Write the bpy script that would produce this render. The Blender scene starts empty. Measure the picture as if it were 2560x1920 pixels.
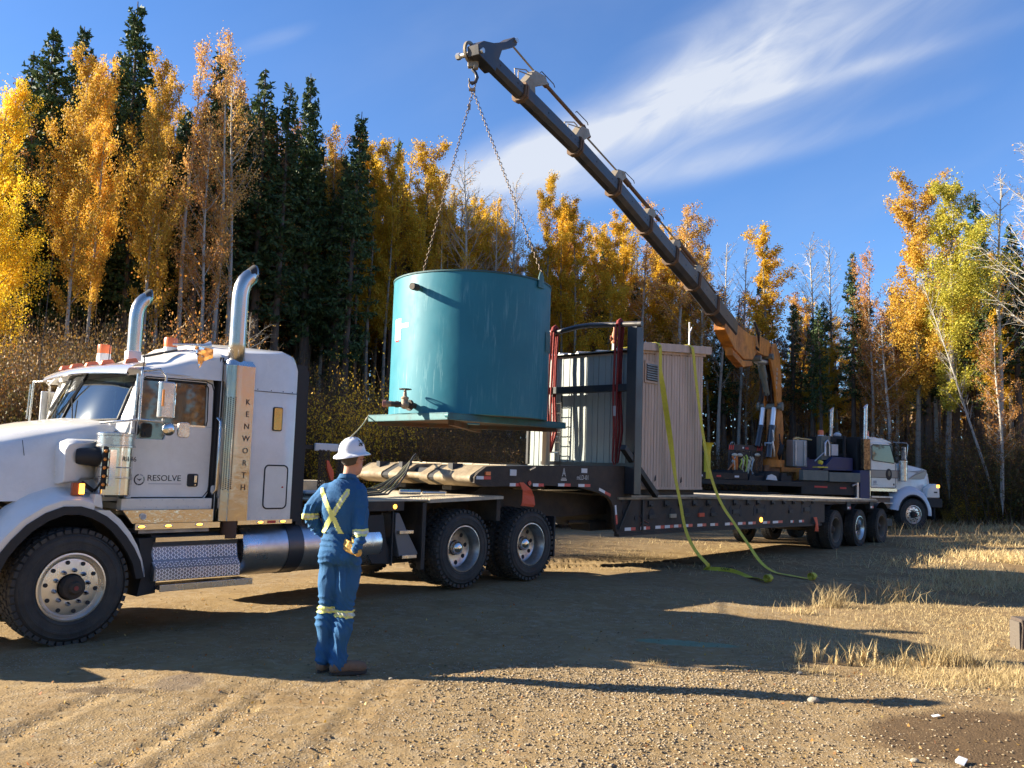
import bpy, math, random
import numpy as np
from mathutils import Vector, Matrix
rnd = random.Random(7)
S = bpy.context.scene
COL = S.collection
R_ = math.radians

# ------------------------------------------------------------------ camera
FPX, CAMH, PITCH, ROLL = 2200.0, 1.72, math.atan(210/2200.0), 0.0325
cd = bpy.data.cameras.new('camera'); cam = bpy.data.objects.new('camera', cd); COL.objects.link(cam)
cd.sensor_width = 36.0; cd.lens = 36.0*FPX/2560.0; cd.clip_start = 0.1; cd.clip_end = 3000
fw = Vector((0, math.cos(PITCH), math.sin(PITCH))); u0 = Vector((0, -math.sin(PITCH), math.cos(PITCH))); r0 = Vector((1, 0, 0))
rt = r0*math.cos(ROLL)+u0*math.sin(ROLL); up = -r0*math.sin(ROLL)+u0*math.cos(ROLL)
cam.matrix_world = Matrix(((rt.x, up.x, -fw.x, 0), (rt.y, up.y, -fw.y, 0), (rt.z, up.z, -fw.z, CAMH), (0, 0, 0, 1)))
S.camera = cam

# ------------------------------------------------------------------ sun, sky, exposure
SUN_EL = R_(22.0); LDIR = Vector((math.cos(R_(-4.5)), math.sin(R_(-4.5)), 0))      # way the light travels on the map
sdir = Vector((-LDIR.x*math.cos(SUN_EL), -LDIR.y*math.cos(SUN_EL), math.sin(SUN_EL)))  # towards the sun
sl = bpy.data.lights.new('sun', 'SUN'); sun = bpy.data.objects.new('sun', sl); COL.objects.link(sun)
sl.energy = 5.0; sl.angle = R_(0.55); sl.color = (1.0, 0.89, 0.70)
sun.rotation_euler = sdir.to_track_quat('Z', 'Y').to_euler(); sun.location = (-30, 5, 30)
W = bpy.data.worlds.new('World'); S.world = W; W.use_nodes = True
wn, wl = W.node_tree.nodes, W.node_tree.links
bg = wn['Background']; bg.inputs['Strength'].default_value = 0.05
sky = wn.new('ShaderNodeTexSky'); sky.sky_type = 'NISHITA'; sky.sun_disc = False
sky.sun_elevation = SUN_EL; sky.sun_rotation = math.atan2(sdir.x, sdir.y); sky.altitude = 700
sky.air_density = 1.0; sky.dust_density = 0.25; sky.ozone_density = 2.2

def wnode(t, **k):
    n = wn.new(t)
    for a, b in k.items(): setattr(n, a, b)
    return n
def wmath(op, a, b=None, clamp=False):
    n = wn.new('ShaderNodeMath'); n.operation = op; n.use_clamp = clamp
    for i, q in enumerate((a, b)):
        if q is None: continue
        if isinstance(q, (int, float)): n.inputs[i].default_value = q
        else: wl.new(q, n.inputs[i])
    return n.outputs[0]
# cirrus: drawn on the plane of the sky (x/z, y/z), stretched along the streaks
tc = wnode('ShaderNodeTexCoord'); sp = wnode('ShaderNodeSeparateXYZ'); wl.new(tc.outputs['Generated'], sp.inputs[0])
az = wmath('ARCTAN2', sp.outputs[0], sp.outputs[1])                        # 0 straight ahead, + right
el = wmath('ARCSINE', sp.outputs[2])
cA, sA = math.cos(R_(24)), math.sin(R_(24))
AX = wmath('ADD', wmath('MULTIPLY', az, cA), wmath('MULTIPLY', el, sA))     # along the streak
AY = wmath('SUBTRACT', wmath('MULTIPLY', el, cA), wmath('MULTIPLY', az, sA))  # across it
def cnoise(sx, sy, scale, det, dist=0.0, off=0.0):
    cb = wnode('ShaderNodeCombineXYZ'); wl.new(wmath('MULTIPLY', AX, sx), cb.inputs[0]); wl.new(wmath('MULTIPLY', AY, sy), cb.inputs[1]); cb.inputs[2].default_value = off
    n = wnode('ShaderNodeTexNoise'); n.inputs['Scale'].default_value = scale; n.inputs['Detail'].default_value = det
    n.inputs['Roughness'].default_value = 0.55; n.inputs['Distortion'].default_value = dist
    wl.new(cb.outputs[0], n.inputs['Vector']); return n.outputs[0]
def band(cx, cy, wx, wy, amp, tilt=0.0):
    dx = wmath('DIVIDE', wmath('SUBTRACT', AX, cx), wx)
    cyy = wmath('ADD', wmath('MULTIPLY', wmath('SUBTRACT', AX, cx), tilt), cy)
    dy = wmath('DIVIDE', wmath('SUBTRACT', AY, cyy), wy)
    e = wmath('ADD', wmath('MULTIPLY', dx, dx), wmath('MULTIPLY', dy, dy))
    return wmath('MULTIPLY', wmath('POWER', 2.718, wmath('MULTIPLY', e, -1.0)), amp)
def pixdir(x, y):
    d = fw + (x-1280)/FPX*rt - (y-960)/FPX*up; d.normalize()
    a, e = math.atan2(d.x, d.y), math.asin(d.z)
    return a*cA+e*sA, e*cA-a*sA
tot = None
for (px, py, wx, wy, amp, ti) in [(1400, 372, .105, .026, 1.15, -.05), (1230, 420, .085, .022, .75, -.05), (1600, 290, .11, .032, .95, .05), (1830, 195, .12, .038, .75, .05), (2010, 60, .13, .05, .6, .1),
                                  (2080, 190, .13, .009, .55, -.28), (1700, 420, .15, .014, .5, -.24), (1980, 375, .13, .010, .28, -.22), (1780, 80, .12, .03, .35, .1),
                                  (675, 103, .04, .008, .32, 0), (1350, 440, .12, .03, .35, -.1), (2200, 60, .2, .06, .3, 0)]:
    a, b = pixdir(px, py); t = band(a, b, wx, wy, amp, ti)
    tot = t if tot is None else wmath('ADD', tot, t)
n1 = cnoise(2.0, 7.5, 3.0, 9, 0.9); n2 = cnoise(1.6, 4.0, 2.2, 3, 0.2, 4.0)
tex = wmath('ADD', wmath('MULTIPLY', n1, 1.15), wmath('MULTIPLY', n2, 0.75))
cl = wmath('MULTIPLY', tot, wmath('POWER', tex, 1.9))
cl = wmath('MULTIPLY', cl, 0.70); cl = wmath('MINIMUM', cl, 0.93); 
thin = wmath('MULTIPLY', wmath('POWER', cnoise(1.3, 4.0, 2.0, 5, 0.3, 9.0), 3.0), 0.22)
cl = wmath('MAXIMUM', cl, thin)
tint = wnode('ShaderNodeMix', data_type='RGBA', blend_type='MULTIPLY'); tint.inputs[0].default_value = 1.0
wl.new(sky.outputs[0], tint.inputs[6]); tint.inputs[7].default_value = (0.69, 0.98, 1.36, 1)
mx = wnode('ShaderNodeMix', data_type='RGBA'); wl.new(cl, mx.inputs[0]); wl.new(tint.outputs[2], mx.inputs[6]); mx.inputs[7].default_value = (4.5, 4.8, 5.4, 1)
wl.new(mx.outputs[2], bg.inputs['Color'])
S.view_settings.view_transform = 'Standard'; S.view_settings.look = 'None'; S.view_settings.gamma = 1.0
S.view_settings.exposure = 1.8; S.view_settings.use_curve_mapping = False
S.cycles.max_bounces = 7; S.cycles.transparent_max_bounces = 12; S.cycles.caustics_reflective = False; S.cycles.caustics_refractive = False

# ------------------------------------------------------------------ materials
MATS = {}
def mat(name, col=(.5, .5, .5), rough=.5, metal=0.0, col2=None, nscale=6.0, nlo=.35, nhi=.65, bump=0.0, bscale=40.0,
        dirt=None, dscale=3.0, damt=.5, coat=0.0, emit=0.0, stretch=None, spec=None, rvar=0.0):
    if name in MATS: return MATS[name]
    m = bpy.data.materials.new(name); m.use_nodes = True; N, L = m.node_tree.nodes, m.node_tree.links
    b = N['Principled BSDF']; b.inputs['Roughness'].default_value = rough; b.inputs['Metallic'].default_value = metal
    if coat: b.inputs['Coat Weight'].default_value = coat; b.inputs['Coat Roughness'].default_value = .08
    if spec is not None: b.inputs['Specular IOR Level'].default_value = spec
    c = (*col, 1); b.inputs['Base Color'].default_value = c
    tcn = N.new('ShaderNodeTexCoord'); src = tcn.outputs['Object']
    if stretch:
        mp = N.new('ShaderNodeMapping'); mp.inputs['Scale'].default_value = stretch; L.new(src, mp.inputs[0]); src = mp.outputs[0]
    def noise(sc, det=5, r=.6):
        n = N.new('ShaderNodeTexNoise'); n.inputs['Scale'].default_value = sc; n.inputs['Detail'].default_value = det; n.inputs['Roughness'].default_value = r
        L.new(src, n.inputs['Vector']); return n.outputs[0]
    def ramp(v, lo, hi):
        r = N.new('ShaderNodeMapRange'); r.inputs[1].default_value = lo; r.inputs[2].default_value = hi; L.new(v, r.inputs[0]); return r.outputs[0]
    cur = None
    if col2 is not None:
        x = N.new('ShaderNodeMix'); x.data_type = 'RGBA'; x.inputs[6].default_value = c; x.inputs[7].default_value = (*col2, 1)
        L.new(ramp(noise(nscale), nlo, nhi), x.inputs[0]); cur = x.outputs[2]
    if dirt is not None:
        x = N.new('ShaderNodeMix'); x.data_type = 'RGBA'; x.inputs[6].default_value = c
        if cur: L.new(cur, x.inputs[6])
        x.inputs[7].default_value = (*dirt, 1)
        mu = N.new('ShaderNodeMath'); mu.operation = 'MULTIPLY'; mu.inputs[1].default_value = damt; L.new(ramp(noise(dscale, 8, .7), .42, .72), mu.inputs[0])
        L.new(mu.outputs[0], x.inputs[0]); cur = x.outputs[2]
        ra = N.new('ShaderNodeMapRange'); ra.inputs[3].default_value = rough; ra.inputs[4].default_value = min(1, rough+.45); L.new(mu.outputs[0], ra.inputs[0]); L.new(ra.outputs[0], b.inputs['Roughness'])
    elif rvar:
        ra = N.new('ShaderNodeMapRange'); ra.inputs[1].default_value = .3; ra.inputs[2].default_value = .7; ra.inputs[3].default_value = max(0, rough-rvar); ra.inputs[4].default_value = rough+rvar
        L.new(noise(4.0), ra.inputs[0]); L.new(ra.outputs[0], b.inputs['Roughness'])
    if cur: L.new(cur, b.inputs['Base Color'])
    if bump:
        bn = N.new('ShaderNodeBump'); bn.inputs['Strength'].default_value = bump; bn.inputs['Distance'].default_value = .02
        L.new(noise(bscale, 6), bn.inputs['Height']); L.new(bn.outputs[0], b.inputs['Normal'])
    if emit: b.inputs['Emission Color'].default_value = c; b.inputs['Emission Strength'].default_value = emit
    MATS[name] = m; return m
def leafmat(name, cols, trans=.35, rough=.6):
    """colour differs from leaf to leaf (random per island), light passes through"""
    m = bpy.data.materials.new(name); m.use_nodes = True; N, L = m.node_tree.nodes, m.node_tree.links
    g = N.new('ShaderNodeNewGeometry'); cr = N.new('ShaderNodeValToRGB'); L.new(g.outputs['Random Per Island'], cr.inputs[0])
    e = cr.color_ramp.elements
    while len(e) < len(cols): e.new(.5)
    for i, c in enumerate(cols): e[i].position = i/(len(cols)-1) if len(cols) > 1 else 0; e[i].color = (*c, 1)
    oi = N.new('ShaderNodeObjectInfo'); hs = N.new('ShaderNodeHueSaturation'); L.new(cr.outputs[0], hs.inputs['Color'])
    mr = N.new('ShaderNodeMapRange'); mr.inputs[3].default_value = .82; mr.inputs[4].default_value = 1.18; L.new(oi.outputs['Random'], mr.inputs[0]); L.new(mr.outputs[0], hs.inputs['Value'])
    b = N['Principled BSDF']; b.inputs['Roughness'].default_value = rough; b.inputs['Specular IOR Level'].default_value = .25; L.new(hs.outputs[0], b.inputs['Base Color'])
    if trans:
        t = N.new('ShaderNodeBsdfTranslucent'); L.new(hs.outputs[0], t.inputs[0]); x = N.new('ShaderNodeMixShader'); x.inputs[0].default_value = trans
        L.new(b.outputs[0], x.inputs[1]); L.new(t.outputs[0], x.inputs[2]); L.new(x.outputs[0], N['Material Output'].inputs[0])
    MATS[name] = m; return m
def glassmat(name, tint, gloss=.25, rough=.02):
    m = bpy.data.materials.new(name); m.use_nodes = True; N, L = m.node_tree.nodes, m.node_tree.links
    tr = N.new('ShaderNodeBsdfTransparent'); tr.inputs[0].default_value = (*tint, 1)
    gl = N.new('ShaderNodeBsdfGlossy'); gl.inputs['Roughness'].default_value = rough; gl.inputs[0].default_value = (.9, .95, .95, 1)
    fr = N.new('ShaderNodeLayerWeight'); fr.inputs[0].default_value = gloss
    x = N.new('ShaderNodeMixShader'); L.new(fr.outputs['Fresnel'], x.inputs[0]); L.new(tr.outputs[0], x.inputs[1]); L.new(gl.outputs[0], x.inputs[2])
    L.new(x.outputs[0], N['Material Output'].inputs[0]); MATS[name] = m; return m

# ------------------------------------------------------------------ mesh builder
class MB:
    def __init__(s): s.v = []; s.f = []
    def add(s, vs, fs):
        k = len(s.v); s.v += [tuple(p) for p in vs]; s.f += [tuple(i+k for i in f) for f in fs]; return s
    def box(s, x0, x1, y0, y1, z0, z1):
        return s.add([(x0, y0, z0), (x1, y0, z0), (x1, y1, z0), (x0, y1, z0), (x0, y0, z1), (x1, y0, z1), (x1, y1, z1), (x0, y1, z1)],
                     [(0, 3, 2, 1), (4, 5, 6, 7), (0, 1, 5, 4), (1, 2, 6, 5), (2, 3, 7, 6), (3, 0, 4, 7)])
    def prism(s, poly, ax, a, b):
        n = len(poly)
        def P(p, t): return {'y': (p[0], t, p[1]), 'x': (t, p[0], p[1]), 'z': (p[0], p[1], t)}[ax]
        return s.add([P(p, a) for p in poly]+[P(p, b) for p in poly],
                     [tuple(range(n)), tuple(range(2*n-1, n-1, -1))]+[(i, i+n, (i+1) % n+n, (i+1) % n) for i in range(n)])
    def loft(s, rings, cap=True, closed=True):
        n = len(rings[0]); vs = [p for r in rings for p in r]; fs = []
        for j in range(len(rings)-1):
            for i in range(n if closed else n-1):
                a = j*n+i; b = j*n+(i+1) % n; fs.append((a, b, b+n, a+n))
        if cap: fs += [tuple(range(n-1, -1, -1)), tuple(range((len(rings)-1)*n, len(rings)*n))]
        return s.add(vs, fs)
    @staticmethod
    def frame(d):
        d = Vector(d).normalized(); a = Vector((0, 0, 1)) if abs(d.z) < .9 else Vector((1, 0, 0)); e = d.cross(a).normalized(); return e, d.cross(e).normalized()
    def cyl(s, p, q, r, r2=None, n=14, cap=True):
        p, q = Vector(p), Vector(q); e, g = s.frame(q-p); r2 = r if r2 is None else r2
        ring = lambda c, rr: [tuple(c+e*(rr*math.cos(2*math.pi*i/n))+g*(rr*math.sin(2*math.pi*i/n))) for i in range(n)]
        return s.loft([ring(p, r), ring(q, r2)], cap)
    def tube(s, pts, r, n=6, cap=True):
        pts = [Vector(p) for p in pts]; rings = []; rr = r if isinstance(r, (list, tuple)) else [r]*len(pts); e0 = None
        for i, p in enumerate(pts):
            d = (pts[min(i+1, len(pts)-1)]-pts[max(i-1, 0)]).normalized()
            if e0 is None: e, g = s.frame(d)
            else:
                e = (e0-d*e0.dot(d))
                e = e.normalized() if e.length > 1e-6 else s.frame(d)[0]
                g = d.cross(e)
            e0 = e; rings.append([tuple(p+e*(rr[i]*math.cos(2*math.pi*k/n))+g*(rr[i]*math.sin(2*math.pi*k/n))) for k in range(n)])
        return s.loft(rings, cap)
    def lathe(s, prof, o, ax, n=32, cap=False):
        """prof: (radius, distance along ax from o)"""
        o = Vector(o); ax = Vector(ax).normalized(); e, g = s.frame(ax)
        return s.loft([[tuple(o+ax*t+e*(r*math.cos(2*math.pi*k/n))+g*(r*math.sin(2*math.pi*k/n))) for k in range(n)] for r, t in prof], cap)
    def sphere(s, c, r, n=12, m=8, sc=(1, 1, 1)):
        c = Vector(c); rings = []
        for j in range(m+1):
            a = math.pi*j/m; rr = max(1e-4, math.sin(a)); rings.append([(c.x+r*sc[0]*rr*math.cos(2*math.pi*k/n), c.y+r*sc[1]*rr*math.sin(2*math.pi*k/n), c.z-r*sc[2]*math.cos(a)) for k in range(n)])
        return s.loft(rings, False)
    def bar(s, p, q, w, h, upv=(0, 0, 1)):
        p, q = Vector(p), Vector(q); d = (q-p).normalized(); u = Vector(upv); sd = d.cross(u)
        if sd.length < 1e-4: sd = d.cross(Vector((1, 0, 0)))
        sd.normalize(); u = sd.cross(d)
        R = lambda c: [tuple(c+sd*(a*w/2)+u*(b*h/2)) for a, b in ((-1, -1), (1, -1), (1, 1), (-1, 1))]
        return s.loft([R(p), R(q)])
    def ribbon(s, pts, w, wd=(0, 1, 0), th=.004):
        """flat strap: centre points, width, width direction(s)"""
        rings = []
        pts = [Vector(p) for p in pts]
        for i, p in enumerate(pts):
            d = (pts[min(i+1, len(pts)-1)]-pts[max(i-1, 0)]).normalized(); ww = Vector(wd[i] if isinstance(wd[0], (tuple, list, Vector)) else wd)
            ww = (ww-d*ww.dot(d)).normalized(); nn = d.cross(ww)
            rings.append([tuple(p+ww*(a*w/2)+nn*(b*th/2)) for a, b in ((-1, -1), (1, -1), (1, 1), (-1, 1))])
        return s.loft(rings)
    def mesh(s, name, smooth=None):
        me = bpy.data.meshes.new(name); me.from_pydata(s.v, [], s.f); me.validate(); 
        import bmesh
        bm = bmesh.new(); bm.from_mesh(me); bmesh.ops.recalc_face_normals(bm, faces=bm.faces); bm.to_mesh(me); bm.free()
        if smooth is not None:
            me.shade_smooth()
            try: me.set_sharp_from_angle(angle=R_(smooth))
            except Exception: pass
        return me
    def build(s, name, m, parent=None, smooth=None, bevel=0.0, seg=2, **kw):
        o = bpy.data.objects.new(name, s.mesh(name, smooth)); COL.objects.link(o); o.data.materials.append(m)
        if parent is not None: o.parent = parent
        if bevel:
            b = o.modifiers.new('bevel', 'BEVEL'); b.width = bevel; b.segments = seg; b.limit_method = 'ANGLE'; b.angle_limit = R_(40)
            if smooth is None:
                o.data.shade_smooth(); o.data.set_sharp_from_angle(angle=R_(60)); b.harden_normals = True
        if kw: tag(o, **kw)
        return o
def tag(o, label=None, cat=None, group=None, kind=None):
    if label: o['label'] = label
    if cat: o['category'] = cat
    if group: o['group'] = group
    if kind: o['kind'] = kind
    return o
def thing(name, label, cat, loc=(0, 0, 0), rz=0.0, group=None, parent=None):
    o = bpy.data.objects.new(name, None); COL.objects.link(o); o.location = loc; o.rotation_euler = (0, 0, rz); o.empty_display_size = .2
    return tag(o, label, cat, group)
def copy_tree(o, parent=None):
    c = o.copy(); COL.objects.link(c)
    if parent is not None: c.parent = parent; c.matrix_parent_inverse = o.matrix_parent_inverse
    for ch in KIDS.get(o.name, []) if o.name in KIDS else [q for q in o.children]: copy_tree(ch, c)
    return c
KIDS = {}
def np_mesh(name, V, F):
    V = np.asarray(V, np.float32); F = np.asarray(F, np.int32); me = bpy.data.meshes.new(name)
    me.vertices.add(len(V)); me.vertices.foreach_set('co', V.ravel()); k = F.shape[1]
    me.loops.add(F.size); me.loops.foreach_set('vertex_index', F.ravel())
    me.polygons.add(len(F)); me.polygons.foreach_set('loop_start', np.arange(0, F.size, k, dtype=np.int32)); me.polygons.foreach_set('loop_total', np.full(len(F), k, np.int32))
    me.update(); me.validate(); return me
def text_mesh(name, txt, size, m, parent, loc, rot, ext=.0015, xs=1.0, align='CENTER', spacing=1.0):
    cu = bpy.data.curves.new(name, 'FONT'); cu.body = txt; cu.size = size; cu.extrude = ext; cu.align_x = align; cu.align_y = 'CENTER'; cu.space_character = spacing; cu.resolution_u = 3
    t = bpy.data.objects.new(name, cu); COL.objects.link(t); dg = bpy.context.evaluated_depsgraph_get()
    me = bpy.data.meshes.new_from_object(t.evaluated_get(dg)); bpy.data.objects.remove(t); me.materials.clear(); me.materials.append(m)
    o = bpy.data.objects.new(name, me); COL.objects.link(o); o.parent = parent; o.location = loc; o.rotation_euler = rot; o.scale = (xs, 1, 1); return o

# ground height: the track lies nearly level, with a slight swell under the drive wheels and uneven verges
def gh(x, y):
    x = np.asarray(x, float); y = np.asarray(y, float)
    h = .10*np.exp(-(((x+.3)/3.2)**2+((y-12.6)/2.6)**2)) + .03*np.exp(-(((x-9)/4)**2+((y-22.5)/4)**2))
    h = h + .012*np.sin(x*1.3+.7*y)*np.sin(y*.9-.4*x) + .008*np.sin(x*3.1-y*2.3)
    side = np.clip((x-4.5)/6, 0, 1)*np.clip((16-y)/8, 0, 1)
    h = h + side*(.05*np.sin(x*1.9+y*1.1)+.04*np.sin(y*2.7-x*.8))
    far = np.clip((y-30)/20, 0, 1); h = h + far*(.35*np.sin(x*.11+1)+.25*np.sin(y*.13))
    h = h + .55*np.exp(-(((x-23)/7)**2+((y-27)/4.5)**2))                     # low grassy hump on the right
    return h
# ------------------------------------------------------------------ ground
def ground_material():
    m = bpy.data.materials.new('packed_dirt'); m.use_nodes = True; N, L = m.node_tree.nodes, m.node_tree.links; b = N['Principled BSDF']
    b.inputs['Roughness'].default_value = .95; b.inputs['Specular IOR Level'].default_value = .15
    tcn = N.new('ShaderNodeTexCoord'); src = tcn.outputs['Object']
    def noise(sc, det=6, r=.6, stretch=None, rot=0):
        s_ = src
        if stretch:
            mp = N.new('ShaderNodeMapping'); mp.inputs['Scale'].default_value = stretch; mp.inputs['Rotation'].default_value = (0, 0, rot); L.new(src, mp.inputs[0]); s_ = mp.outputs[0]
        n = N.new('ShaderNodeTexNoise'); n.inputs['Scale'].default_value = sc; n.inputs['Detail'].default_value = det; n.inputs['Roughness'].default_value = r; L.new(s_, n.inputs['Vector']); return n.outputs[0]
    def rng(v, lo, hi, a=0., c=1.):
        r = N.new('ShaderNodeMapRange'); r.inputs[1].default_value = lo; r.inputs[2].default_value = hi; r.inputs[3].default_value = a; r.inputs[4].default_value = c; L.new(v, r.inputs[0]); return r.outputs[0]
    def mixc(f, a, c):
        x = N.new('ShaderNodeMix'); x.data_type = 'RGBA'; L.new(f, x.inputs[0])
        for i, q in ((6, a), (7, c)):
            if isinstance(q, tuple): x.inputs[i].default_value = (*q, 1)
            else: L.new(q, x.inputs[i])
        return x.outputs[2]
    def mth(op, a, c):
        n = N.new('ShaderNodeMath'); n.operation = op; n.use_clamp = op == 'MULTIPLY'
        for i, q in ((0, a), (1, c)):
            if isinstance(q, (int, float)): n.inputs[i].default_value = q
            else: L.new(q, n.inputs[i])
        return n.outputs[0]
    sp = N.new('ShaderNodeSeparateXYZ'); L.new(src, sp.inputs[0]); X, Y = sp.outputs[0], sp.outputs[1]
    base = mixc(rng(noise(.35), .35, .65), (.275, .185, .085), (.33, .232, .118))
    base = mixc(rng(noise(1.7, 8, .7), .4, .7), base, (.215, .14, .066))
    base = mixc(rng(noise(9, 4), .5, .75), base, (.34, .262, .165))
    # pebbles as fine print between the real stones
    vo = N.new('ShaderNodeTexVoronoi'); vo.inputs['Scale'].default_value = 42; L.new(src, vo.inputs['Vector'])
    peb = mth('MULTIPLY', rng(vo.outputs['Distance'], .38, .15), rng(noise(1.1, 4), .42, .6))
    hsv = N.new('ShaderNodeSeparateColor'); L.new(vo.outputs['Color'], hsv.inputs[0])
    pc = mixc(hsv.outputs[0], (.22, .18, .135), (.46, .41, .34)); base = mixc(peb, base, pc)
    # grassy, straw-littered verges: right of the track and far off
    vg = mth('ADD', rng(X, 2.2, 4.6), 0.0)
    w_ = mth('ADD', mth('MULTIPLY', vg, 1.0), mth('MULTIPLY', noise(.8), .0))
    edge = mth('ADD', X, mth('MULTIPLY', mth('SUBTRACT', noise(.5), .5), 7.0))
    gm = rng(mth('SUBTRACT', edge, mth('MULTIPLY', mth('SUBTRACT', Y, 7.5), .33)), 2.4, 4.4)
    far = rng(mth('ADD', Y, mth('MULTIPLY', noise(.3), 6.0)), 27, 31); gm = mth('MAXIMUM', gm, far)
    gcol = mixc(rng(noise(14, 6, .75, (1, .35, 1), .6), .4, .62), (.15, .095, .045), (.38, .285, .15))
    gcol = mixc(rng(noise(.9, 5), .45, .62), gcol, (.2, .125, .057))
    base = mixc(mth('MULTIPLY', gm, .8), base, gcol)
    # smooth silt pan in the near right corner, two dark oily patches
    def spot(cx, cy, rx, ry, n_=.6):
        a = mth('DIVIDE', mth('SUBTRACT', X, cx), rx); c = mth('DIVIDE', mth('SUBTRACT', Y, cy), ry)
        d = mth('ADD', pw(a), pw(c)); return rng(mth('ADD', d, mth('MULTIPLY', noise(2.2, 5), n_)), 1.35, .95)
    def pw(a):
        n = N.new('ShaderNodeMath'); n.operation = 'MULTIPLY'; L.new(a, n.inputs[0]); L.new(a, n.inputs[1]); return n.outputs[0]
    silt = spot(3.5, 6.1, 1.05, .75, .35)
    base = mixc(silt, base, (.125, .08, .042))
    base = mixc(mth('MULTIPLY', spot(-2.9, 6.6, .4, .12, 1.0), .75), base, (.12, .085, .055))
    base = mixc(mth('MULTIPLY', spot(-2.45, 6.9, .2, .3, .8), .6), base, (.17, .13, .10))
    base = mixc(mth('MULTIPLY', spot(1.85, 9.1, .55, .14, .5), .45), base, (.08, .30, .22))      # spilled green fluid
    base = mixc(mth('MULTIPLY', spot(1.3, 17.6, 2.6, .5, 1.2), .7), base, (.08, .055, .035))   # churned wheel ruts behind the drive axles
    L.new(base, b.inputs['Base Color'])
    h = mth('ADD', mth('MULTIPLY', noise(60, 5, .7), .25), mth('MULTIPLY', noise(11, 6, .7), .5))
    h = mth('ADD', h, mth('MULTIPLY', peb, .22))
    bn = N.new('ShaderNodeBump'); bn.inputs['Strength'].default_value = .9; bn.inputs['Distance'].default_value = .035; L.new(h, bn.inputs['Height']); L.new(bn.outputs[0], b.inputs['Normal'])
    return m
def axis_vals(lo, hi, near, fine, grow):
    out = [near]; st = fine
    a = near
    while a < hi: a += st; out.append(min(a, hi)); st *= grow if a-near > 6 else 1.0
    a = near; st = fine
    while a > lo: a -= st; out.insert(0, max(a, lo)); st *= grow if near-a > 5 else 1.0
    return np.array(out)
xs = axis_vals(-600, 600, 0.0, .045, 1.06); ys = axis_vals(-60, 900, 6.0, .045, 1.05)
GX, GY = np.meshgrid(xs, ys); GZ = gh(GX, GY)
rs = np.random.RandomState(4)
near = np.exp(-((GX/8)**2+((GY-7)/6)**2)*.8)
# tyre ruts with lug prints running up the track, scattered crumbs
def rut(x0, y0, x1, y1, w, depth, lug):
    dx, dy = x1-x0, y1-y0; Ln = math.hypot(dx, dy); dx /= Ln; dy /= Ln
    t = (GX-x0)*dx+(GY-y0)*dy; d = (GX-x0)*-dy+(GY-y0)*dx; on = (t > 0)*(t < Ln)*np.clip((Ln-t)/1.0, 0, 1)*np.clip(t/.5, 0, 1)
    prof = np.exp(-(d/w)**4)
    return on*(-depth*prof+depth*.7*np.exp(-((np.abs(d)-w*1.25)/.05)**2)+prof*lug*np.sign(np.sin(t*2*math.pi/.11+np.sign(d)*1.2)))
for q in [(-2.2, 4.4, -1.95, 7.3, .08, .010, .013), (-1.95, 4.4, -1.66, 7.4, .08, .010, .013), (-3.1, 4.6, -2.75, 7.3, .10, .010, .010), (-1.2, 4.4, -.75, 8.3, .11, .008, .008), (-.2, 4.4, .1, 7.2, .12, .006, .005),
          (-6, 15.2, 5.0, 17.8, .14, .03, .02), (-4, 14.6, 6.0, 17.2, .14, .03, .02)]:
    GZ = GZ+rut(*q)
GZ = GZ+near*(rs.rand(*GZ.shape)-.5)*.012
n_, k_ = GX.shape
V = np.stack([GX, GY, GZ], -1).reshape(-1, 3); idx = np.arange(n_*k_).reshape(n_, k_)
F = np.stack([idx[:-1, :-1], idx[:-1, 1:], idx[1:, 1:], idx[1:, :-1]], -1).reshape(-1, 4)
me = np_mesh('ground', V, F); me.shade_smooth(); me.materials.append(ground_material())
g = bpy.data.objects.new('ground', me); COL.objects.link(g); tag(g, kind='structure', label='packed tan dirt track with gravel and dry grass verges')

# loose gravel: real stones, too many to count
def stones(name, n, region, smin, smax, cols, label, seed, clump=None):
    r = np.random.RandomState(seed); base = np.array([(1, 0, 0), (-1, 0, 0), (0, 1, 0), (0, -1, 0), (0, 0, .75), (0, 0, -.5), (.6, .6, .3), (-.6, .6, .35)], float)
    tri = np.array([(4, 0, 6), (4, 6, 2), (4, 2, 7), (4, 7, 1), (4, 1, 3), (4, 3, 0), (5, 6, 0), (5, 2, 6), (5, 7, 2), (5, 1, 7), (5, 3, 1), (5, 0, 3)])
    x, y = region(r, n); s = smin+(smax-smin)*r.rand(n)**3.2
    a = r.rand(n)*6.283; V = base[None]*(1+.35*(r.rand(n, 8, 3)-.5)); V = V*s[:, None, None]*np.stack([1+.4*r.rand(n), 1-.3*r.rand(n), .55+.3*r.rand(n)], -1)[:, None]
    c, q = np.cos(a)[:, None], np.sin(a)[:, None]; X = V[..., 0]*c-V[..., 1]*q+x[:, None]; Y = V[..., 0]*q+V[..., 1]*c+y[:, None]; Z = V[..., 2]+(gh(x, y)+.3*s)[:, None]
    VV = np.stack([X, Y, Z], -1).reshape(-1, 3); FF = (tri[None]+8*np.arange(n)[:, None, None]).reshape(-1, 3)
    me = np_mesh(name, VV, FF); me.materials.append(leafmat(name+'_stone', cols, 0, .9)); o = bpy.data.objects.new(name, me); COL.objects.link(o); tag(o, label, kind='stuff'); return o
def reg_track(r, n):
    y = 4.8+8*r.rand(n)**1.7; x = (r.rand(n)-.5)*2*(y*.62+.3); return x, y
def reg_right(r, n):
    y = 4.8+3.2*r.rand(n)**1.2; x = .9+r.randn(n)*1.0+.6*(r.rand(n)-.5); return x, y
def reg_band(r, n):
    t = r.rand(n); x = -.6+5.2*t; y = 7.2+.12*x+r.randn(n)*.35; return x, y
scol = [(.14, .105, .065), (.23, .175, .11), (.30, .235, .15), (.20, .15, .09), (.38, .31, .22)]
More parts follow.
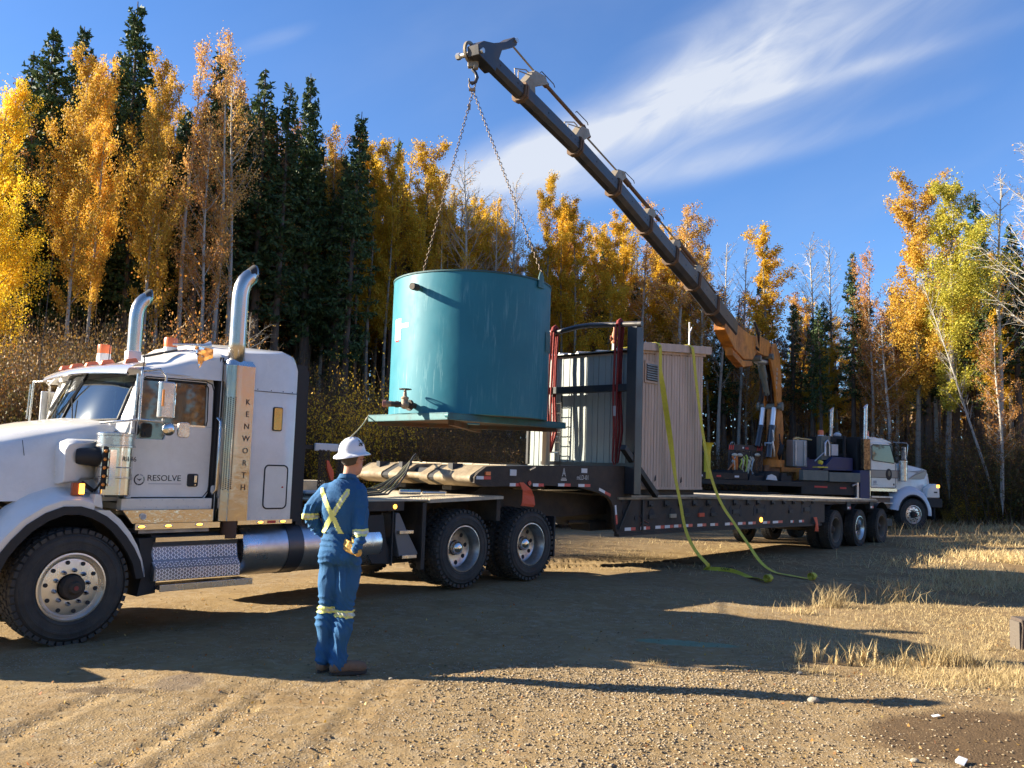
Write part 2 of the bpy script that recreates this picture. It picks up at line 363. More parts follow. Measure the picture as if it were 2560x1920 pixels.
stones('gravel', 9000, reg_track, .003, .012, scol, 'loose gravel scattered over the dirt track', 1)
stones('gravel', 15000, reg_right, .0035, .015, scol[1:]+[(.44, .37, .28)], 'denser pale gravel on the near right of the track', 2)
stones('gravel', 8000, reg_band, .004, .014, scol[1:]+[(.44, .37, .28)], 'pale gravel band beside the long shadow', 3)

# dry grass: blades in one mesh per verge, plus tufts one can point at
def blades(x, y, h, w, lean, r, curl=.5):
    n = len(x); a = r.rand(n)*6.283; la = lean*(r.rand(n)**.7); da = r.rand(n)*6.283
    P0 = np.stack([x, y, gh(x, y)-.01], -1); d = np.stack([np.cos(da)*np.sin(la), np.sin(da)*np.sin(la), np.cos(la)], -1)
    side = np.stack([np.cos(a), np.sin(a), 0*a], -1)*w[:, None]
    P1 = P0+d*(h*.55)[:, None]; d2 = d+np.stack([np.cos(da), np.sin(da), -.6*np.ones(n)], -1)*(curl*r.rand(n))[:, None]; P2 = P1+d2*(h*.5)[:, None]
    V = np.stack([P0-side, P0+side, P1-side*.7, P1+side*.7, P2], 1).reshape(-1, 3); k = 5*np.arange(n)[:, None]
    F = np.concatenate([k+np.array([[0, 1, 3]]), k+np.array([[0, 3, 2]]), k+np.array([[2, 3, 4]])], 0); return V, F
straw = leafmat('dry_straw', [(.42, .29, .13), (.60, .46, .24), (.50, .38, .18), (.68, .54, .30), (.33, .22, .10)], .3)
darkstraw = leafmat('dead_weed', [(.20, .13, .07), (.34, .24, .12), (.45, .33, .17), (.26, .2, .08)], .2)
def grass_patch(name, label, n, region, hh, ww, lean, seed, m):
    r = np.random.RandomState(seed); x, y = region(r, n); h = hh[0]+(hh[1]-hh[0])*r.rand(n)**2; V, F = blades(x, y, h, np.full(n, ww)*(.6+.8*r.rand(n))*(.5+y/16), lean, r)
    me = np_mesh(name, V, F); me.materials.append(m); o = bpy.data.objects.new(name, me); COL.objects.link(o); tag(o, label, kind='stuff')
def clumpy(x, y, r, keep, f=1.0):
    v = np.sin(x*1.7*f+y*.9*f)+np.sin(y*2.1*f-x*.6*f+2)+.8*np.sin(x*4.3*f+y*3.7*f)+r.randn(len(x))*.5; q = np.argsort(-v)[:int(len(x)*keep)]; return x[q], y[q]
def rA(r, n):
    x = 2.0+8.5*r.rand(n*3); y = 7.3+6.2*r.rand(n*3)**1.3; ok = x > 1.9+(y-7.3)*.33+r.randn(n*3)*.8; x, y = x[ok][:int(n*1.6)], y[ok][:int(n*1.6)]
    x, y = clumpy(x, y, r, .99); x, y = x[:n], y[:n]; return pad(x, y, n, r)
def pad(x, y, n, r):
    if len(x) < n:
        q = r.randint(0, len(x), n-len(x)); x = np.concatenate([x, x[q]+r.randn(len(q))*.05]); y = np.concatenate([y, y[q]+r.randn(len(q))*.05])
    return x[:n], y[:n]
def rB(r, n):
    x = 6+22*r.rand(n*3); y = 13+22*r.rand(n*3); ok = (x > 5.2+(y-13)*.62+r.randn(n*3)*.8); return pad(*clumpy(x[ok], y[ok], r, .8, .7), n, r)
def rC(r, n):
    y = 7.5+1.6*r.rand(n); x = 3.3+2.6*r.rand(n); return clumpy(np.concatenate([x, x+.1]), np.concatenate([y, y+.05]), r, .5)
def rD(r, n):
    x = -30+75*r.rand(n); y = 27+14*r.rand(n); return x, y
def rE(r, n):
    x = -8+14*r.rand(n*2); y = 14.5+9*r.rand(n*2); ok = (y > 14.5+np.abs(x)*.2+r.randn(n*2)*.6); return pad(*clumpy(x[ok], y[ok], r, .6), n, r)
grass_patch('dry_grass', 'short dry straw grass on the right verge', 30000, rA, (.02, .10), .0024, 1.42, 11, straw)
grass_patch('dry_grass', 'matted straw lying flat on the right verge', 45000, lambda r, n: (2.2+3.2*r.rand(n)**.7+3.5*r.rand(n), 7.3+5.5*r.rand(n)**1.2), (.02, .07), .0022, 1.52, 16, straw)
grass_patch('dry_grass', 'straw coloured grass between the trailer and the crane truck', 110000, rB, (.06, .28), .004, 1.2, 12, straw)
grass_patch('dry_grass', 'pale flattened straw at the right edge of the picture', 12000, rC, (.03, .13), .0024, 1.42, 13, straw)
grass_patch('undergrowth_grass', 'tall dead grass along the foot of the forest', 30000, rD, (.12, .5), .005, .8, 14, darkstraw)
grass_patch('dry_grass', 'thin weeds on the ground under the trailer', 5000, rE, (.03, .12), .003, 1.2, 15, straw)
def tuft(name, label, cat, x, y, n, hh, spread, lean, m, seed, w=.004, group=None):
    r = np.random.RandomState(seed); px = x+r.randn(n)*spread; py = y+r.randn(n)*spread*.6; V, F = blades(px, py, hh*(.45+.55*r.rand(n)), np.full(n, w), lean, r, .6)
    V[:, 0] -= x; V[:, 1] -= y; me = np_mesh(name, V, F); me.materials.append(m); o = bpy.data.objects.new(name, me); COL.objects.link(o); o.location = (x, y, 0); tag(o, label, cat, group); return o
TG = 'tufts of dry grass standing on the verge'
for i, (x, y, n, hh, sp_, ln, lb) in enumerate([
        (4.39, 12.0, 150, .42, .13, .85, 'spiky straw tuft nearest the end of the yellow strap'), (3.74, 11.3, 110, .22, .13, 1.1, 'low straw tuft left of the tall spiky one'),
        (5.6, 12.8, 150, .42, .2, .9, 'straw tuft at the edge of the big shadow, right of the spiky one'), (6.6, 13.0, 80, .22, .22, 1.1, 'small tuft on the shadow edge farther right'),
        (4.16, 8.5, 150, .34, .08, .7, 'bright leaning tuft against the dark man shadow'), (4.42, 8.5, 110, .24, .08, .9, 'shorter bright tuft just right of the leaning one'),
        (5.0, 9.27, 40, .24, .12, 1.0, 'thin green tuft left of the stump'), (4.42, 7.95, 900, .13, .22, 1.35, 'thick cream coloured grass clump below the stump'),
        (2.72, 8.0, 120, .12, .1, 1.3, 'flat grass tuft in the middle of the verge'), (-2.55, 6.54, 70, .045, .045, 1.35, 'tiny tuft on the dirt track near the wheel shadow'), (1.37, 8.2, 90, .08, .08, 1.35, 'small flat tuft at the near edge of the big shadow'),
        (-1.69, 6.22, 60, .05, .05, 1.35, 'tiny green tuft on the bare dirt below the worker')]):
    tuft('grass_tuft', lb, 'grass tuft', x, y, n, hh, sp_, ln, straw, 40+i, .0035 if i != 7 else .003, TG)
r = rnd
for i in range(16):
    x = 2.75+i*.075+r.uniform(-.05, .05); y = 8.42+r.uniform(-.08, .08)
    tuft('weed_stalk', 'upright dried weed stalk in the row in front of the shadow', 'weed', x, y, r.randint(8, 22), r.uniform(.12, .34), .014, .22+.25*r.random(), straw, 80+i, .005, 'row of dried weed stalks on the verge')
# litter and single stones
mb = MB(); mb.add([(-.045, -.02, 0), (.05, -.03, .012), (.055, .015, .02), (0, .03, .006), (-.05, .02, .01)], [(0, 1, 2, 3, 4)]); mb.add([(-.045, -.02, -.004), (.05, -.03, .008), (.055, .015, .016), (0, .03, .002), (-.05, .02, .006)], [(0, 1, 2, 3, 4)])
scrap = mat('white_plastic_scrap', (.8, .8, .8), .4)
for (x, y, s, rz, lb) in [(3.18, 6.64, .6, .3, 'white plastic scrap at the edge of the silt pan'), (2.83, 5.59, 1.1, 1.0, 'larger white scrap at the bottom right of the picture')]:
    o = mb.build('plastic_scrap', scrap, label=lb, cat='litter'); o.location = (x, y, float(gh(x, y))+.012); o.scale = (s, s, s); o.rotation_euler = (0, 0, rz)
sb = MB(); sb.sphere((0, 0, 0), 1, 9, 6, (1, .7, .5))
for v_ in range(len(sb.v)): sb.v[v_] = tuple(c*(1+rnd.uniform(-.12, .12)) for c in sb.v[v_])
stm = mat('pale_rock', (.5, .45, .36), .9, col2=(.4, .34, .25), nscale=12, bump=.6)
for (x, y, s, lb) in [(2.42, 7.03, .05, 'pale flat rock at the head of the shallow gully'), (-.9, 7.3, .02, 'small dark stone by the worker boots'), (2.6, 7.9, .03, 'pale stone among the verge grass'), (2.55, 5.6, .03, 'rounded stone beside the white scrap')]:
    o = sb.build('rock', stm, label=lb, cat='rock', smooth=50); o.location = (x, y, float(gh(x, y))+s*.3); o.scale = (s, s, s)
# stump at the right edge with a leaning dead stalk
st = thing('tree_stump', 'weathered squared stump at the right edge of the picture', 'stump', (5.47, 9.4, 0))
wd = mat('weathered_wood', (.09, .065, .05), .9, col2=(.13, .10, .08), nscale=5, stretch=(6, 6, 1), bump=.8, bscale=20, dirt=(.08, .06, .05), dscale=4, damt=.8)
a_ = MB(); a_.loft([[(-.13+j_, -.11, z), (.13, -.13+j_, z), (.15, .12, z), (-.10, .14-j_, z)] for z, j_ in ((-.05, 0), (.1, .01), (.24, .02), (.33, .012))]); a_.build('stump_body', wd, st, bevel=.015)
a_ = MB(); a_.box(-.135, -.118, -.10, .08, .0, .30); a_.build('split_bark', mat('grey_bark', (.11, .09, .072), .9, bump=.6), st, bevel=.003)
# fallen leaves
lr = np.random.RandomState(9); n = 900; x = -4+10*lr.rand(n); y = 4.9+6*lr.rand(n)**1.4; V, F = blades(x, y, np.full(n, .022), np.full(n, .010), 1.5, lr, .1); V[:, 2] += .012
me = np_mesh('fallen_leaves', V, F); me.materials.append(leafmat('fallen_leaf', [(.5, .13, .04), (.6, .38, .08), (.35, .14, .06), (.62, .5, .2)], .2)); o = bpy.data.objects.new('fallen_leaves', me); COL.objects.link(o); tag(o, 'tiny fallen aspen leaves over the track', kind='stuff')
# ------------------------------------------------------------------ trees
class TB:
    """trunk and limbs as tubes, leaves as small quads, all in numpy"""
    def __init__(s, seed): s.r = np.random.RandomState(seed); s.m = MB(); s.L = []
    def limb(s, pts, r0, r1, n=5): s.m.tube(pts, list(np.linspace(r0, r1, len(pts))), n, False)
    def leaves(s, C, size, flat=.0, asp=1.0):
        C = np.asarray(C, float); n = len(C); r = s.r
        a = r.randn(n, 3); a[:, 2] *= (1-flat); a /= np.linalg.norm(a, axis=1)[:, None]+1e-9
        b = r.randn(n, 3); b -= a*np.sum(a*b, 1)[:, None]; b /= np.linalg.norm(b, axis=1)[:, None]+1e-9
        sz = size*(.6+.8*r.rand(n))[:, None]
        s.L.append(np.stack([C-a*sz*.5*asp, C+b*sz*.34, C+a*sz*.5*asp, C-b*sz*.34], 1))
    def done(s, nm, tm, lm):
        tme = s.m.mesh(nm+'_trunk', 60); tme.materials.append(tm); lme = None
        if s.L:
            Q = np.concatenate(s.L, 0); lme = np_mesh(nm+'_crown', Q.reshape(-1, 3), np.arange(len(Q)*4).reshape(-1, 4)); lme.materials.append(lm)
        return tme, lme
def spruce(seed, h, rad, bare, dens=1.0, tm=None, lm=None, top=1.0):
    t = TB(seed); r = t.r; bend = r.randn(2)*.012*h
    P = lambda z: Vector((bend[0]*(z/h)**2, bend[1]*(z/h)**2, z)); R0 = .012*h+.03
    t.limb([P(z) for z in np.linspace(-.3, h, 9)], R0, .015, 8)
    z = bare*h; C = []
    while z < h*.985:
        f = (z-bare*h)/(h*(1-bare)); Lm = rad*((1-f)**.8)*(.55+.45*min(1, f*5))*top+.10
        for k in range(r.randint(5, 8)):
            if r.rand() > .93*dens+.05: continue
            a = r.rand()*6.283; Lb = Lm*(.55+.6*r.rand()); droop = -.30*(1-f)+.55*f+r.randn()*.12
            d = np.array([math.cos(a), math.sin(a), droop]); b0 = np.array(P(z)); ns = max(8, int(Lb*52*dens))
            t.m.tube([tuple(b0), tuple(b0+d*Lb*.6), tuple(b0+d*Lb+np.array([0, 0, .10*Lb]))], [.012+.008*Lb, .01, .004], 3, False)
            tt = .18+.82*r.rand(ns)**.7; w = .16*Lb*(1.15-tt)+.05
            pts = b0+d[None]*(Lb*tt)[:, None]; pts[:, 2] += .10*Lb*tt**3; side = np.array([-math.sin(a), math.cos(a), 0])
            pts += side[None]*(r.randn(ns)*w)[:, None]*1.1; pts[:, 2] += r.randn(ns)*.05-.05*np.abs(r.randn(ns)); C.append(pts)
        z += (.17+.05*r.rand())*(1.25-.5*f)*h/15
    t.leaves(np.concatenate(C), .115, .1, 1.7)
    for k in range(16):                                             # dead lower twigs
        z = r.uniform(.06, max(.1, bare))*h; a = r.rand()*6.283; Lb = r.uniform(.3, 1.0); t.m.tube([tuple(P(z)), (P(z).x+math.cos(a)*Lb, P(z).y+math.sin(a)*Lb, z-.15*Lb)], [.012, .004], 3, False)
    return t.done('spruce', tm, lm)
def aspen(seed, h, rad, bare, nleaf, size, tm, lm, forks=1, up=.9, twig=1.0):
    nleaf = int(nleaf*1.75); size *= .76; t = TB(seed); r = t.r; bend = r.randn(2)*.03*h
    P = lambda z: np.array((bend[0]*(z/h)**1.6+.04*math.sin(z*.9+seed), bend[1]*(z/h)**1.6+.04*math.cos(z*.7+seed), z)); R0 = .0075*h+.025
    t.limb([tuple(P(z)) for z in np.linspace(-.3, h*.97, 12)], R0, .012, 7)
    tips = []; nb = int(34*(1-bare)*twig)+8
    for k in range(nb):
        f = (k+r.rand())/nb; z = (bare+(1-bare)*f*.95)*h; a = r.rand()*6.283; Lb = rad*(1.15-f*.75)*(.35+1.0*r.rand()**1.3)*(.6+.4*min(1, f*4)); d = np.array([math.cos(a), math.sin(a), up+.5*r.rand()]); d /= np.linalg.norm(d)
        b0 = P(z); b1 = b0+d*Lb*.55; b2 = b0+d*Lb*1.25+np.array([0, 0, Lb*.18])
        t.m.tube([tuple(b0), tuple(b1), tuple(b2)], [.010+.010*Lb, .009, .003], 4, False); tips.append((b0, b1, b2, Lb))
        for q in range(int(6*twig)+1):
            u_ = r.uniform(.3, 1); s0 = b0+(b1-b0)*min(1, u_*1.4) if u_ < .6 else b1+(b2-b1)*(u_-.6)/.4; dd = d+r.randn(3)*.55; dd /= np.linalg.norm(dd); s1 = s0+dd*Lb*.42
            t.m.tube([tuple(s0), tuple(s1)], [.006, .002], 3, False); tips.append((s0, (s0+s1)/2, s1, Lb*.5))
    tips.append((P(h*.8), P(h*.9), P(h), rad*.6))
    if nleaf:
        w = np.array([q[3] for q in tips]); w = w/w.sum(); pick = r.choice(len(tips), nleaf, p=w); C = np.zeros((nleaf, 3)); u_ = r.rand(nleaf)**.7
        A = np.array([q[0] for q in tips])[pick]; B = np.array([q[1] for q in tips])[pick]; D = np.array([q[2] for q in tips])[pick]; Lw = np.array([q[3] for q in tips])[pick]
        C = np.where(u_[:, None] < .5, A+(B-A)*(u_*2)[:, None], B+(D-B)*(u_*2-1)[:, None])+r.randn(nleaf, 3)*(.05+.085*Lw)[:, None]
        t.leaves(C, size)
    return t.done('aspen', tm, lm)
bark_spruce = mat('spruce_bark', (.085, .062, .045), .95, col2=(.14, .105, .08), nscale=4, stretch=(3, 3, .6), bump=.6)
bark_aspen = mat('aspen_bark', (.24, .215, .175), .85, col2=(.09, .075, .06), nscale=2.2, nlo=.52, nhi=.66, stretch=(1, 1, 2.2))
bark_pale = mat('pale_aspen_bark', (.40, .37, .32), .85, col2=(.16, .135, .11), nscale=2.5, nlo=.56, nhi=.7, stretch=(1, 1, 2.5))
bark_brown = mat('brown_twig_bark', (.10, .062, .042), .9, col2=(.15, .095, .06), nscale=3)
LM = dict(dark=leafmat('spruce_needles', [(.03, .055, .02), (.06, .10, .032), (.045, .075, .03), (.11, .15, .045)], .12),
          yellow=leafmat('bright_yellow_leaves', [(.78, .52, .02), (.88, .66, .05), (.66, .40, .02), (.80, .62, .08)], .45),
          orange=leafmat('orange_yellow_leaves', [(.66, .38, .05), (.74, .48, .07), (.52, .27, .04), (.72, .53, .09)], .42),
          gold=leafmat('golden_leaves', [(.78, .51, .04), (.72, .43, .035), (.55, .33, .03), (.82, .60, .06)], .42),
          brown=leafmat('russet_leaves', [(.40, .17, .05), (.52, .26, .06), (.30, .13, .05), (.60, .34, .10)], .35),
          pink=leafmat('pale_orange_leaves', [(.62, .36, .10), (.52, .27, .09), (.70, .46, .12), (.40, .22, .09)], .42),
          green=leafmat('yellow_green_leaves', [(.42, .38, .05), (.55, .48, .06), (.28, .30, .05), (.68, .50, .06)], .42),
          brush=leafmat('brush_leaves', [(.17, .085, .03), (.24, .13, .035), (.09, .065, .028), (.40, .21, .04), (.13, .10, .03)], .25),
          brushg=leafmat('green_brown_brush_leaves', [(.09, .10, .032), (.14, .13, .04), (.11, .08, .035), (.20, .18, .05)], .3),
          red=leafmat('rust_orange_leaves', [(.58, .22, .05), (.66, .30, .06), (.45, .15, .05), (.70, .40, .10)], .4))
PROTO = {}
def spr(k, *a, **q): PROTO[k] = (*spruce(*a, tm=bark_spruce, lm=LM['dark'], **q), a[1])
spr('S1', 1, 16, 1.55, .38, dens=.8); spr('S2', 2, 15, 1.15, .44, dens=.75); spr('S3', 3, 14, .95, .48, dens=.65); spr('S4', 4, 16, 1.85, .34, dens=.85); spr('S5', 5, 15, .85, .52, dens=.55)
spr('S6', 6, 8, 1.3, .08)
for k, (sd, h, rad, bare, nl, sz, bk, lm, tw) in dict(
        Y1=(11, 13, 1.9, .16, 26000, .085, bark_aspen, 'yellow', 1.2), Y2=(12, 13, 1.35, .46, 13000, .085, bark_aspen, 'gold', 1), Y3=(13, 12, 1.05, .45, 9000, .085, bark_aspen, 'gold', 1),
        O1=(21, 13, 1.6, .42, 14000, .095, bark_pale, 'orange', 1), O2=(22, 13, 1.2, .4, 7000, .09, bark_pale, 'orange', 1), P1=(23, 13, 1.15, .42, 3800, .085, bark_pale, 'pink', 1.2),
        P2=(24, 12, 1.3, .4, 3000, .085, bark_pale, 'pink', 1.4), N1=(25, 12, 1.25, .3, 3600, .09, bark_pale, 'brown', 1.1), N2=(26, 11, 1.0, .42, 2200, .085, bark_brown, 'brown', 1.1),
        G1=(27, 13, 1.9, .3, 22000, .095, bark_aspen, 'green', 1.1), G2=(28, 13, 1.8, .32, 19000, .095, bark_aspen, 'orange', 1.1),
        B1=(31, 13, 1.4, .45, 350, .07, bark_pale, 'pink', 2.0), B2=(32, 12, 1.1, .4, 150, .07, bark_pale, 'brown', 1.8), B3=(33, 11, .9, .5, 0, .07, bark_brown, 'brown', 1.5),
        D1=(34, 12, 1.0, .55, 1600, .085, bark_brown, 'gold', 1), D2=(35, 13, .8, .62, 900, .085, bark_brown, 'brown', .8)).items():
    PROTO[k] = (*aspen(sd, h, rad, bare, nl, sz, bk, LM[lm], twig=tw), h)
TXT = {'S': 'spruce_tree', 'Y': 'aspen_tree', 'O': 'aspen_tree', 'P': 'aspen_tree', 'N': 'aspen_tree', 'G': 'aspen_tree', 'B': 'bare_tree', 'D': 'aspen_tree'}
def tree(k, x, y, h, label, group=None, wide=1.0, lean=(0, 0), zoff=0.0):
    tm_, lm_, h0 = PROTO[k]; s = h/h0; nm = TXT[k[0]]
    o = thing(nm, label, 'tree', (x, y, float(gh(x, y))+zoff), rnd.uniform(0, 6.28), group); o.scale = (s*wide, s*wide, s)
    if lean != (0, 0):
        ax = Vector((-lean[1], lean[0], 0)); o.rotation_euler = (Matrix.Rotation(math.hypot(*lean), 4, ax)@Matrix.Rotation(rnd.uniform(0, 6.28), 4, 'Z')).to_euler()
    a = bpy.data.objects.new('trunk', tm_); COL.objects.link(a); a.parent = o
    if lm_ is not None: c = bpy.data.objects.new('crown', lm_); COL.objects.link(c); c.parent = o
    return o
def at(px, py, Y):
    """the point at distance Y seen at (px, py) of the photograph"""
    d = fw+(px-1280)/FPX*rt-(py-960)/FPX*up; return Vector((0, 0, CAMH))+d*(Y/d.y)
named = [  # kind, apex pixel, distance, widen, label
    ('Y1', 15, 190, 25, .80, 'bright yellow aspen at the left edge of the picture'),
    ('Y1', -90, 215, 27, .9, 'yellow aspen cut off by the left edge of the picture'),
    ('S4', 138, 78, 31, 1.1, 'wide dark spruce behind the yellow aspen, left of a twin'),
    ('S4', 205, 66, 32, .9, 'tall round-topped spruce, right one of the twin pair'),
    ('S2', 92, 130, 33, 1.1, 'shorter spruce at the left shoulder of the twin spruces'),
    ('O1', 222, 165, 27, .72, 'orange yellow aspen in front of the tall spruces'),
    ('O1', 272, 175, 28, .62, 'orange yellow aspen leaning against its taller neighbour'),
    ('S2', 240, 155, 34, .8, 'small spruce tip showing between orange aspens and the tallest spruce'),
    ('S1', 362, 18, 33, 1.05, 'tallest spruce of all, pointed against the sky'),
    ('S2', 305, 132, 35, 1.1, 'broad spruce at the left foot of the tallest spruce'),
    ('O1', 408, 175, 28, .66, 'orange aspen just right of the tallest spruce'),
    ('O2', 440, 200, 30, .7, 'thin orange aspen in the shade right of the tallest spruce'),
    ('P1', 492, 104, 30, .8, 'tall thin-leaved orange aspen reaching into the sky'),
    ('P1', 590, 76, 30, .75, 'tallest sparse orange aspen with a flame-like top'),
    ('P2', 625, 118, 31, .8, 'sparse russet aspen with bare twigs beside the flame-like one'),
    ('N1', 540, 300, 28, .8, 'russet brown aspen with a leaning pale trunk'),
    ('S3', 583, 130, 33, 1.2, 'spruce half hidden behind the flame-like aspen'),
    ('S3', 675, 184, 34, 1.15, 'narrow spruce with a twig-like tip, third from the tank'),
    ('S2', 723, 208, 34, 1.0, 'narrow spruce left of a tall slim one'),
    ('S1', 795, 183, 36, .82, 'slim spruce standing clear against the blue sky'),
    ('O2', 832, 320, 38, .8, 'orange aspen squeezed between two slim spruces'),
    ('S1', 893, 284, 36, .95, 'dark spruce directly left of the golden aspens'),
    ('S5', 1002, 345, 48, .9, 'small spruce tip rising behind the golden aspens'),
    ('Y2', 945, 360, 38, 1.1, 'golden aspen beside the dark spruce'),
    ('Y2', 985, 385, 38, .95, 'golden aspen, middle of the three golden ones'),
    ('Y2', 1062, 358, 39, 1.15, 'golden aspen with the roundest top above the tank'),
    ('O2', 1115, 440, 39, .9, 'dull orange aspen behind the left lifting chain'),
    ('B1', 1180, 388, 40, 1.15, 'nearly bare aspen with pale buds between the two chains'),
    ('B2', 1235, 480, 41, .9, 'bare slanting aspen behind the right lifting chain'),
    ('B1', 1292, 440, 42, .9, 'bare aspen with a single orange tuft at its top'),
    ('Y3', 1160, 560, 44, 1.2, 'low golden aspen behind the bare ones'), ('Y3', 1255, 570, 44, 1.2, 'low golden aspen right of the right chain'),
    ('Y2', 1367, 450, 42, .95, 'golden aspen with a pointed pale top left of the boom'),
    ('Y3', 1418, 490, 43, .95, 'golden aspen between two pointed ones'),
    ('Y3', 1455, 488, 42, 1.1, 'golden aspen standing nearest the boom'),
    ('Y3', 1520, 522, 43, 1.35, 'twin-topped yellow aspen below the boom'),
    ('P1', 1612, 505, 45, 1.1, 'pale orange aspen crossed by the boom'),
    ('P1', 1700, 510, 44, 1.2, 'pinkish orange aspen to the right of the boom'),
    ('P1', 1755, 530, 44, 1.0, 'orange aspen at the end of the centre row'),
    ('B2', 1800, 590, 46, 1.0, 'bare pale aspen just past the orange row'), ('B2', 1850, 600, 47, .9, 'thin bare aspen above the crane elbow'),
    ('Y3', 1930, 556, 45, 1.25, 'lone golden aspen against the blue sky'), ('S3', 1903, 610, 47, .8, 'thin spruce behind the lone golden aspen'),
    ('B1', 2035, 588, 46, 1.1, 'bare aspen with a fan of fine twigs'), ('B2', 2090, 592, 46, 1.0, 'bare aspen right of the fan-shaped one'),
    ('S2', 2133, 628, 43, .9, 'spruce behind the stacks of the crane truck'), ('N1', 2180, 610, 42, .9, 'russet aspen left of the big orange crown'),
    ('S3', 2055, 760, 40, 1.0, 'young spruce above the dark frame of the crane truck'),
    ('G2', 2290, 448, 37, 1.0, 'big orange aspen with a broad crown on the right'), ('G1', 2362, 452, 36, 1.0, 'green and yellow aspen beside the big orange one'),
    ('S3', 2440, 482, 40, 1.1, 'dark spruce behind the green and yellow aspen'), ('B2', 2485, 430, 36, 1.1, 'pale bare aspen near the right edge'),
    ('S3', 2540, 560, 37, 1.2, 'spruce at the right edge of the picture'), ('B1', 2565, 340, 30, 1.2, 'tall bare tree cut by the right edge of the picture'),
    ('N1', 2225, 750, 37, 1.3, 'russet aspen in the shade under the big orange crown'), ('N1', 2500, 800, 33, 1.2, 'russet thicket aspen below the leaning birch'),
]
for k, px, py, Y, wd_, lb in named:
    p = at(px, py, Y); tree(k, p.x, Y, p.z-float(gh(p.x, Y)), lb, wide=wd_*(.82 if k[0] in 'YO' and px > 900 and px < 1800 else 1))
# leaning pale birch on the right
p0 = at(2545, 1180, 33); tree('B2', p0.x, 34, 10.5, 'pale birch leaning to the left in front of the spruce', lean=(-.26, .05), wide=.7)
# the rest of the forest: dark, close-set trunks behind the named trees, thinner towards the right
DEN = {'S': ('dark spruce standing inside the forest', 'spruces inside the forest'), 'D': ('thin dark aspen trunk inside the forest', 'thin trunks inside the forest'),
       'N': ('russet aspen inside the forest', 'russet aspens inside the forest'), 'B': ('bare grey tree inside the forest', 'bare trees inside the forest'), 'Y': ('shaded golden aspen inside the forest', 'golden aspens inside the forest'), 'P': ('pale orange aspen inside the forest', 'orange aspens inside the forest')}
skyline = [(-400, 230), (60, 250), (150, 150), (230, 210), (330, 170), (420, 270), (520, 200), (620, 190), (700, 270), (800, 300), (880, 360), (1000, 420), (1120, 500), (1200, 560), (1300, 580), (1400, 560), (1550, 590), (1700, 600), (1800, 700), (1950, 720), (2100, 740), (2200, 700), (2330, 560), (2450, 600), (2600, 520), (2900, 520)]
def sky_y(px): return float(np.interp(px, [a for a, b in skyline], [b for a, b in skyline]))
def depth0(px): return float(np.interp(px, [-400, 0, 500, 900, 1300, 1800, 2100, 2350, 2900], [28, 29, 31, 36, 42, 45, 43, 38, 32]))
cnt = 0
for i in range(600):
    px = rnd.uniform(-420, 2900) if i % 3 else rnd.uniform(-200, 1250)
    thin = px > 1350
    D0 = depth0(px); Y = D0+1+abs(rnd.gauss(0, 7 if thin else 9)); 
    if thin and rnd.random() < .12: continue
    q = rnd.random()
    if px < 900: k = 'S1' if q < .10 else 'S2' if q < .22 else 'S3' if q < .42 else 'S5' if q < .58 else 'D1' if q < .72 else 'D2' if q < .88 else 'N2'
    elif px < 1780: k = 'Y3' if q < .34 else 'N2' if q < .42 else 'S5' if q < .46 else 'S3' if q < .52 else 'D1' if q < .74 else 'D2' if q < .90 else 'B3'
    else: k = 'S5' if q < .18 else 'S3' if q < .32 else 'B3' if q < .38 else 'N2' if q < .56 else 'P2' if q < .68 else 'Y3' if q < .78 else 'D2' if q < .90 else 'D1'
    top_ = sky_y(px)+(rnd.uniform(-70, 110) if (k in ('Y3', 'D1') and 900 < px < 1780) else rnd.uniform(15, 150)*(1 if k[0] != 'D' else 1.2)); p = at(px, top_, Y); h = max(5.0, p.z)
    lb, gr = DEN[k[0]]; tree(k, p.x, Y, h, lb, gr, wide=rnd.uniform(.9, 1.25)*13/max(h, 9)); cnt += 1
# forest beyond the edges of the picture and behind the photographer (it shades the forest edge and shows in the chrome): joined masses
def mass(name, pts, lm, tm, seed, label, dens=26):
    r = np.random.RandomState(seed); tb = TB(seed); Cs = []
    for x, Y, h in pts:
        w_ = r.uniform(.9, 1.7); tb.m.tube([(x, Y, -.3), (x+r.randn()*.2, Y, h*.5), (x+r.randn()*.3, Y, h)], [.10+.006*h, .10, .02], 5, False)
        k = int(dens*h); f = r.rand(k)**.8; lo = r.uniform(.1, .4); z = h*(lo+(1-lo)*f); rr = w_*(1.05-f)*np.sqrt(r.rand(k)); a = r.rand(k)*6.283; Cs.append(np.stack([x+rr*np.cos(a), Y+rr*np.sin(a), z], -1))
    tb.leaves(np.concatenate(Cs), .40); t_, c_ = tb.done(name, tm, lm)
    for me_, nm in ((c_, name), (t_, name+'_trunks')): o = bpy.data.objects.new(nm, me_); COL.objects.link(o); tag(o, label, kind='stuff')
U = rnd.uniform
mass('forest_left', [(-22-i*.45+U(-1, 1), 29.5+U(0, 14)-(.0 if i < 20 else .05*(i-20)), U(9, 15)) for i in range(120)], LM['dark'], bark_spruce, 71, 'forest going on beyond the left edge')
mass('forest_behind', [(-75+i*1.3+U(-1, 1), -17-abs(rnd.gauss(0, 5))-.004*(-75+i*1.3)**2, U(10, 15)) for i in range(120)], LM['dark'], bark_spruce, 72, 'forest behind the photographer')
mass('forest_right', [(max(24, (-16+i*.6)*.75+14)+4+abs(rnd.gauss(0, 6)), -16+i*.6, U(9, 14)) for i in range(60)], LM['brown'], bark_brown, 73, 'forest beyond the right edge of the picture')
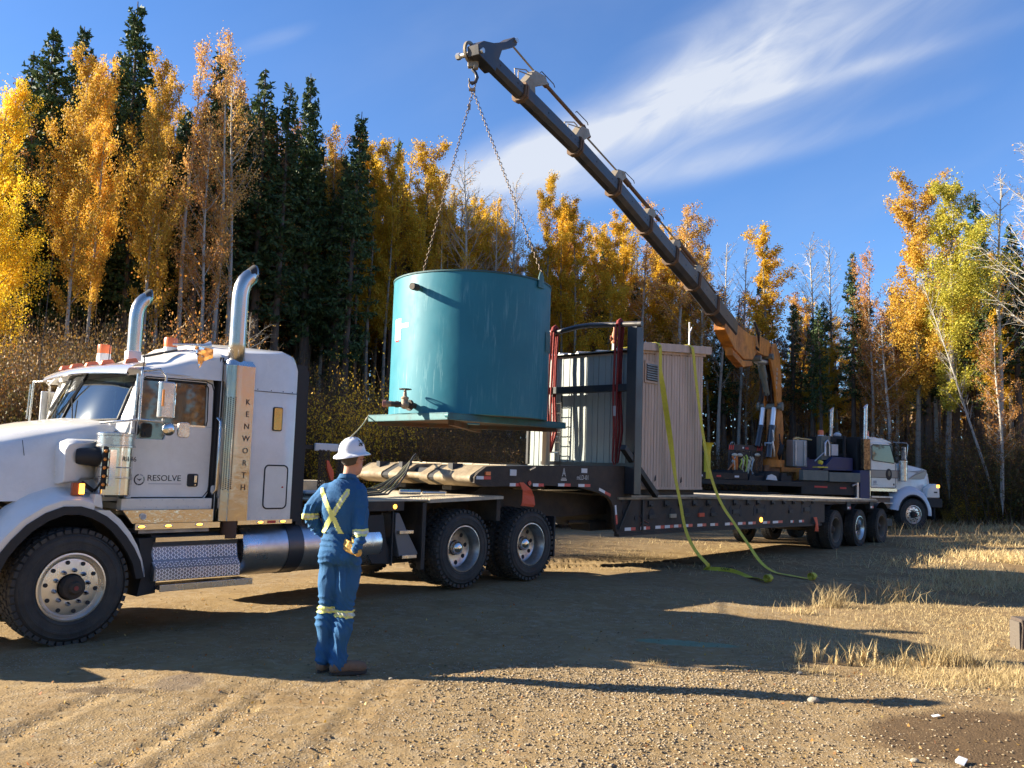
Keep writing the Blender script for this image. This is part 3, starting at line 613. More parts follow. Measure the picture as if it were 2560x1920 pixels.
# far interior of the forest: one mass
def far_mass(n, pxr, Yr, topf, lm, tm, seed, label, dens, wid):
    r = np.random.RandomState(seed); tb = TB(seed); Cs = []
    for i in range(n):
        px = r.uniform(*pxr); Y = r.uniform(*Yr); p = at(px, topf(px)+r.uniform(0, 90), Y); h = max(4.0, p.z); x = p.x; w_ = r.uniform(.7, 1.5)
        tb.m.tube([(x, Y, -.3), (x+r.randn()*.2, Y, h*.5), (x+r.randn()*.3, Y, h)], [.10+.006*h, .10, .02], 5, False)
        k = int(dens*h); f = r.rand(k)**.8; lo = r.uniform(.12, .45); z = h*(lo+(1-lo)*f); rr = w_*(1.05-f)*np.sqrt(r.rand(k)); a = r.rand(k)*6.283; Cs.append(np.stack([x+rr*np.cos(a), Y+rr*np.sin(a), z], -1))
    tb.leaves(np.concatenate(Cs), .42); t_, c_ = tb.done('forest_interior', tm, lm)
    for me_, nm in ((c_, 'forest_interior'), (t_, 'forest_interior_trunks')): o = bpy.data.objects.new(nm, me_); COL.objects.link(o); tag(o, label, kind='stuff')
far_mass(260, (-500, 1300), (50, 75), lambda px: sky_y(px)+140, LM['dark'], bark_brown, 61, 'dark depth of the forest on the left', 34, 1)
far_mass(230, (1150, 2750), (56, 80), lambda px: sky_y(px)+190, LM['brush'], bark_brown, 62, 'russet depth of the forest on the right', 22, 1)
# ------------------------------------------------------------------ brush between the truck and the forest
def bush(seed, h, rad, nstem, nleaf, size, tm, lm):
    t = TB(seed); r = t.r; tips = []
    for k in range(nstem):
        a = r.rand()*6.283; o_ = r.rand()*rad*.45; b0 = np.array([math.cos(a)*o_, math.sin(a)*o_, -.1]); d = np.array([math.cos(a)*.5*r.rand(), math.sin(a)*.5*r.rand(), 1.0]); L_ = h*(.45+.42*r.rand()); b1 = b0+d*L_*.5; b2 = b0+d*L_+r.randn(3)*.12
        t.m.tube([tuple(b0), tuple(b1), tuple(b2)], [.009, .006, .002], 3, False); tips.append((b0*.7+b1*.3, b1, b2))
        for q in range(7):
            u_ = r.uniform(.35, 1.0); s0 = b0+(b2-b0)*u_; s1 = s0+(d+r.randn(3)*.7)*L_*.20; t.m.tube([tuple(s0), tuple(s1)], [.004, .0015], 3, False); tips.append((s0, (s0+s1)/2, s1))
    if nleaf:
        pick = r.randint(0, len(tips), nleaf); u_ = r.rand(nleaf); A = np.array([q[0] for q in tips])[pick]; D = np.array([q[2] for q in tips])[pick]; C = A+(D-A)*u_[:, None]+r.randn(nleaf, 3)*.13; t.leaves(C, size)
    return t.done('shrub', tm, lm)
BU = {'a': bush(51, 2.6, 1.9, 60, 9000, .042, bark_brown, LM['brush']), 'b': bush(52, 2.4, 1.8, 50, 8500, .045, bark_brown, LM['brushg']), 'c': bush(53, 2.7, 1.7, 70, 5200, .04, bark_brown, LM['brush']),
      'o': bush(54, 2.6, .42, 14, 3600, .032, bark_brown, LM['red']), 'g': bush(55, 2.5, 1.1, 22, 3600, .036, bark_brown, LM['gold']), 'w': PROTO['B1'][:2]}
def shrub(k, x, y, h, label, group=None, wide=1.0):
    tm_, lm_ = BU[k]; s = h/(2.6 if k != 'w' else 13.0); o = thing('shrub', label, 'shrub', (x, y, float(gh(x, y))), rnd.uniform(0, 6.28), group); o.scale = (s*wide, s*wide, s)
    if k == 'w': o.scale = (s*1.6, s*1.6, s)
    a = bpy.data.objects.new('stems', tm_); COL.objects.link(a); a.parent = o
    c = bpy.data.objects.new('foliage', lm_); COL.objects.link(c); c.parent = o
for k, px, py, Y, wd_, lb in [('o', 472, 718, 18.5, .7, 'rust orange young tree between the two exhaust stacks'), ('w', 628, 775, 18.5, 1.0, 'pale leafless shrub beside the near exhaust stack'),
                              ('o', 55, 850, 18.5, .6, 'orange-leaved shrub above the windshield at the left edge'), ('o', 12, 910, 18, .5, 'small orange shrub at the very left'),
                              ('g', 885, 890, 26, .8, 'golden shrub behind the cab right of the sleeper'), ('g', 955, 838, 26, .7, 'golden leafy shrub touching the tank on its left'), ('g', 835, 915, 25, .8, 'dull golden shrub low behind the sleeper'),
                              ('g', 2420, 1190, 35, 1.0, 'yellow-leaved bush just ahead of the crane truck bumper'), ('g', 2500, 1130, 34.5, 1.2, 'yellow bush at the forest foot near the right edge'), ('b', 2555, 1060, 34, 1.2, 'green and yellow bush at the right edge'),
                              ('g', 2370, 1255, 36, .8, 'small yellow bush beside the crane truck bumper')]:
    p = at(px, py, Y); shrub(k, p.x, Y, p.z, lb, None, wd_)
def brush_top(px): return float(np.interp(px, [-200, 0, 300, 560, 700, 900, 1400, 2600], [800, 770, 745, 765, 850, 930, 1030, 1100]))
for i in range(300):
    px = rnd.uniform(-350, 1450); Y = rnd.uniform(18.0, 28) if px < 560 else rnd.uniform(26, 35)
    f = (Y-18)/10 if px < 560 else (Y-26)/9
    top_ = brush_top(px)+rnd.uniform(0, 60)+ (1-min(1, f))*110; p = at(px, top_, Y); h = min(max(1.3, p.z), 5.2)
    k = rnd.choice('aaabbcca') if px < 800 else rnd.choice('aaccac')
    shrub(k, p.x, Y, h, {'a': 'brown leafy willow shrub in the thicket', 'b': 'green-brown shrub in the thicket', 'c': 'twiggy brown shrub in the thicket'}[k], {'a': 'brown thicket shrubs', 'b': 'green-brown thicket shrubs', 'c': 'twiggy thicket shrubs'}[k], rnd.uniform(.9, 1.3)*2.6/max(2.2, h))
for i in range(46):
    px = rnd.uniform(2330, 2800); Y = rnd.uniform(34.5, 40)+(3 if px < 2480 else 0); p = at(px, rnd.uniform(1010, 1150), Y); k = rnd.choice('aabgcb'); shrub(k, p.x, Y, max(1.2, min(p.z, 4.5)), 'autumn shrub along the forest foot on the right', 'shrubs along the right forest foot', 1.1)
for i in range(40):
    px = rnd.uniform(1450, 2330); Y = rnd.uniform(42, 50); p = at(px, rnd.uniform(1060, 1160), Y); k = rnd.choice('accc'); shrub(k, p.x, Y, max(1.2, min(p.z, 3.5)), 'brown shrub under the trees behind the crane truck', 'shrubs behind the crane truck', 1.2)
# ------------------------------------------------------------------ shared vehicle materials
white = mat('white_truck_paint', (.86, .83, .78), .2, col2=(.80, .77, .72), nscale=2, dirt=(.45, .40, .32), dscale=2.2, damt=.28, coat=.4)
chrome = mat('polished_stainless', (.72, .69, .65), .15, 1.0, rvar=.06, bump=.05, bscale=5)
chrome2 = mat('worn_chrome', (.66, .65, .63), .22, 1.0, dirt=(.22, .17, .12), dscale=5, damt=.5)
alu = mat('dull_aluminium', (.62, .62, .62), .38, 1.0, dirt=(.3, .25, .2), dscale=4, damt=.45, bump=.1, bscale=30)
wheelalu = mat('polished_wheel_aluminium', (.74, .73, .71), .27, 1.0, dirt=(.45, .40, .34), dscale=2, damt=.22)
rubber = mat('tyre_rubber', (.028, .028, .030), .82, col2=(.055, .050, .045), nscale=3, dirt=(.14, .115, .085), dscale=5, damt=.35, bump=.3, bscale=60)
black = mat('black_chassis_paint', (.022, .021, .021), .6, dirt=(.10, .08, .06), dscale=3, damt=.5, bump=.2)
flatblack = mat('flat_black_plastic', (.018, .018, .02), .65, dirt=(.07, .06, .05), damt=.4)
brownblk = mat('dusty_dark_steel', (.028, .021, .017), .7, col2=(.046, .034, .025), nscale=2, dirt=(.11, .08, .055), dscale=4, damt=.6, bump=.3)
tread_pl = mat('tread_plate', (.34, .34, .36), .42, 1.0, dirt=(.2, .165, .13), dscale=3, damt=.6)
dusty = mat('dusty_plate', (.50, .42, .30), .75, col2=(.60, .52, .38), nscale=5, dirt=(.28, .21, .14), dscale=3, damt=.6, bump=.4)
amber = mat('amber_lens', (.95, .32, .04), .25, coat=.6); amber_on = mat('lit_amber_lamp', (1.0, .42, .05), .3, emit=1.6)
orange_b = mat('orange_beacon', (.95, .22, .06), .3, coat=.4); redl = mat('red_lens', (.50, .03, .03), .25, coat=.5)
redt = mat('red_reflective_tape', (.62, .05, .05), .35); whitet = mat('white_reflective_tape', (.72, .72, .74), .35)
ink = mat('black_lettering', (.02, .02, .025), .5); wht = mat('white_sheet_metal', (.72, .72, .72), .45, dirt=(.4, .34, .27), damt=.4)
dark = mat('dark_interior', (.03, .03, .033), .8); seat_m = mat('grey_seat_cloth', (.12, .12, .13), .9)
win_glass = mat('dark_side_glass', (.012, .015, .014), .03, coat=1.0, spec=.8); ws_glass = glassmat('windshield_glass', (.42, .58, .55), .62, .06)
mirror_m = mat('mirror_face', (.85, .87, .9), .02, 1.0); cloth_o = mat('orange_flag_cloth', (.72, .13, .06), .85, bump=.3)
hose_m = mat('air_hose', (.20, .19, .08), .6, col2=(.07, .07, .06), nscale=9); steelc = mat('chain_steel', (.16, .12, .09), .6, .6, dirt=(.2, .12, .07), dscale=8, damt=.6)

def mirror_y(pts, c): return [(x, 2*c-y, z) for x, y, z in pts]
def circ(cx, cz, r, n=12, a0=0): return [(cx+r*math.cos(a0+2*math.pi*i/n), cz+r*math.sin(a0+2*math.pi*i/n)) for i in range(n)]
def rrect(x0, x1, z0, z1, r, n=4):
    out = []
    for cx, cz, a in ((x1-r, z1-r, 0), (x0+r, z1-r, 90), (x0+r, z0+r, 180), (x1-r, z0+r, 270)):
        out += [(cx+r*math.cos(R_(a+90*i/n)), cz+r*math.sin(R_(a+90*i/n))) for i in range(n+1)]
    return out
def tyre_mb(R, w, rb, y0=0.0):
    t = MB(); s_ = .035
    prof = [(rb, w*.12), (rb+.012, w*.03), (rb+.03, -.003), (rb+.034, -.007), (rb+.04, -.007), (rb+.044, -.003), (rb+(R-rb)*.45, -.004), (rb+(R-rb)*.45+.004, -.008), (rb+(R-rb)*.45+.02, -.008), (rb+(R-rb)*.45+.024, -.004), (rb+(R-rb)*.72, .0), (rb+(R-rb)*.72+.003, -.005), (rb+(R-rb)*.72+.008, .0), (R-.045, .012), (R-.014, .035), (R, .06), (R, w-.06), (R-.014, w-.035), (R-.045, w-.012), (rb+(R-rb)*.5, w), (rb+.01, w*.95), (rb, w*.85)]
    return t.lathe([(r, y0+y) for r, y in prof], (0, 0, 0), (0, 1, 0), 56)
def tread_mb(R, w, n, rows, y0=0.0, h=.014, chunky=False):
    t = MB(); bw = (w-.02)/rows
    for j in range(rows):
        for i in range(n):
            a0 = 2*math.pi*(i+.5*(j % 2))/n; da = 2*math.pi/n*(.40 if not chunky else .33); ya = y0+.01+j*bw+.006; yb = ya+bw-.014
            edge = j in (0, rows-1); vs = []
            for rr, k in ((R-.03 if edge else R-.004, 1.0), (R+h-(.008 if edge else 0), .86)):
                for a, y in ((a0-da*k, ya if not (edge and j == 0) else y0+.006), (a0+da*k, ya if not (edge and j == 0) else y0+.006), (a0+da*k, yb if not (edge and j) else y0+w-.006), (a0-da*k, yb if not (edge and j) else y0+w-.006)):
                    vs.append((rr*math.cos(a), y, rr*math.sin(a)))
            t.add(vs, [(4, 5, 6, 7), (0, 1, 5, 4), (1, 2, 6, 5), (2, 3, 7, 6), (3, 0, 4, 7)])
    return t
MESHES = {}
def mo(name, me, m, parent, loc=(0, 0, 0), rot=(0, 0, 0), sc=(1, 1, 1)):
    """an object from shared mesh data"""
    o = bpy.data.objects.new(name, me); COL.objects.link(o); o.parent = parent; o.location = loc; o.rotation_euler = rot; o.scale = sc
    if m is not None and not me.materials: me.materials.append(m)
    return o
def sm(key, fn, m, smooth=40):
    if key not in MESHES: me = fn().mesh(key, smooth); me.materials.append(m); MESHES[key] = me
    return MESHES[key]
def steer_rim():
    t = MB(); t.lathe([(.300, .0), (.306, .012), (.306, -.004), (.292, -.006), (.286, .02), (.268, .055), (.262, .048), (.250, .030), (.20, .022), (.12, .022), (.115, .03)], (0, .012, 0), (0, 1, 0), 56); return t
def steer_back():
    t = MB(); t.lathe([(.29, .06), (.27, .12), (.02, .12)], (0, .0, 0), (0, 1, 0), 32); return t
def drive_rim():
    t = MB(); t.lathe([(.292, .02), (.306, .0), (.306, -.006), (.292, -.008), (.282, .014), (.262, .05), (.258, .155), (.240, .168), (.15, .178), (.10, .178), (.10, .165)], (0, .01, 0), (0, 1, 0), 56); return t
def dome(r=.092, y=.17, h=.075):
    t = MB(); t.lathe([(r, y), (r, y-.03)]+[(r*math.cos(a), y-.03-h*math.sin(a)*.9) for a in np.linspace(.15, 1.52, 8)]+[(.001, y-.03-h*.9)], (0, 0, 0), (0, 1, 0), 28); return t
def nut():
    t = MB(); t.lathe([(.020, .03), (.019, .0), (.016, -.012), (.009, -.035), (.001, -.044)], (0, 0, 0), (0, 1, 0), 10); return t
def steer_wheel(parent, x, y, z, face=0):
    w = bpy.data.objects.new('wheel', None); COL.objects.link(w); w.parent = parent; w.location = (x, y, z); w.rotation_euler = (0, 0, face)
    mo('tyre', sm('steer_tyre', lambda: tyre_mb(.515, .36, .298), rubber), None, w)
    mo('tread', sm('steer_tread', lambda: tread_mb(.512, .36, 44, 5), rubber, None), None, w)['kind'] = 'stuff'
    mo('rim', sm('steer_rim', steer_rim, wheelalu), None, w); mo('brake_drum', sm('steer_back', steer_back, black), None, w)
    hb = MB(); hb.lathe([(.108, .05), (.108, -.02), (.098, -.045), (.058, -.05), (.055, -.075), (.045, -.085), (.001, -.085)], (0, 0, 0), (0, 1, 0), 28)
    if 'sthub' not in MESHES: MESHES['sthub'] = hb.mesh('hub', 40); MESHES['sthub'].materials.append(brownblk)
    mo('hub', MESHES['sthub'], None, w)
    cp = sm('hubplug', lambda: MB().cyl((0, -.085, 0), (0, -.092, 0), .02), mat('red_hub_plug', (.28, .05, .04), .6)); mo('hub_plug', cp, None, w)
    nm_ = sm('lug_nut', nut, mat('dark_chrome_nut', (.42, .42, .45), .25, 1.0)); hm = sm('hand_hole', lambda: MB().cyl((0, 0, 0), (0, .012, 0), .019, n=16), dark)
    for i in range(10):
        a = 2*math.pi*(i+.3)/10; mo('lug_nut', nm_, None, w, (.150*math.cos(a), .012, .150*math.sin(a))); a += .31; mo('hand_hole', hm, None, w, (.222*math.cos(a), .0275, .222*math.sin(a)))
    return w
def drive_wheel(parent, x, y, z, face=0, R=.505, hub=True, rimm=None, tread=True, chunky=True, inner=True, tw=.26):
    w = bpy.data.objects.new('wheel', None); COL.objects.link(w); w.parent = parent; w.location = (x, y, z); w.rotation_euler = (0, 0, face)
    k = 'dt%.3f' % R
    for j in ((0, 1) if inner else (0,)):
        mo('tyre', sm(k, lambda: tyre_mb(R, tw, .298), rubber), None, w, (0, j*(tw+.06), 0))
        if tread: mo('tread', sm(k+'t', lambda: tread_mb(R-.003, tw, 40 if chunky else 46, 4 if chunky else 3, h=.018, chunky=chunky), rubber, None), None, w, (0, j*(tw+.06), 0))['kind'] = 'stuff'
    rm = rimm or mat('dirty_drive_rim', (.55, .54, .52), .3, 1.0, dirt=(.16, .13, .10), dscale=4, damt=.75); mo('rim', sm('drim'+rm.name, drive_rim, rm), None, w)
    mo('hub_cap' if hub else 'axle_hub', sm('dome', dome, chrome) if hub else sm('dullhub', lambda: dome(.10, .18, .13), brownblk), None, w)
    hm = sm('hand_hole_big', lambda: MB().cyl((0, 0, 0), (0, .01, 0), .030, n=16), dark)
    for i in range(8): a = 2*math.pi*(i+.2)/8; mo('hand_hole', hm, None, w, (.2*math.cos(a), .1785, .2*math.sin(a)))
    return w

# ------------------------------------------------------------------ white tractor unit
RIG = (-3.9107, 8.1, 0.0); RZ = R_(48.5); YC = 1.225
tk = thing('tractor_truck', 'white conventional semi tractor with sleeper cab and twin chrome exhaust stacks, nearest the camera', 'truck', RIG, RZ)
def P(mb, name, m, **k): return mb.build(name, m, tk, **k)
steer_wheel(tk, 0, 0, .52); steer_wheel(tk, 0, 2*YC, .52, math.pi)
for x in (5.05, 6.44):
    drive_wheel(tk, x, 0, .63); drive_wheel(tk, x, 2*YC, .63, math.pi)
a = MB()
for y in (.78, 1.59): a.box(-1.2, 7.0, y, y+.08, .72, .98)
for x in (-.3, 1.2, 2.6, 4.2, 5.75, 6.95): a.box(x, x+.08, .86, 1.59, .76, .95)
a.cyl((0, .35, .52), (0, 2.1, .52), .06); a.cyl((5.05, .5, .63), (5.05, 1.95, .63), .09); a.cyl((6.44, .5, .63), (6.44, 1.95, .63), .09); a.sphere((5.05, YC, .63), .2); a.sphere((6.44, YC, .63), .2)
a.box(-.6, 1.3, .8, 1.65, .45, 1.1); P(a, 'frame', black)
# hood
def hood_sec(x, cr, w_, top): # crease height, half width at crease, crown
    half = [(-w_-.10, 1.28), (-w_-.07, 1.52), (-w_-.035, cr-.16), (-w_+.015, cr-.035), (-w_+.09, cr+.02), (-w_*.6, cr+top*.72), (0, cr+top)]
    full = half+[(-p, q) for p, q in half[-2::-1]]; return [(x, YC+p, q) for p, q in full]
hs = [hood_sec(-1.42, 1.30, .58, .04), hood_sec(-1.36, 1.52, .66, .07), hood_sec(-1.15, 1.66, .74, .10), hood_sec(-.6, 1.79, .84, .125), hood_sec(-.16, 1.895, .87, .12), hood_sec(.30, 2.00, .885, .09), hood_sec(.47, 2.03, .89, .085)]
a = MB(); a.loft(hs, cap=True, closed=False); P(a, 'hood', white, smooth=35)
# wheel arch and fender, arcs in side view
edge = [(-.70, .62), (-.68, .74), (-.63, .85), (-.55, .96), (-.43, 1.09), (-.28, 1.19), (-.13, 1.245), (.02, 1.245), (.14, 1.21), (.26, 1.15), (.36, 1.07), (.46, .96), (.54, .85), (.61, .72), (.655, .56)]
def off(pts, d, cx=-.02, cz=.52): return [(x+(x-cx)/math.hypot(x-cx, z-cz)*d, z+(z-cz)/math.hypot(x-cx, z-cz)*d) for x, z in pts]
def arc(pts, y): return [(x, y, z) for x, z in pts]
for sgn in (0, 1):
    fy = (lambda y: y) if not sgn else (lambda y: 2*YC-y)
    o1, o2 = off(edge, .055), off(edge, .10)
    a = MB(); k = slice(0, 9); a.loft([arc(edge[k], fy(.0)), arc(o1[k], fy(-.005)), arc(off(edge, .085)[k], fy(.03)), arc(off(edge, .13)[k], fy(.16)), arc(off(edge, .17)[k], fy(.30))], False, False); P(a, 'fender', white, smooth=40)
    k = slice(8, 15); thin = [(x+(x+.02)*d/.6, z+(z-.5)*d/.6) for (x, z), d in zip(edge, [0]*9+[.05, .05, .045, .035, .02, .0])]
    a = MB(); a.loft([arc(edge[k], fy(.0)), arc(thin[k], fy(-.004)), arc(off(edge, .05)[k], fy(.05)), arc(off(edge, .06)[k], fy(.42))], False, False); P(a, 'rear_fender', white, smooth=40)
    inn = off(edge, -.075); a = MB(); a.loft([arc(edge, fy(.0)), arc(edge, fy(-.018)), arc(inn, fy(-.015)), arc(inn, fy(.06)), arc(off(edge, -.03), fy(.1)), arc(off(edge, -.01), fy(.55))], False, False); P(a, 'fender_flare', flatblack, smooth=30)
    a = MB(); a.prism([(.62, .38), (.80, .40), (.80, .60), (.73, .78), (.76, .93), (.60, .93), (.66, .62)], 'y', fy(.03), fy(.5)); P(a, 'splash_guard', flatblack)
    a = MB(); a.prism([(.13, 1.25), (.22, 1.22), (.20, 1.35), (.14, 1.36)], 'y', fy(-.01), fy(.12)); P(a, 'fender_bracket', white, bevel=.01)
a = MB(); a.box(-.70, .66, .56, 1.9, .95, 1.0); P(a, 'inner_panel', black)
# hood side air scoop, black intake duct, amber turn signal on a stalk
a = MB(); a.loft([[(-.12, y, 1.44), (-.12, y, 1.76), (-.09, y, 1.83), (-.02, y, 1.86), (.28, y+.04, 1.86), (.30, y+.1, 1.50), (.09, y+.06, 1.46)] for y in (.36, .20)]+[[(-.10, .13, 1.46), (-.10, .13, 1.75), (-.07, .13, 1.80), (-.01, .13, 1.82), (.05, .15, 1.82), (.06, .15, 1.50), (.03, .14, 1.47)]]); P(a, 'air_scoop', white, bevel=.012, seg=3)
a = MB(); a.tube([(.02, .17, 1.70), (.10, .12, 1.70), (.22, .10, 1.69)], [.075, .085, .088], 18); P(a, 'intake_duct', flatblack, smooth=50)
a = MB(); a.box(-.055, .055, .02, .07, 1.345, 1.46); P(a, 'turn_signal_housing', mat('orange_plastic', (.45, .09, .02), .4), bevel=.008)
a = MB(); a.box(.0, .048, .012, .03, 1.355, 1.45); P(a, 'turn_signal', amber_on, bevel=.004)
a = MB(); a.bar((.04, .06, 1.46), (.17, .12, 1.38), .02, .03); a.bar((.24, .1, 1.48), (.22, .08, 1.36), .02, .02); P(a, 'signal_stalk', flatblack)
# air cleaner
CX, CY_ = .335, .085
a = MB(); a.lathe([(.150, 1.33), (.163, 1.35), (.163, 1.50), (.167, 1.505), (.167, 1.515), (.163, 1.52), (.163, 1.60), (.167, 1.605), (.163, 1.61), (.163, 1.79)], (CX, CY_, 0), (0, 0, 1), 40, True); P(a, 'air_cleaner', chrome, smooth=30)
a = MB(); a.lathe([(.163, 1.79), (.178, 1.795), (.178, 1.81), (.168, 1.815), (.168, 1.90), (.174, 1.905), (.174, 1.925), (.160, 1.935), (.02, 1.94)], (CX, CY_, 0), (0, 0, 1), 40, True); P(a, 'air_cleaner_cap', chrome2, smooth=30)
a = MB(); a.prism([(.168, 1.40), (.205, 1.40), (.215, 1.80), (.172, 1.80)], 'y', -.035, -.02); P(a, 'light_bar', flatblack)
for i in range(5): a = MB(); a.sphere((.188+.001*i, -.04, 1.445+i*.078), .017, 10, 6); P(a, 'marker_light', amber, smooth=60)
a = MB(); a.box(.215, .275, -.085, -.07, 1.43, 1.77); P(a, 'flat_plate', chrome)
text_mesh('unit_number', 'R146', .066, ink, tk, (.40, CY_-.165, 1.685), (R_(90), 0, 0), .002)
# cab shell
ysd = .17
a = MB(); a.prism([(.5, 1.31), (1.33, 1.31), (1.36, 1.36), (1.365, 2.04), (.90, 2.04), (.84, 1.89), (.565, 1.89), (.50, 1.89), (.46, 1.6)], 'y', ysd-.02, ysd+.03)
a.prism([(.50, 1.89), (.565, 1.89), (.572, 2.30), (.60, 2.49), (.60, 2.54), (.555, 2.50), (.52, 2.25)], 'y', ysd-.02, ysd+.03)
a.prism([(.60, 2.49), (1.28, 2.50), (1.355, 2.47), (1.34, 2.545), (.60, 2.54)], 'y', ysd-.02, ysd+.03); a.prism([(1.29, 2.04), (1.365, 2.04), (1.36, 2.47), (1.28, 2.50)], 'y', ysd-.02, ysd+.03); dr = P(a, 'door', white, bevel=.006)
gl_ = [(.565, 1.89), (.84, 1.89), (.90, 2.04), (1.29, 2.04), (1.30, 2.10), (1.29, 2.46), (1.26, 2.49), (.61, 2.48), (.58, 2.44), (.565, 2.2)]
a = MB(); a.prism(gl_, 'y', ysd, ysd+.012); P(a, 'side_window', win_glass)
a = MB(); pts = [(x, ysd-.022, z) for x, z in [(.545, 1.9), (.55, 2.26), (.575, 2.46), (.62, 2.505), (1.26, 2.515), (1.33, 2.49), (1.355, 2.42), (1.375, 1.5), (1.355, 1.38), (1.30, 1.315), (.55, 1.315)]]; a.tube(pts, .006, 5); P(a, 'door_seal', flatblack)
a = MB(); a.tube([(x, ysd-.02, z) for x, z in [(1.29, 2.05), (1.30, 2.10), (1.29, 2.45), (1.26, 2.485), (.61, 2.475)]], .007, 5); P(a, 'window_seal', flatblack)
a = MB(); a.box(.90, 1.28, ysd-.026, ysd-.02, 2.035, 2.052); P(a, 'window_trim', chrome)
h_ = MB(); h_.prism(rrect(1.12, 1.235, 1.425, 1.555, .02), 'y', ysd-.032, ysd-.018); hh = h_.build('handle_recess', flatblack, dr); a = MB(); a.box(1.185, 1.218, ysd-.045, ysd-.03, 1.465, 1.54); a.build('handle', chrome, dr, bevel=.004); a = MB(); a.cyl((1.202, ysd-.04, 1.444), (1.202, ysd-.03, 1.444), .008); a.build('key_lock', chrome, dr)
t_ = text_mesh('company_name', 'RESOLVE', .083, ink, tk, (.875, ysd-.0215, 1.505), (R_(90), 0, 0), .0015, 1.0); t_.scale = (1.08, 1, 1)
a = MB(); a.box(.715, 1.06, ysd-.0225, ysd-.021, 1.447, 1.4535); P(a, 'small_print_line', mat('grey_print', (.4, .4, .42), .6))
cx_, cz_ = .620, 1.49
for a0, a1, m_, nm in ((100, 250, ink, 'logo_ring'), (255, 330, ink, 'logo_ring'), (-25, 35, mat('grey_green_print', (.25, .30, .24), .6), 'logo_ring'), (45, 85, mat('grey_print', (.4, .4, .42), .6), 'logo_ring')):
    a = MB(); n = 10; A_ = [R_(a0+(a1-a0)*i/n) for i in range(n+1)]; a.prism([(cx_+.055*math.cos(t), cz_+.055*math.sin(t)) for t in A_]+[(cx_+.043*math.cos(t), cz_+.043*math.sin(t)) for t in A_[::-1]], 'y', ysd-.0225, ysd-.020); P(a, nm, m_)
a = MB(); a.prism([(cx_-.03, cz_+.015), (cx_-.005, cz_+.002), (cx_+.028, cz_+.012), (cx_+.004, cz_-.012), (cx_-.012, cz_-.004)], 'y', ysd-.0225, ysd-.020); P(a, 'logo_bird', ink)
# far side, floor, back and roof of the cab
a = MB(); a.prism([(.46, 1.2), (1.40, 1.2), (1.40, 2.04), (.50, 2.04)], 'y', 2*YC-.2, 2*YC-.15); a.prism([(.52, 2.5), (1.4, 2.5), (1.4, 2.6), (.58, 2.58)], 'y', 2*YC-.2, 2*YC-.15); a.prism([(1.28, 2.04), (1.4, 2.04), (1.4, 2.5), (1.28, 2.5)], 'y', 2*YC-.2, 2*YC-.15)
a.box(.46, 1.42, ysd+.03, 2*YC-.2, 1.2, 1.26); a.box(.40, .47, .38, 2.07, 1.5, 2.05); P(a, 'cab_shell', white, bevel=.006)
a = MB(); a.prism([(.52, 2.04), (1.28, 2.04), (1.28, 2.5), (.62, 2.5)], 'y', 2*YC-.19, 2*YC-.18); P(a, 'side_window', glassmat('far_side_glass', (.12, .15, .14), .4))
a = MB(); a.box(1.38, 1.42, ysd+.05, 2*YC-.2, 1.26, 2.6); a.prism([(.42, 1.95), (.62, 2.02), (.74, 1.9), (.74, 1.7), (.42, 1.7)], 'y', .3, 2.15); P(a, 'dashboard', dark)
for yy in (.45, 1.55): a = MB(); a.box(1.0, 1.3, yy, yy+.42, 1.5, 1.7); a.prism([(1.20, 1.68), (1.33, 1.7), (1.38, 2.25), (1.28, 2.28)], 'y', yy, yy+.42); a.prism([(1.27, 2.29), (1.35, 2.29), (1.37, 2.42), (1.30, 2.42)], 'y', yy+.08, yy+.34); P(a, 'seat', seat_m, bevel=.03, seg=3)
a = MB(); a.tube([(.80+.03*math.sin(t), .66+.19*math.cos(t), 2.02+.15*math.sin(t)) for t in np.linspace(0, 6.283, 20)], .013, 6); a.tube([(.68, .66, 1.9), (.8, .66, 2.02)], .02, 6); P(a, 'steering_wheel', flatblack, smooth=60)
roof = []
def roof_sec(x, ye, ze, zc, zl): return [(x, ye-.02, zl), (x, ye, ze-.05), (x, ye+.06, ze), (x, YC-.45, zc-.015), (x, YC, zc), (x, YC+.45, zc-.015), (x, 2*YC-ye-.06, ze), (x, 2*YC-ye, ze-.05), (x, 2*YC-ye+.02, zl)]
roof = [roof_sec(.60, .20, 2.575, 2.63, 2.53), roof_sec(.75, .19, 2.62, 2.68, 2.53), roof_sec(.96, .17, 2.68, 2.76, 2.53), roof_sec(1.18, .14, 2.76, 2.87, 2.53), roof_sec(1.40, .10, 2.83, 2.94, 2.53)]
a = MB(); a.loft(roof, True, False); P(a, 'cab_roof', white, smooth=40)
base_ = [(.47, .36, 2.07), (.36, .62, 2.06), (.30, .92, 2.065), (.28, YC, 2.07)]; base_ += [(x, 2*YC-y, z) for x, y, z in base_[-2::-1]]
top_ = [(.66, .38, 2.535), (.58, .62, 2.56), (.53, .92, 2.575), (.515, YC, 2.58)]; top_ += [(x, 2*YC-y, z) for x, y, z in top_[-2::-1]]
mid_ = [tuple((Vector(p)*.5+Vector(q)*.5)+Vector((-.012, 0, 0))) for p, q in zip(base_, top_)]
for nm, sl_ in (('windshield', slice(3, 7)), ('windshield', slice(0, 4))):
    a = MB(); a.loft([base_[sl_], mid_[sl_], top_[sl_]], False, False); P(a, nm, ws_glass, smooth=60)
a = MB(); off_ = Vector((-.008, 0, 0))
a.tube([tuple(Vector(p)+off_) for p in base_], .014, 6); a.tube([tuple(Vector(p)+off_) for p in top_], .016, 6)
a.tube([base_[0], mid_[0], top_[0]], .022, 6); a.tube([base_[-1], mid_[-1], top_[-1]], .022, 6); a.tube([tuple(Vector(q)+off_) for q in (base_[3], mid_[3], top_[3])], .010, 6); P(a, 'windshield_seal', flatblack, smooth=60)
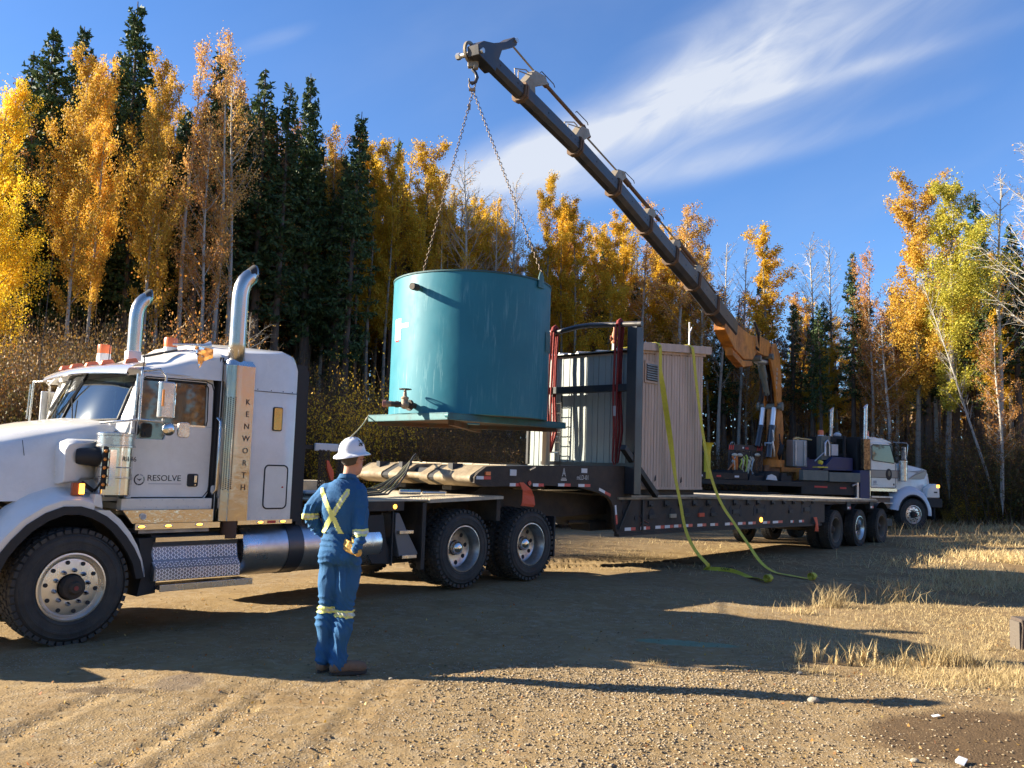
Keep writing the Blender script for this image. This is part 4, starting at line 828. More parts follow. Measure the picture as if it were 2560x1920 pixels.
for fy in ((lambda y: y), (lambda y: 2*YC-y)):
    a = MB(); a.loft([[(.455, fy(.375), 2.03), (.50, fy(.19), 2.03), (.53, fy(.19), 2.03), (.50, fy(.375), 2.03)], [(.555, fy(.38), 2.30), (.555, fy(.19), 2.30), (.58, fy(.19), 2.30), (.59, fy(.38), 2.30)], [(.65, fy(.395), 2.56), (.63, fy(.19), 2.56), (.67, fy(.19), 2.56), (.69, fy(.38), 2.56)]]); P(a, 'a_pillar', white, bevel=.01)
    a = MB(); a.loft([[(.40, fy(.30), 1.6), (.50, fy(.185), 1.6), (.54, fy(.19), 1.6), (.50, fy(.4), 1.6)], [(.44, fy(.34), 2.05), (.50, fy(.185), 2.05), (.54, fy(.19), 2.05), (.50, fy(.4), 2.05)]]); P(a, 'cowl_side', white)
# visor
def vis(d, z, k=0): return [(.62-d*math.cos((y-YC)/1.25), y, z-.03*((y-YC)/1.0)**2+k) for y in np.linspace(.20, 2*YC-.20, 15)]
a = MB(); a.loft([vis(.24, 2.545), vis(.27, 2.555), vis(.24, 2.605), vis(.12, 2.655), vis(.0, 2.68), vis(-.02, 2.64)], False, False); P(a, 'sun_visor', mat('metallic_silver_visor', (.62, .62, .70), .2, .6, coat=.5), smooth=50)
for i, (x, y) in enumerate([(.56, 1.95), (.53, 1.6), (.53, YC), (.53, .86), (.60, .48)]):
    a = MB(); a.loft([[(x-.07, y-.035, 2.64), (x+.08, y-.04, 2.66), (x+.08, y+.04, 2.66), (x-.07, y+.035, 2.64)], [(x-.05, y-.028, 2.69), (x+.05, y-.03, 2.71), (x+.05, y+.03, 2.71), (x-.05, y+.028, 2.69)]]); P(a, 'roof_marker_light', orange_b, bevel=.012, seg=3)
# roof beacons, horn, antennas
for (x, y, z) in [(1.20, .84, 2.86), (1.0, 2.02, 2.84)]:
    a = MB(); a.cyl((x, y, z-.12), (x, y, z+.05), .085, .075); P(a, 'beacon_base', wht, smooth=40); a = MB(); a.lathe([(.072, 0), (.074, .09), (.068, .105), (.001, .108)], (x, y, z+.05), (0, 0, 1), 24); P(a, 'beacon', orange_b, smooth=40)
a = MB(); a.prism([(1.10, 2.87), (1.31, 2.86), (1.31, 2.60), (1.17, 2.61)], 'y', .135, .15); P(a, 'polished_plate', mirror_m)
a = MB(); a.bar((.75, .5, 2.74), (1.15, .62, 2.86), .05, .02); P(a, 'antenna_mount', flatblack); a = MB(); a.box(.64, .78, .62, .72, 2.70, 2.80); P(a, 'roof_light_box', wht, bevel=.01)
a = MB(); a.cyl((1.15, .70, 2.93), (1.45, .55, 2.95), .012); a.lathe([(.02, 0), (.03, .04), (.06, .10)], (1.40, .56, 2.93), (1, -.2, .1), 14); P(a, 'air_horn', alu, smooth=40)
for (x, y, z, h) in [(.48, -.06, 2.50, .62), (.50, 2*YC+.10, 2.52, 1.55), (.85, 1.55, 2.7, .5)]: a = MB(); a.tube([(x, y, z), (x+.03*h, y, z+h)], [.006, .003], 4); P(a, 'antenna', flatblack)
# wipers
for (p, q, r) in [((.27, 1.35, 2.07), (.37, 1.52, 2.33), (.42, 1.44, 2.50)), ((.30, .98, 2.07), (.37, 1.18, 2.30), (.43, 1.12, 2.47))]:
    a = MB(); a.tube([(p[0]-.02, p[1], p[2]), (q[0]-.03, q[1], q[2])], .007, 5); a.bar((q[0]-.07, q[1]+.10, q[2]-.16), (r[0]-.015, r[1], r[2]), .012, .022); P(a, 'wiper', flatblack)
# sleeper
def sl_sec(x, y0, z1, zc, zl=1.08): return [(x, y0, zl), (x, y0, z1-.10), (x, y0+.03, z1-.03), (x, y0+.10, z1), (x, YC-.4, zc), (x, YC+.4, zc), (x, 2*YC-y0-.1, z1), (x, 2*YC-y0-.03, z1-.03), (x, 2*YC-y0, z1-.10), (x, 2*YC-y0, zl)]
a = MB(); a.loft([sl_sec(1.405, .10, 2.82, 2.96), sl_sec(1.50, .02, 2.85, 2.99), sl_sec(1.65, .0, 2.88, 3.0), sl_sec(1.9, .0, 2.905, 3.02), sl_sec(2.12, .0, 2.93, 3.02), sl_sec(2.24, .01, 2.90, 3.0), sl_sec(2.30, .03, 2.82, 2.94)]); P(a, 'sleeper', white, smooth=35)
a = MB(); a.tube([(1.5, .012, 2.45), (1.66, -.004, 2.455), (2.29, -.004, 2.462)], .0035, 4); P(a, 'panel_seam', flatblack)
for x in (1.78, 1.95, 2.1, 2.22, 2.28): a = MB(); a.sphere((x, -.002, 2.475), .006, 6, 4); P(a, 'rivet', flatblack)
hp = rrect(1.925, 2.215, 1.20, 1.665, .05, 5); a = MB(); a.tube([(x, -.003, z) for x, z in hp+[hp[0]]], .008, 5); P(a, 'luggage_hatch_seal', flatblack); a = MB(); a.prism(rrect(1.933, 2.207, 1.208, 1.657, .045, 5), 'y', -.004, .002); hd = P(a, 'luggage_hatch', white); a = MB(); a.cyl((2.155, -.012, 1.43), (2.155, -.003, 1.43), .009); a.build('hatch_lock', redl, hd)
a = MB(); a.prism(rrect(1.985, 2.105, 2.04, 2.30, .02, 4), 'y', -.012, .0); P(a, 'sleeper_window_frame', flatblack); a = MB(); a.prism(rrect(1.995, 2.095, 2.05, 2.29, .015, 4), 'y', -.018, -.011); P(a, 'sleeper_window', mat('gold_tinted_glass', (.42, .30, .12), .12, .9, bump=.15, bscale=6))
a = MB(); a.box(2.30, 2.44, .05, 2*YC-.05, 1.05, 2.80); P(a, 'sleeper_back', flatblack); a = MB(); a.box(2.44, 2.52, .12, .17, 1.0, 2.75); P(a, 'side_extender', flatblack)
for i in range(4):
    for j, m_ in ((0, whitet), (1, redt)): a = MB(); y0 = 2.36-.26*i-.13*j; a.box(2.20, 2.31, y0-.13, y0, 2.90+.0*i, 3.055-.004*i); P(a, 'reflective_tape', m_)
a = MB(); a.box(1.63, 2.30, -.012, .0, 1.035, 1.08); P(a, 'sleeper_trim', chrome)
a = MB(); a.prism([(.42, 1.20), (1.36, 1.20), (1.36, 1.075), (.52, 1.075)], 'y', .02, .05); P(a, 'sill_panel', mat('rippled_stainless_sheet', (.62, .58, .54), .10, 1.0, bump=.5, bscale=2.6)); a = MB(); a.box(.42, 1.36, .06, .16, 1.20, 1.31); P(a, 'sill', white, bevel=.004)
a = MB(); a.box(.54, 1.43, -.005, .03, 1.015, 1.072); P(a, 'light_strip', chrome)
for x, z in ((.60, 1.044), (.87, 1.047), (1.20, 1.052), (1.90, 1.057), (2.18, 1.060)):
    y_ = -.005 if x < 1.5 else -.012
    a = MB(); a.sphere((x, y_, z), .05, 14, 8, (1, .18, .36)); P(a, 'lamp_bezel', chrome, smooth=60); a = MB(); a.sphere((x, y_-.004, z), .037, 12, 8, (1, .25, .36)); P(a, 'marker_lamp', amber_on, smooth=60)
a = MB(); a.box(1.99, 2.09, -.018, -.01, 1.044, 1.072); P(a, 'red_marker', redt)
a = MB(); a.prism(circ(.62, 1.14, .034, 8), 'y', .008, .02); P(a, 'fuel_badge', alu); a = MB(); a.prism(rrect(.60, .64, 1.12, 1.16, .008), 'y', .004, .009); P(a, 'badge_centre', mat('grey_print', (.4, .4, .42), .6))
for i in range(14): a = MB(); a.sphere((.60+.056*i, .058, 1.225 if i % 2 else 1.295), .005, 6, 4); P(a, 'rivet', alu)
for i in range(12): a = MB(); a.sphere((1.50+.068*i, -.001, 1.105), .0045, 6, 4); P(a, 'rivet', alu)
for z in (1.42, 2.38): a = MB(); a.box(.512, .548, ysd-.034, ysd-.018, z, z+.07); P(a, 'door_hinge', white, bevel=.004)
a = MB(); a.tube([(.50, .335, 1.32), (.498, .335, 1.9), (.487, .40, 2.045)], .006, 5); a.tube([(1.42, .09, 1.2), (1.415, .09, 2.75)], .006, 5); P(a, 'panel_seam', flatblack)
a = MB(); a.tube([(-.40, .345, 1.46), (-.36, .335, 1.60), (-.40, .345, 1.83)], .003, 4); a.box(.44, .47, .36, .40, 1.50, 1.58); P(a, 'hood_latch', flatblack)
a = MB(); a.prism(rrect(1.36, 1.42, 1.36, 1.44, .02), 'y', .085, .10); P(a, 'door_bracket', wht); a = MB(); a.tube([(1.20, ysd-.01, 2.52), (1.24, ysd-.03, 2.55), (.62, ysd-.03, 2.555)], .007, 5); P(a, 'rain_gutter', white)
# grab bars
a = MB(); a.tube([(1.385, .10, 1.35), (1.40, .06, 1.40), (1.40, .06, 2.10), (1.385, .10, 2.14)], .014, 8); P(a, 'grab_bar', chrome, smooth=60); a = MB(); a.box(1.375, 1.42, .10, .30, 1.1, 2.78); P(a, 'cab_gap_fill', flatblack)  # flat black strip fills the dark gap behind the door
# exhaust stacks
def stack(name_y, near):
    yc = .045 if near else 2*YC-.045
    rings = []
    for z in (2.70, 2.95, 3.2, 3.40): rings.append([(1.53+.087*math.cos(t), yc+.087*math.sin(t), z) for t in np.linspace(0, 2*math.pi, 24, endpoint=False)])
    for k, (cx, cz, ang) in enumerate([(1.533, 3.47, 10), (1.545, 3.545, 24), (1.572, 3.61, 38), (1.615, 3.662, 50)]):
        an = R_(ang); rings.append([(cx+.087*math.cos(t)*math.cos(an), yc+.087*math.sin(t), cz-.087*math.cos(t)*math.sin(an)) for t in np.linspace(0, 2*math.pi, 24, endpoint=False)])
    rings.append([(1.685, yc+.087*math.sin(t), 3.71-.108*math.cos(t)) for t in np.linspace(0, 2*math.pi, 24, endpoint=False)])
    a = MB(); a.loft(rings, False); o = P(a, 'exhaust_pipe', mat('weathered_stack_chrome', (.60, .56, .50), .24, 1.0, rvar=.05), smooth=50); q = o.modifiers.new('wall', 'SOLIDIFY'); q.thickness = .006
    a = MB(); a.loft([[(x-.02, y, z) for x, y, z in rings[-1]], [(1.60, yc+.08*math.sin(t), 3.68-.08*math.cos(t)) for t in np.linspace(0, 2*math.pi, 24, endpoint=False)]], True); P(a, 'dark_outlet', dark)  # dark plug closing the mouth of the pipe
    s_ = -1 if near else 1; y1 = yc-.0*s_; gx = []
    prof = [(1.405+.0, yc)]+[(1.525-.12*math.cos(t), yc+s_*.100*math.sin(t)) for t in np.linspace(0, 1.45, 8)]+[(1.56, yc+s_*.100), (1.705, yc+s_*.103), (1.705, yc-s_*.05), (1.41, yc-s_*.05)]
    a = MB(); a.prism(prof[1:], 'z', 1.08, 2.70); gd = P(a, 'exhaust_guard', mat('brown_tinted_stainless', (.50, .45, .40), .16, 1.0, rvar=.06, bump=.3, bscale=3), smooth=30); a = MB(); a.loft([[(x, y, 2.70) for x, y in prof[1:]], [(1.53+(x-1.53)*.85, yc+(y-yc)*.8, 2.755) for x, y in prof[1:]]]); P(a, 'guard_cap', chrome2)
    if near:
        a = MB()
        for i in range(5):
            t = .45+i*.22; x, y = 1.525-.12*math.cos(t), yc-.100*math.sin(t); nx, ny = -math.cos(t), -math.sin(t)*.7
            for j in range(46): z = 2.36-j*.021-(i % 2)*.0105; a.cyl((x-nx*.003, y-ny*.003, z), (x+nx*.0028, y+ny*.0028, z), .0078, n=6)
        o = a.build('perforation', dark, gd); o['kind'] = 'stuff'
        for i, ch in enumerate('KENWORTH'):
            t = text_mesh('letter', ch, .085, ink, tk, (1.638, yc-.1045, 2.32-i*.128), (R_(90), 0, 0), .0015)
    a = MB(); a.cyl((1.55, yc+.02*s_, .90), (1.55, yc+.02*s_, 1.08), .08); P(a, 'exhaust_elbow', mat('rusty_pipe', (.10, .05, .03), .8), smooth=60)
stack(0, True); stack(0, False)
# mirrors
def mir(near):
    f = (lambda y: y) if near else (lambda y: 2*YC-y)
    a = MB(); a.tube([(.455, f(-.10), 2.53), (.45, f(-.12), 2.06)], .013, 8); a.tube([(.42, f(-.09), 2.50), (.41, f(-.1), 2.1)], .010, 6); a.tube([(.58, f(.18), 2.54), (.455, f(-.10), 2.53), (.60, f(-.16), 2.56), (.66, f(-.17), 2.50), (.66, f(-.17), 2.06)], .012, 8); a.tube([(.30, f(.36), 2.03), (.45, f(-.12), 2.065), (.66, f(-.17), 2.05)], .013, 8); a.tube([(.56, f(.16), 2.08), (.45, f(-.12), 2.07)], .010, 6); P(a, 'mirror_bracket', chrome2, smooth=60)
    a = MB(); a.loft([[(.575+dx, f(-.22+dy), z) for dx, dy in ((0, .03), (.02, -.015), (.15, -.02), (.165, .03), (.14, .045), (.02, .045))] for z in (2.085, 2.44)]); P(a, 'mirror_housing', chrome2 if near else alu, bevel=.015, seg=3)
    a = MB(); a.box(.742, .746, min(f(-.22), f(-.17)), max(f(-.22), f(-.17)), 2.10, 2.43); P(a, 'mirror_glass', mirror_m)
    a = MB(); a.box(.60, .622, min(f(-.243), f(-.233)), max(f(-.243), f(-.233)), 2.20, 2.36); P(a, 'mirror_reflector', amber if near else redl)
    a = MB(); a.sphere((.71, f(-.19), 1.985), .066, 18, 12, (1, .6, 1)); P(a, 'round_mirror', chrome, smooth=80)
    a = MB(); a.prism(rrect(.79, .91, 1.91, 2.06, .03), 'y', f(-.20), f(-.23)); P(a, 'square_mirror', chrome2, bevel=.006)
mir(True); mir(False)
# steps and side box
a = MB(); a.box(.60, 1.34, .05, .3, .975, 1.008); P(a, 'tread_plate_strip', tread_pl)
a = MB(); a.prism([(.05, .93), (.02, .895), (.06, .84), (.03, .70), (-.035, .64), (-.035, .52), (.10, .50), (.42, .50), (.42, .96), (.1, .96)], 'x', .745, 1.68); P(a, 'step_box', tread_pl, bevel=.004)
a = MB()
for face in range(3):
    (ya, za), (yb, zb) = [((.058, .835), (.032, .715)), ((.028, .695), (-.033, .645)), ((-.037, .635), (-.037, .525))][face]
    nj = [6, 3, 6][face]
    for j in range(nj):
        for i in range(30):
            t = (j+.5)/nj; x = .76+i*.0305; y, z = ya+(yb-ya)*t, za+(zb-za)*t; d = .008 if (i+j) % 2 else -.008; a.bar((x, y-.002, z-.009*(1 if d > 0 else -1)), (x+.020, y-.002, z+.009*(1 if d > 0 else -1)), .0055, .005, (0, -1, .3))
o = P(a, 'tread_lug', mat('bright_tread_lug', (.85, .85, .86), .3, .9)); o['kind'] = 'stuff'
a = MB(); a.box(.745, 1.70, -.02, .06, .893, .935); P(a, 'upper_step_lip', chrome); a = MB(); a.box(.79, 1.81, -.07, .20, .435, .475); a.box(.79, 1.81, -.075, -.065, .42, .485); P(a, 'lower_step', chrome2, bevel=.003)
a = MB(); a.box(1.25, 1.43, -.065, .15, .474, .478); P(a, 'step_grating', alu)
# fuel tanks
for near in (True, False):
    yc = .31 if near else 2*YC-.31
    a = MB(); prof = [(.0, 1.74), (.20, 1.735), (.275, 1.75), (.292, 1.79), (.292, 3.62), (.275, 3.66), (.2, 3.675), (.0, 3.67)]; a.lathe([(max(r, .001), x) for r, x in prof], (0, yc, .76), (1, 0, 0), 40); P(a, 'fuel_tank', mat('brushed_tank_aluminium', (.66, .66, .70), .24, 1.0, dirt=(.3, .26, .22), dscale=1.6, damt=.6), smooth=40)
    for x in (2.30, 2.95): a = MB(); a.lathe([(.297, x), (.300, x+.005), (.300, x+.20 if x < 2.5 else x+.06), (.297, x+.205 if x < 2.5 else x+.065)], (0, yc, .76), (1, 0, 0), 40); P(a, 'tank_strap', mat('dark_strap', (.10, .10, .11), .35, .7), smooth=30)
    a = MB(); a.cyl((1.95, yc-.1, 1.02), (1.95, yc-.1, 1.07), .05); P(a, 'tank_cap', chrome2)
# catwalk, steps and gear behind the cab
a = MB(); a.box(3.12, 3.95, .0, .10, 1.15, 1.265); P(a, 'side_beam', brownblk); a = MB(); a.cyl((3.80, -.008, 1.20), (3.80, .0, 1.20), .028); P(a, 'side_marker', amber_on); a = MB(); a.cyl((3.20, -.008, 1.19), (3.20, .0, 1.19), .016); P(a, 'side_marker', redl)
a = MB(); a.box(2.62, 4.50, .02, 2*YC-.02, 1.265, 1.285); P(a, 'deck_plate', dusty)
a = MB(); a.prism([(3.28, 1.10), (3.66, 1.10), (3.72, .80), (3.82, .50), (3.52, .52), (3.42, .66)], 'y', .05, .06); P(a, 'curved_guard', flatblack); a = MB(); a.box(3.79, 3.81, .02, .05, .48, 1.14); P(a, 'step_post', flatblack)
a = MB(); a.prism([(3.84, 1.12), (3.90, 1.12), (4.02, .92), (4.24, .60), (3.92, .58), (3.84, .88)], 'y', .02, .30); P(a, 'battery_box_step', mat('dull_grey_steel', (.16, .17, .19), .5, .5, dirt=(.25, .2, .15), damt=.5), bevel=.01)
for x0, x1, z in ((3.87, 4.10, .905), (3.93, 4.17, .60)): a = MB(); a.box(x0, x1, -.03, .1, z-.04, z); P(a, 'step_tread', chrome2, bevel=.003)
a = MB(); a.cyl((3.6, .28, .63), (4.25, .28, .63), .16, n=20); P(a, 'air_tank', black, smooth=40); a = MB(); a.box(4.30, 4.36, .03, .12, .40, 1.24); a.box(4.30, 4.34, .1, .6, .5, 1.2); P(a, 'mudflap_bracket', black)
a = MB(); a.prism([(4.37, 1.24), (5.79, 1.285), (5.79, 1.325), (5.2, 1.32), (4.37, 1.285)], 'y', -.01, 2*YC+.01); P(a, 'quarter_deck', dusty)
a = MB()
for i in range(34):
    for j in range(10): x = 4.42+i*.041; y = .03+j*.06; a.box(x, x+.024, y, y+.03, 1.285+.034*min(1, (x-4.37)/.83), 1.293+.034*min(1, (x-4.37)/.83))
o = P(a, 'deck_grip', dusty); o['kind'] = 'stuff'
a = MB(); a.box(5.72, 5.80, .05, .6, .98, 1.28); a.box(4.3, 4.36, .05, .7, .95, 1.24); P(a, 'deck_support', brownblk)
for near in (True, False):
    a = MB(); y0 = .02 if near else 2*YC-.62; a.box(6.98, 7.02, y0, y0+.60, .42, 1.02); P(a, 'mudflap', flatblack, bevel=.01)
a = MB(); a.prism([(5.3, .98), (6.6, .98), (6.5, 1.30), (6.0, 1.40), (5.5, 1.36)], 'y', .82, 1.63); P(a, 'fifth_wheel', brownblk, bevel=.02)
for (x, y, z0, z1, r, m_, nm) in [(3.0, .75, 1.285, 1.36, .06, wht, 'white_tank'), (3.45, 1.5, 1.285, 1.47, .07, dusty, 'air_canister')]: a = MB(); a.box(x, x+.4, y, y+.25, z0, z1); P(a, nm, m_, bevel=.02)
a = MB(); a.cyl((4.35, .55, 1.36), (4.60, .42, 1.36), .035); a.cyl((4.62, .40, 1.355), (4.9, .25, 1.355), .02); P(a, 'hydraulic_valve', chrome2, smooth=50)
# gladhand hoses drooping between gooseneck and deck
for i in range(6):
    k = i*.035; r_ = rnd.uniform; pts = [(5.05+k, .98+k*.6, 1.78), (4.95+k, .92+k, 1.86-k*.3), (4.82+k*.6, .86+k*.5, 1.80), (4.66, .80+k, 1.58), (4.42-k, .70+k*1.4, 1.40), (4.15-k, .55+k, 1.335+.01*i), (3.6-k*2, .50+k*3, 1.31), (2.9, .6+k*3, 1.32)]
    pp = []
    for j in range(len(pts)-1):
        for t in (0, .33, .66): pp.append(tuple(Vector(pts[j]).lerp(Vector(pts[j+1]), t)+Vector((0, 0, .012*math.sin(j*2+i)))))
    a = MB(); a.tube(pp+[pts[-1]], .013, 6); P(a, 'air_hose', hose_m if i % 2 else flatblack, smooth=60)
# chain rack at the back of the cab
a = MB(); a.box(2.93, 3.42, .50, .53, 1.85, 1.945); P(a, 'rack_plate', wht, bevel=.02, seg=3)
a = MB(); a.box(2.55, 2.62, .55, .62, 1.28, 2.75); a.box(2.50, 3.5, .54, .60, 1.87, 1.92); a.box(3.36, 3.42, .54, .60, 1.28, 1.9); a.box(2.52, 2.58, 1.2, 1.26, 1.28, 2.75); a.box(2.50, 2.56, 1.9, 1.96, 1.28, 2.75); a.box(2.5, 2.56, .55, 1.96, 2.3, 2.36); a.box(2.5, 2.56, .55, 1.96, 1.8, 1.86); P(a, 'chain_rack', black)
def links(mb, p, q, L=.05, w=.022, r=.0055, sag=0.0, n=None, phase=0):
    p, q = Vector(p), Vector(q); n = n or max(2, int((q-p).length/(L*.78))); d = (q-p).normalized(); e, g = MB.frame(d)
    for i in range(n):
        t = (i+.5)/n; c = p.lerp(q, t)+Vector((0, 0, -sag*4*t*(1-t))); s_ = e if (i+phase) % 2 else g
        pts = [c+d*(L*.5-w*.5)*sx+s_*(w*.5)*sy+d*(w*.5*ex)*sx for sx, sy, ex in ((1, 1, 0), (1, 0, 1), (1, -1, 0), (-1, -1, 0), (-1, 0, 1), (-1, 1, 0))]
        mb.tube([tuple(x) for x in pts]+[tuple(pts[0])], r, 4, False)
    return mb
for i in range(9):
    x = 3.0+.035*(i % 5)+(.24 if i > 5 else 0); L0 = rnd.uniform(.45, .75); a = MB(); links(a, (x, .50-.02*(i % 2), 1.86), (x+rnd.uniform(-.01, .01), .50, 1.86-L0), L=.05, w=.03, r=.006); o = P(a, 'hanging_chain', steelc); 
a = MB(); a.loft([[(3.08, .46, 1.74), (3.11, .46, 1.74), (3.11, .48, 1.74), (3.08, .48, 1.74)], [(3.09, .45, 1.64), (3.19, .45, 1.60), (3.19, .48, 1.60), (3.09, .48, 1.64)], [(3.15, .45, 1.50), (3.19, .45, 1.50), (3.19, .48, 1.50), (3.15, .48, 1.50)]]); P(a, 'red_flag', cloth_o)
# front end outside the picture: bumper and grille
a = MB(); a.box(-1.62, -1.42, .1, 2*YC-.1, .45, .80); P(a, 'bumper', chrome, bevel=.04); a = MB(); a.box(-1.46, -1.40, YC-.38, YC+.38, .85, 1.45); P(a, 'grille', chrome2)
a = MB(); a.loft([[(-1.40, YC-.62, .62), (-1.42, YC+.62, .62), (-1.42, YC+.62, 1.3), (-1.40, YC-.62, 1.3)], [(-.70, .05, .75), (-.70, 2*YC-.05, .75), (-.62, 2*YC-.25, 1.3), (-.62, .25, 1.3)]]); P(a, 'hood_lower', white, bevel=.05)
a = MB(); a.prism([(-.62, 1.44), (-.56, 1.445), (-.555, 1.465), (-.59, 1.46), (-.60, 1.475), (-.62, 1.47)], 'y', .345, .36); P(a, 'hood_emblem', chrome)
# ------------------------------------------------------------------ lowboy trailer (same axes as the tractor: x rearwards, y away from the camera side)
RM = Matrix.Translation(RIG)@Matrix.Rotation(RZ, 4, 'Z')
def rig(x, y, z): return RM@Vector((x, y, z))
tr_ = thing('lowboy_trailer', 'dark brown drop-deck lowboy trailer hitched to the white tractor', 'trailer', rig(12.0, 1.25, 0), RZ)
def T(mb, name, m, parent=None, **k):
    o = mb.build(name, m, parent or tr_, **k)
    if parent is None: o.location = (-12.0, -1.25, 0)
    return o
YW = 2.52
for y0, y1 in ((0, .06), (YW-.06, YW)):
    a = MB(); a.prism([(5.20, 1.58), (5.27, 1.64), (5.44, 1.735), (6.95, 1.78), (8.91, 1.815), (9.0, 1.79), (9.02, 1.30), (9.02, .80), (8.72, .73), (8.58, .74), (8.53, .90), (8.50, 1.12), (8.42, 1.24), (8.30, 1.31), (8.02, 1.38), (7.53, 1.46), (6.78, 1.475), (5.38, 1.45), (5.20, 1.50)], 'y', y0, y1); T(a, 'gooseneck_side', brownblk, bevel=.006)
a = MB(); a.box(5.9, 8.98, .06, YW-.06, 1.66, 1.745); T(a, 'gooseneck_deck', dusty)
for i in range(7): a = MB(); y = .10+i*.335; a.box(5.95, 8.95, y, y+.32, 1.747, 1.762+.006*(i % 3)); T(a, 'deck_board', dusty)
nose = [(5.185, 1.515), (5.165, 1.545), (5.165, 1.580), (5.19, 1.612), (5.25, 1.640), (5.44, 1.735), (5.93, 1.755), (5.93, 1.60), (5.55, 1.455), (5.38, 1.45)]
pale = mat('dusty_nose_steel', (.27, .205, .125), .6, col2=(.36, .285, .185), nscale=4, dirt=(.09, .055, .03), dscale=3.5, damt=.85, bump=.3)
for ya, yb in ((.062, .77), (.90, 1.08), (1.42, 1.74), (1.90, YW-.062)): a = MB(); a.prism(nose, 'y', ya, yb); T(a, 'nose_section', pale, bevel=.004)
for ya, yb in ((.77, .90), (1.74, 1.90)): a = MB(); a.prism([(x+(.012 if x < 5.9 else 0), z-.010 if z > 1.56 else z+.01) for x, z in nose], 'y', ya, yb); T(a, 'nose_slot_shade', dark)  # dark filler in the gaps, standing in for the shade inside the slots
a = MB(); a.prism([(x+.10 if x < 5.4 else x, z-.05 if z > 1.56 else z+.01) for x, z in nose], 'y', 1.08, 1.42); T(a, 'nose_slot_shade', dark)  # the wide middle slot, its shade likewise a dark filler
for y in (.58, 1.64, 2.15): a = MB(); a.prism([(5.30, y-.05), (5.46, y-.09), (5.56, y+.02), (5.48, y+.11), (5.36, y+.10)], 'z', 1.62, 1.762); T(a, 'lashing_hole', dark)
a = MB(); a.box(5.50, 5.95, .74, .93, 1.38, 1.44); a.box(5.50, 5.95, 1.72, 1.93, 1.38, 1.44); a.box(5.93, 5.96, .06, 2.46, 1.46, 1.74); T(a, 'nose_channel', black); a = MB(); a.cyl((5.26, 1.08, 1.575), (5.26, 1.42, 1.575), .045); T(a, 'nose_pin', pale, smooth=40)
a = MB(); a.prism([(5.9, 1.45), (7.79, 1.37), (9.05, 1.30), (9.05, 1.0), (7.67, .97), (6.5, 1.06), (5.6, 1.30)], 'y', .50, 2.02); T(a, 'gooseneck_underside', brownblk)
a = MB(); a.prism([(6.5, 1.425), (7.79, 1.372), (9.0, 1.305), (9.0, 1.29), (7.79, 1.352), (6.5, 1.405)], 'y', .44, .50); T(a, 'neck_beam_flange', pale)
a = MB(); a.box(8.55, 9.3, .5, .9, .72, .86); a.cyl((8.0, .55, .88), (9.0, .55, .86), .03); a.box(8.9, 9.05, .6, 1.9, .3, .7) if False else None; T(a, 'support_jack', black)
# lower deck: side rail with outrigger pockets
def ztop(x): return float(np.interp(x, [8.6, 11.4, 14.5, 18.4, 20.8], [1.295, 1.30, 1.25, 1.19, 1.185]))
def zbot(x): return float(np.interp(x, [8.6, 10.4, 14.9, 16.9], [.70, .71, .68, .66]))
xs_ = [8.6, 10.0, 11.4, 13.0, 14.5, 16.0, 16.93]
for y0, y1 in ((.0, .05), (YW-.05, YW)):
    a = MB(); a.prism([(x, ztop(x)) for x in xs_]+[(x, zbot(x)) for x in xs_[::-1]], 'y', y0, y1); T(a, 'side_beam', brownblk, bevel=.004)
a = MB(); a.prism([(x, ztop(x)+.002) for x in xs_+[18.4, 20.7]]+[(x, ztop(x)-.035) for x in (xs_+[18.4, 20.7])[::-1]], 'y', -.035, .004); T(a, 'rub_rail', pale)
a = MB(); a.prism([(x, zbot(x)+.004) for x in xs_]+[(x, zbot(x)-.04) for x in xs_[::-1]], 'y', -.045, .05); T(a, 'lower_flange', brownblk)
for i in range(8):
    y = .02+i*.31; a = MB(); a.prism([(9.02, ztop(9)+.03), (11.4, 1.335), (14.5, 1.285), (18.4, 1.225), (20.75, 1.215), (20.75, 1.17), (14.5, 1.20), (9.02, 1.25)], 'y', y, y+.295); o = T(a, 'deck_board', dusty)
a = MB(); a.box(9.0, 17, .3, 2.2, .75, 1.16); T(a, 'centre_frame', black)
for x, w_, lit in [(9.64, .20, 0), (10.33, .16, 1), (10.81, .16, 0), (11.34, .14, 2), (11.8, .14, 0), (12.72, .27, 3), (13.80, .30, 3), (15.28, .12, 0), (16.15, .30, 3)]:
    if lit == 3:
        for s_ in (-1, 1): a = MB(); a.prism([(x+s_*w_, 1.06), (x+s_*w_*.8, 1.13), (x+s_*w_*.55, 1.05), (x+s_*w_*.5, .98), (x+s_*w_*.75, .90), (x+s_*w_, .91)], 'y', -.005, .03); T(a, 'beam_opening', dark)
        a = MB(); a.box(x-w_*.5, x+w_*.5, -.02, .03, .955, 1.045); T(a, 'outrigger_bracket', black, bevel=.005)
    else:
        a = MB(); a.prism(circ(x, 1.02, .085, 10), 'y', -.006, .03); T(a, 'beam_opening', dark)
        a = MB(); a.box(x-.10, x+.10, -.03, .02, .93, 1.0); T(a, 'outrigger_bracket', black if lit == 0 else (dusty if lit == 1 else cloth_o), bevel=.005)
for x in (9.59, 10.11, 10.6, 11.09, 11.61, 12.15, 12.68, 13.25, 13.7, 14.38, 14.95, 15.45, 15.95, 16.5): a = MB(); a.box(x-.075, x+.075, -.03, .0, 1.13, 1.235); a.box(x-.05, x+.05, -.055, -.03, 1.14, 1.17); T(a, 'stake_pocket', black, bevel=.004)
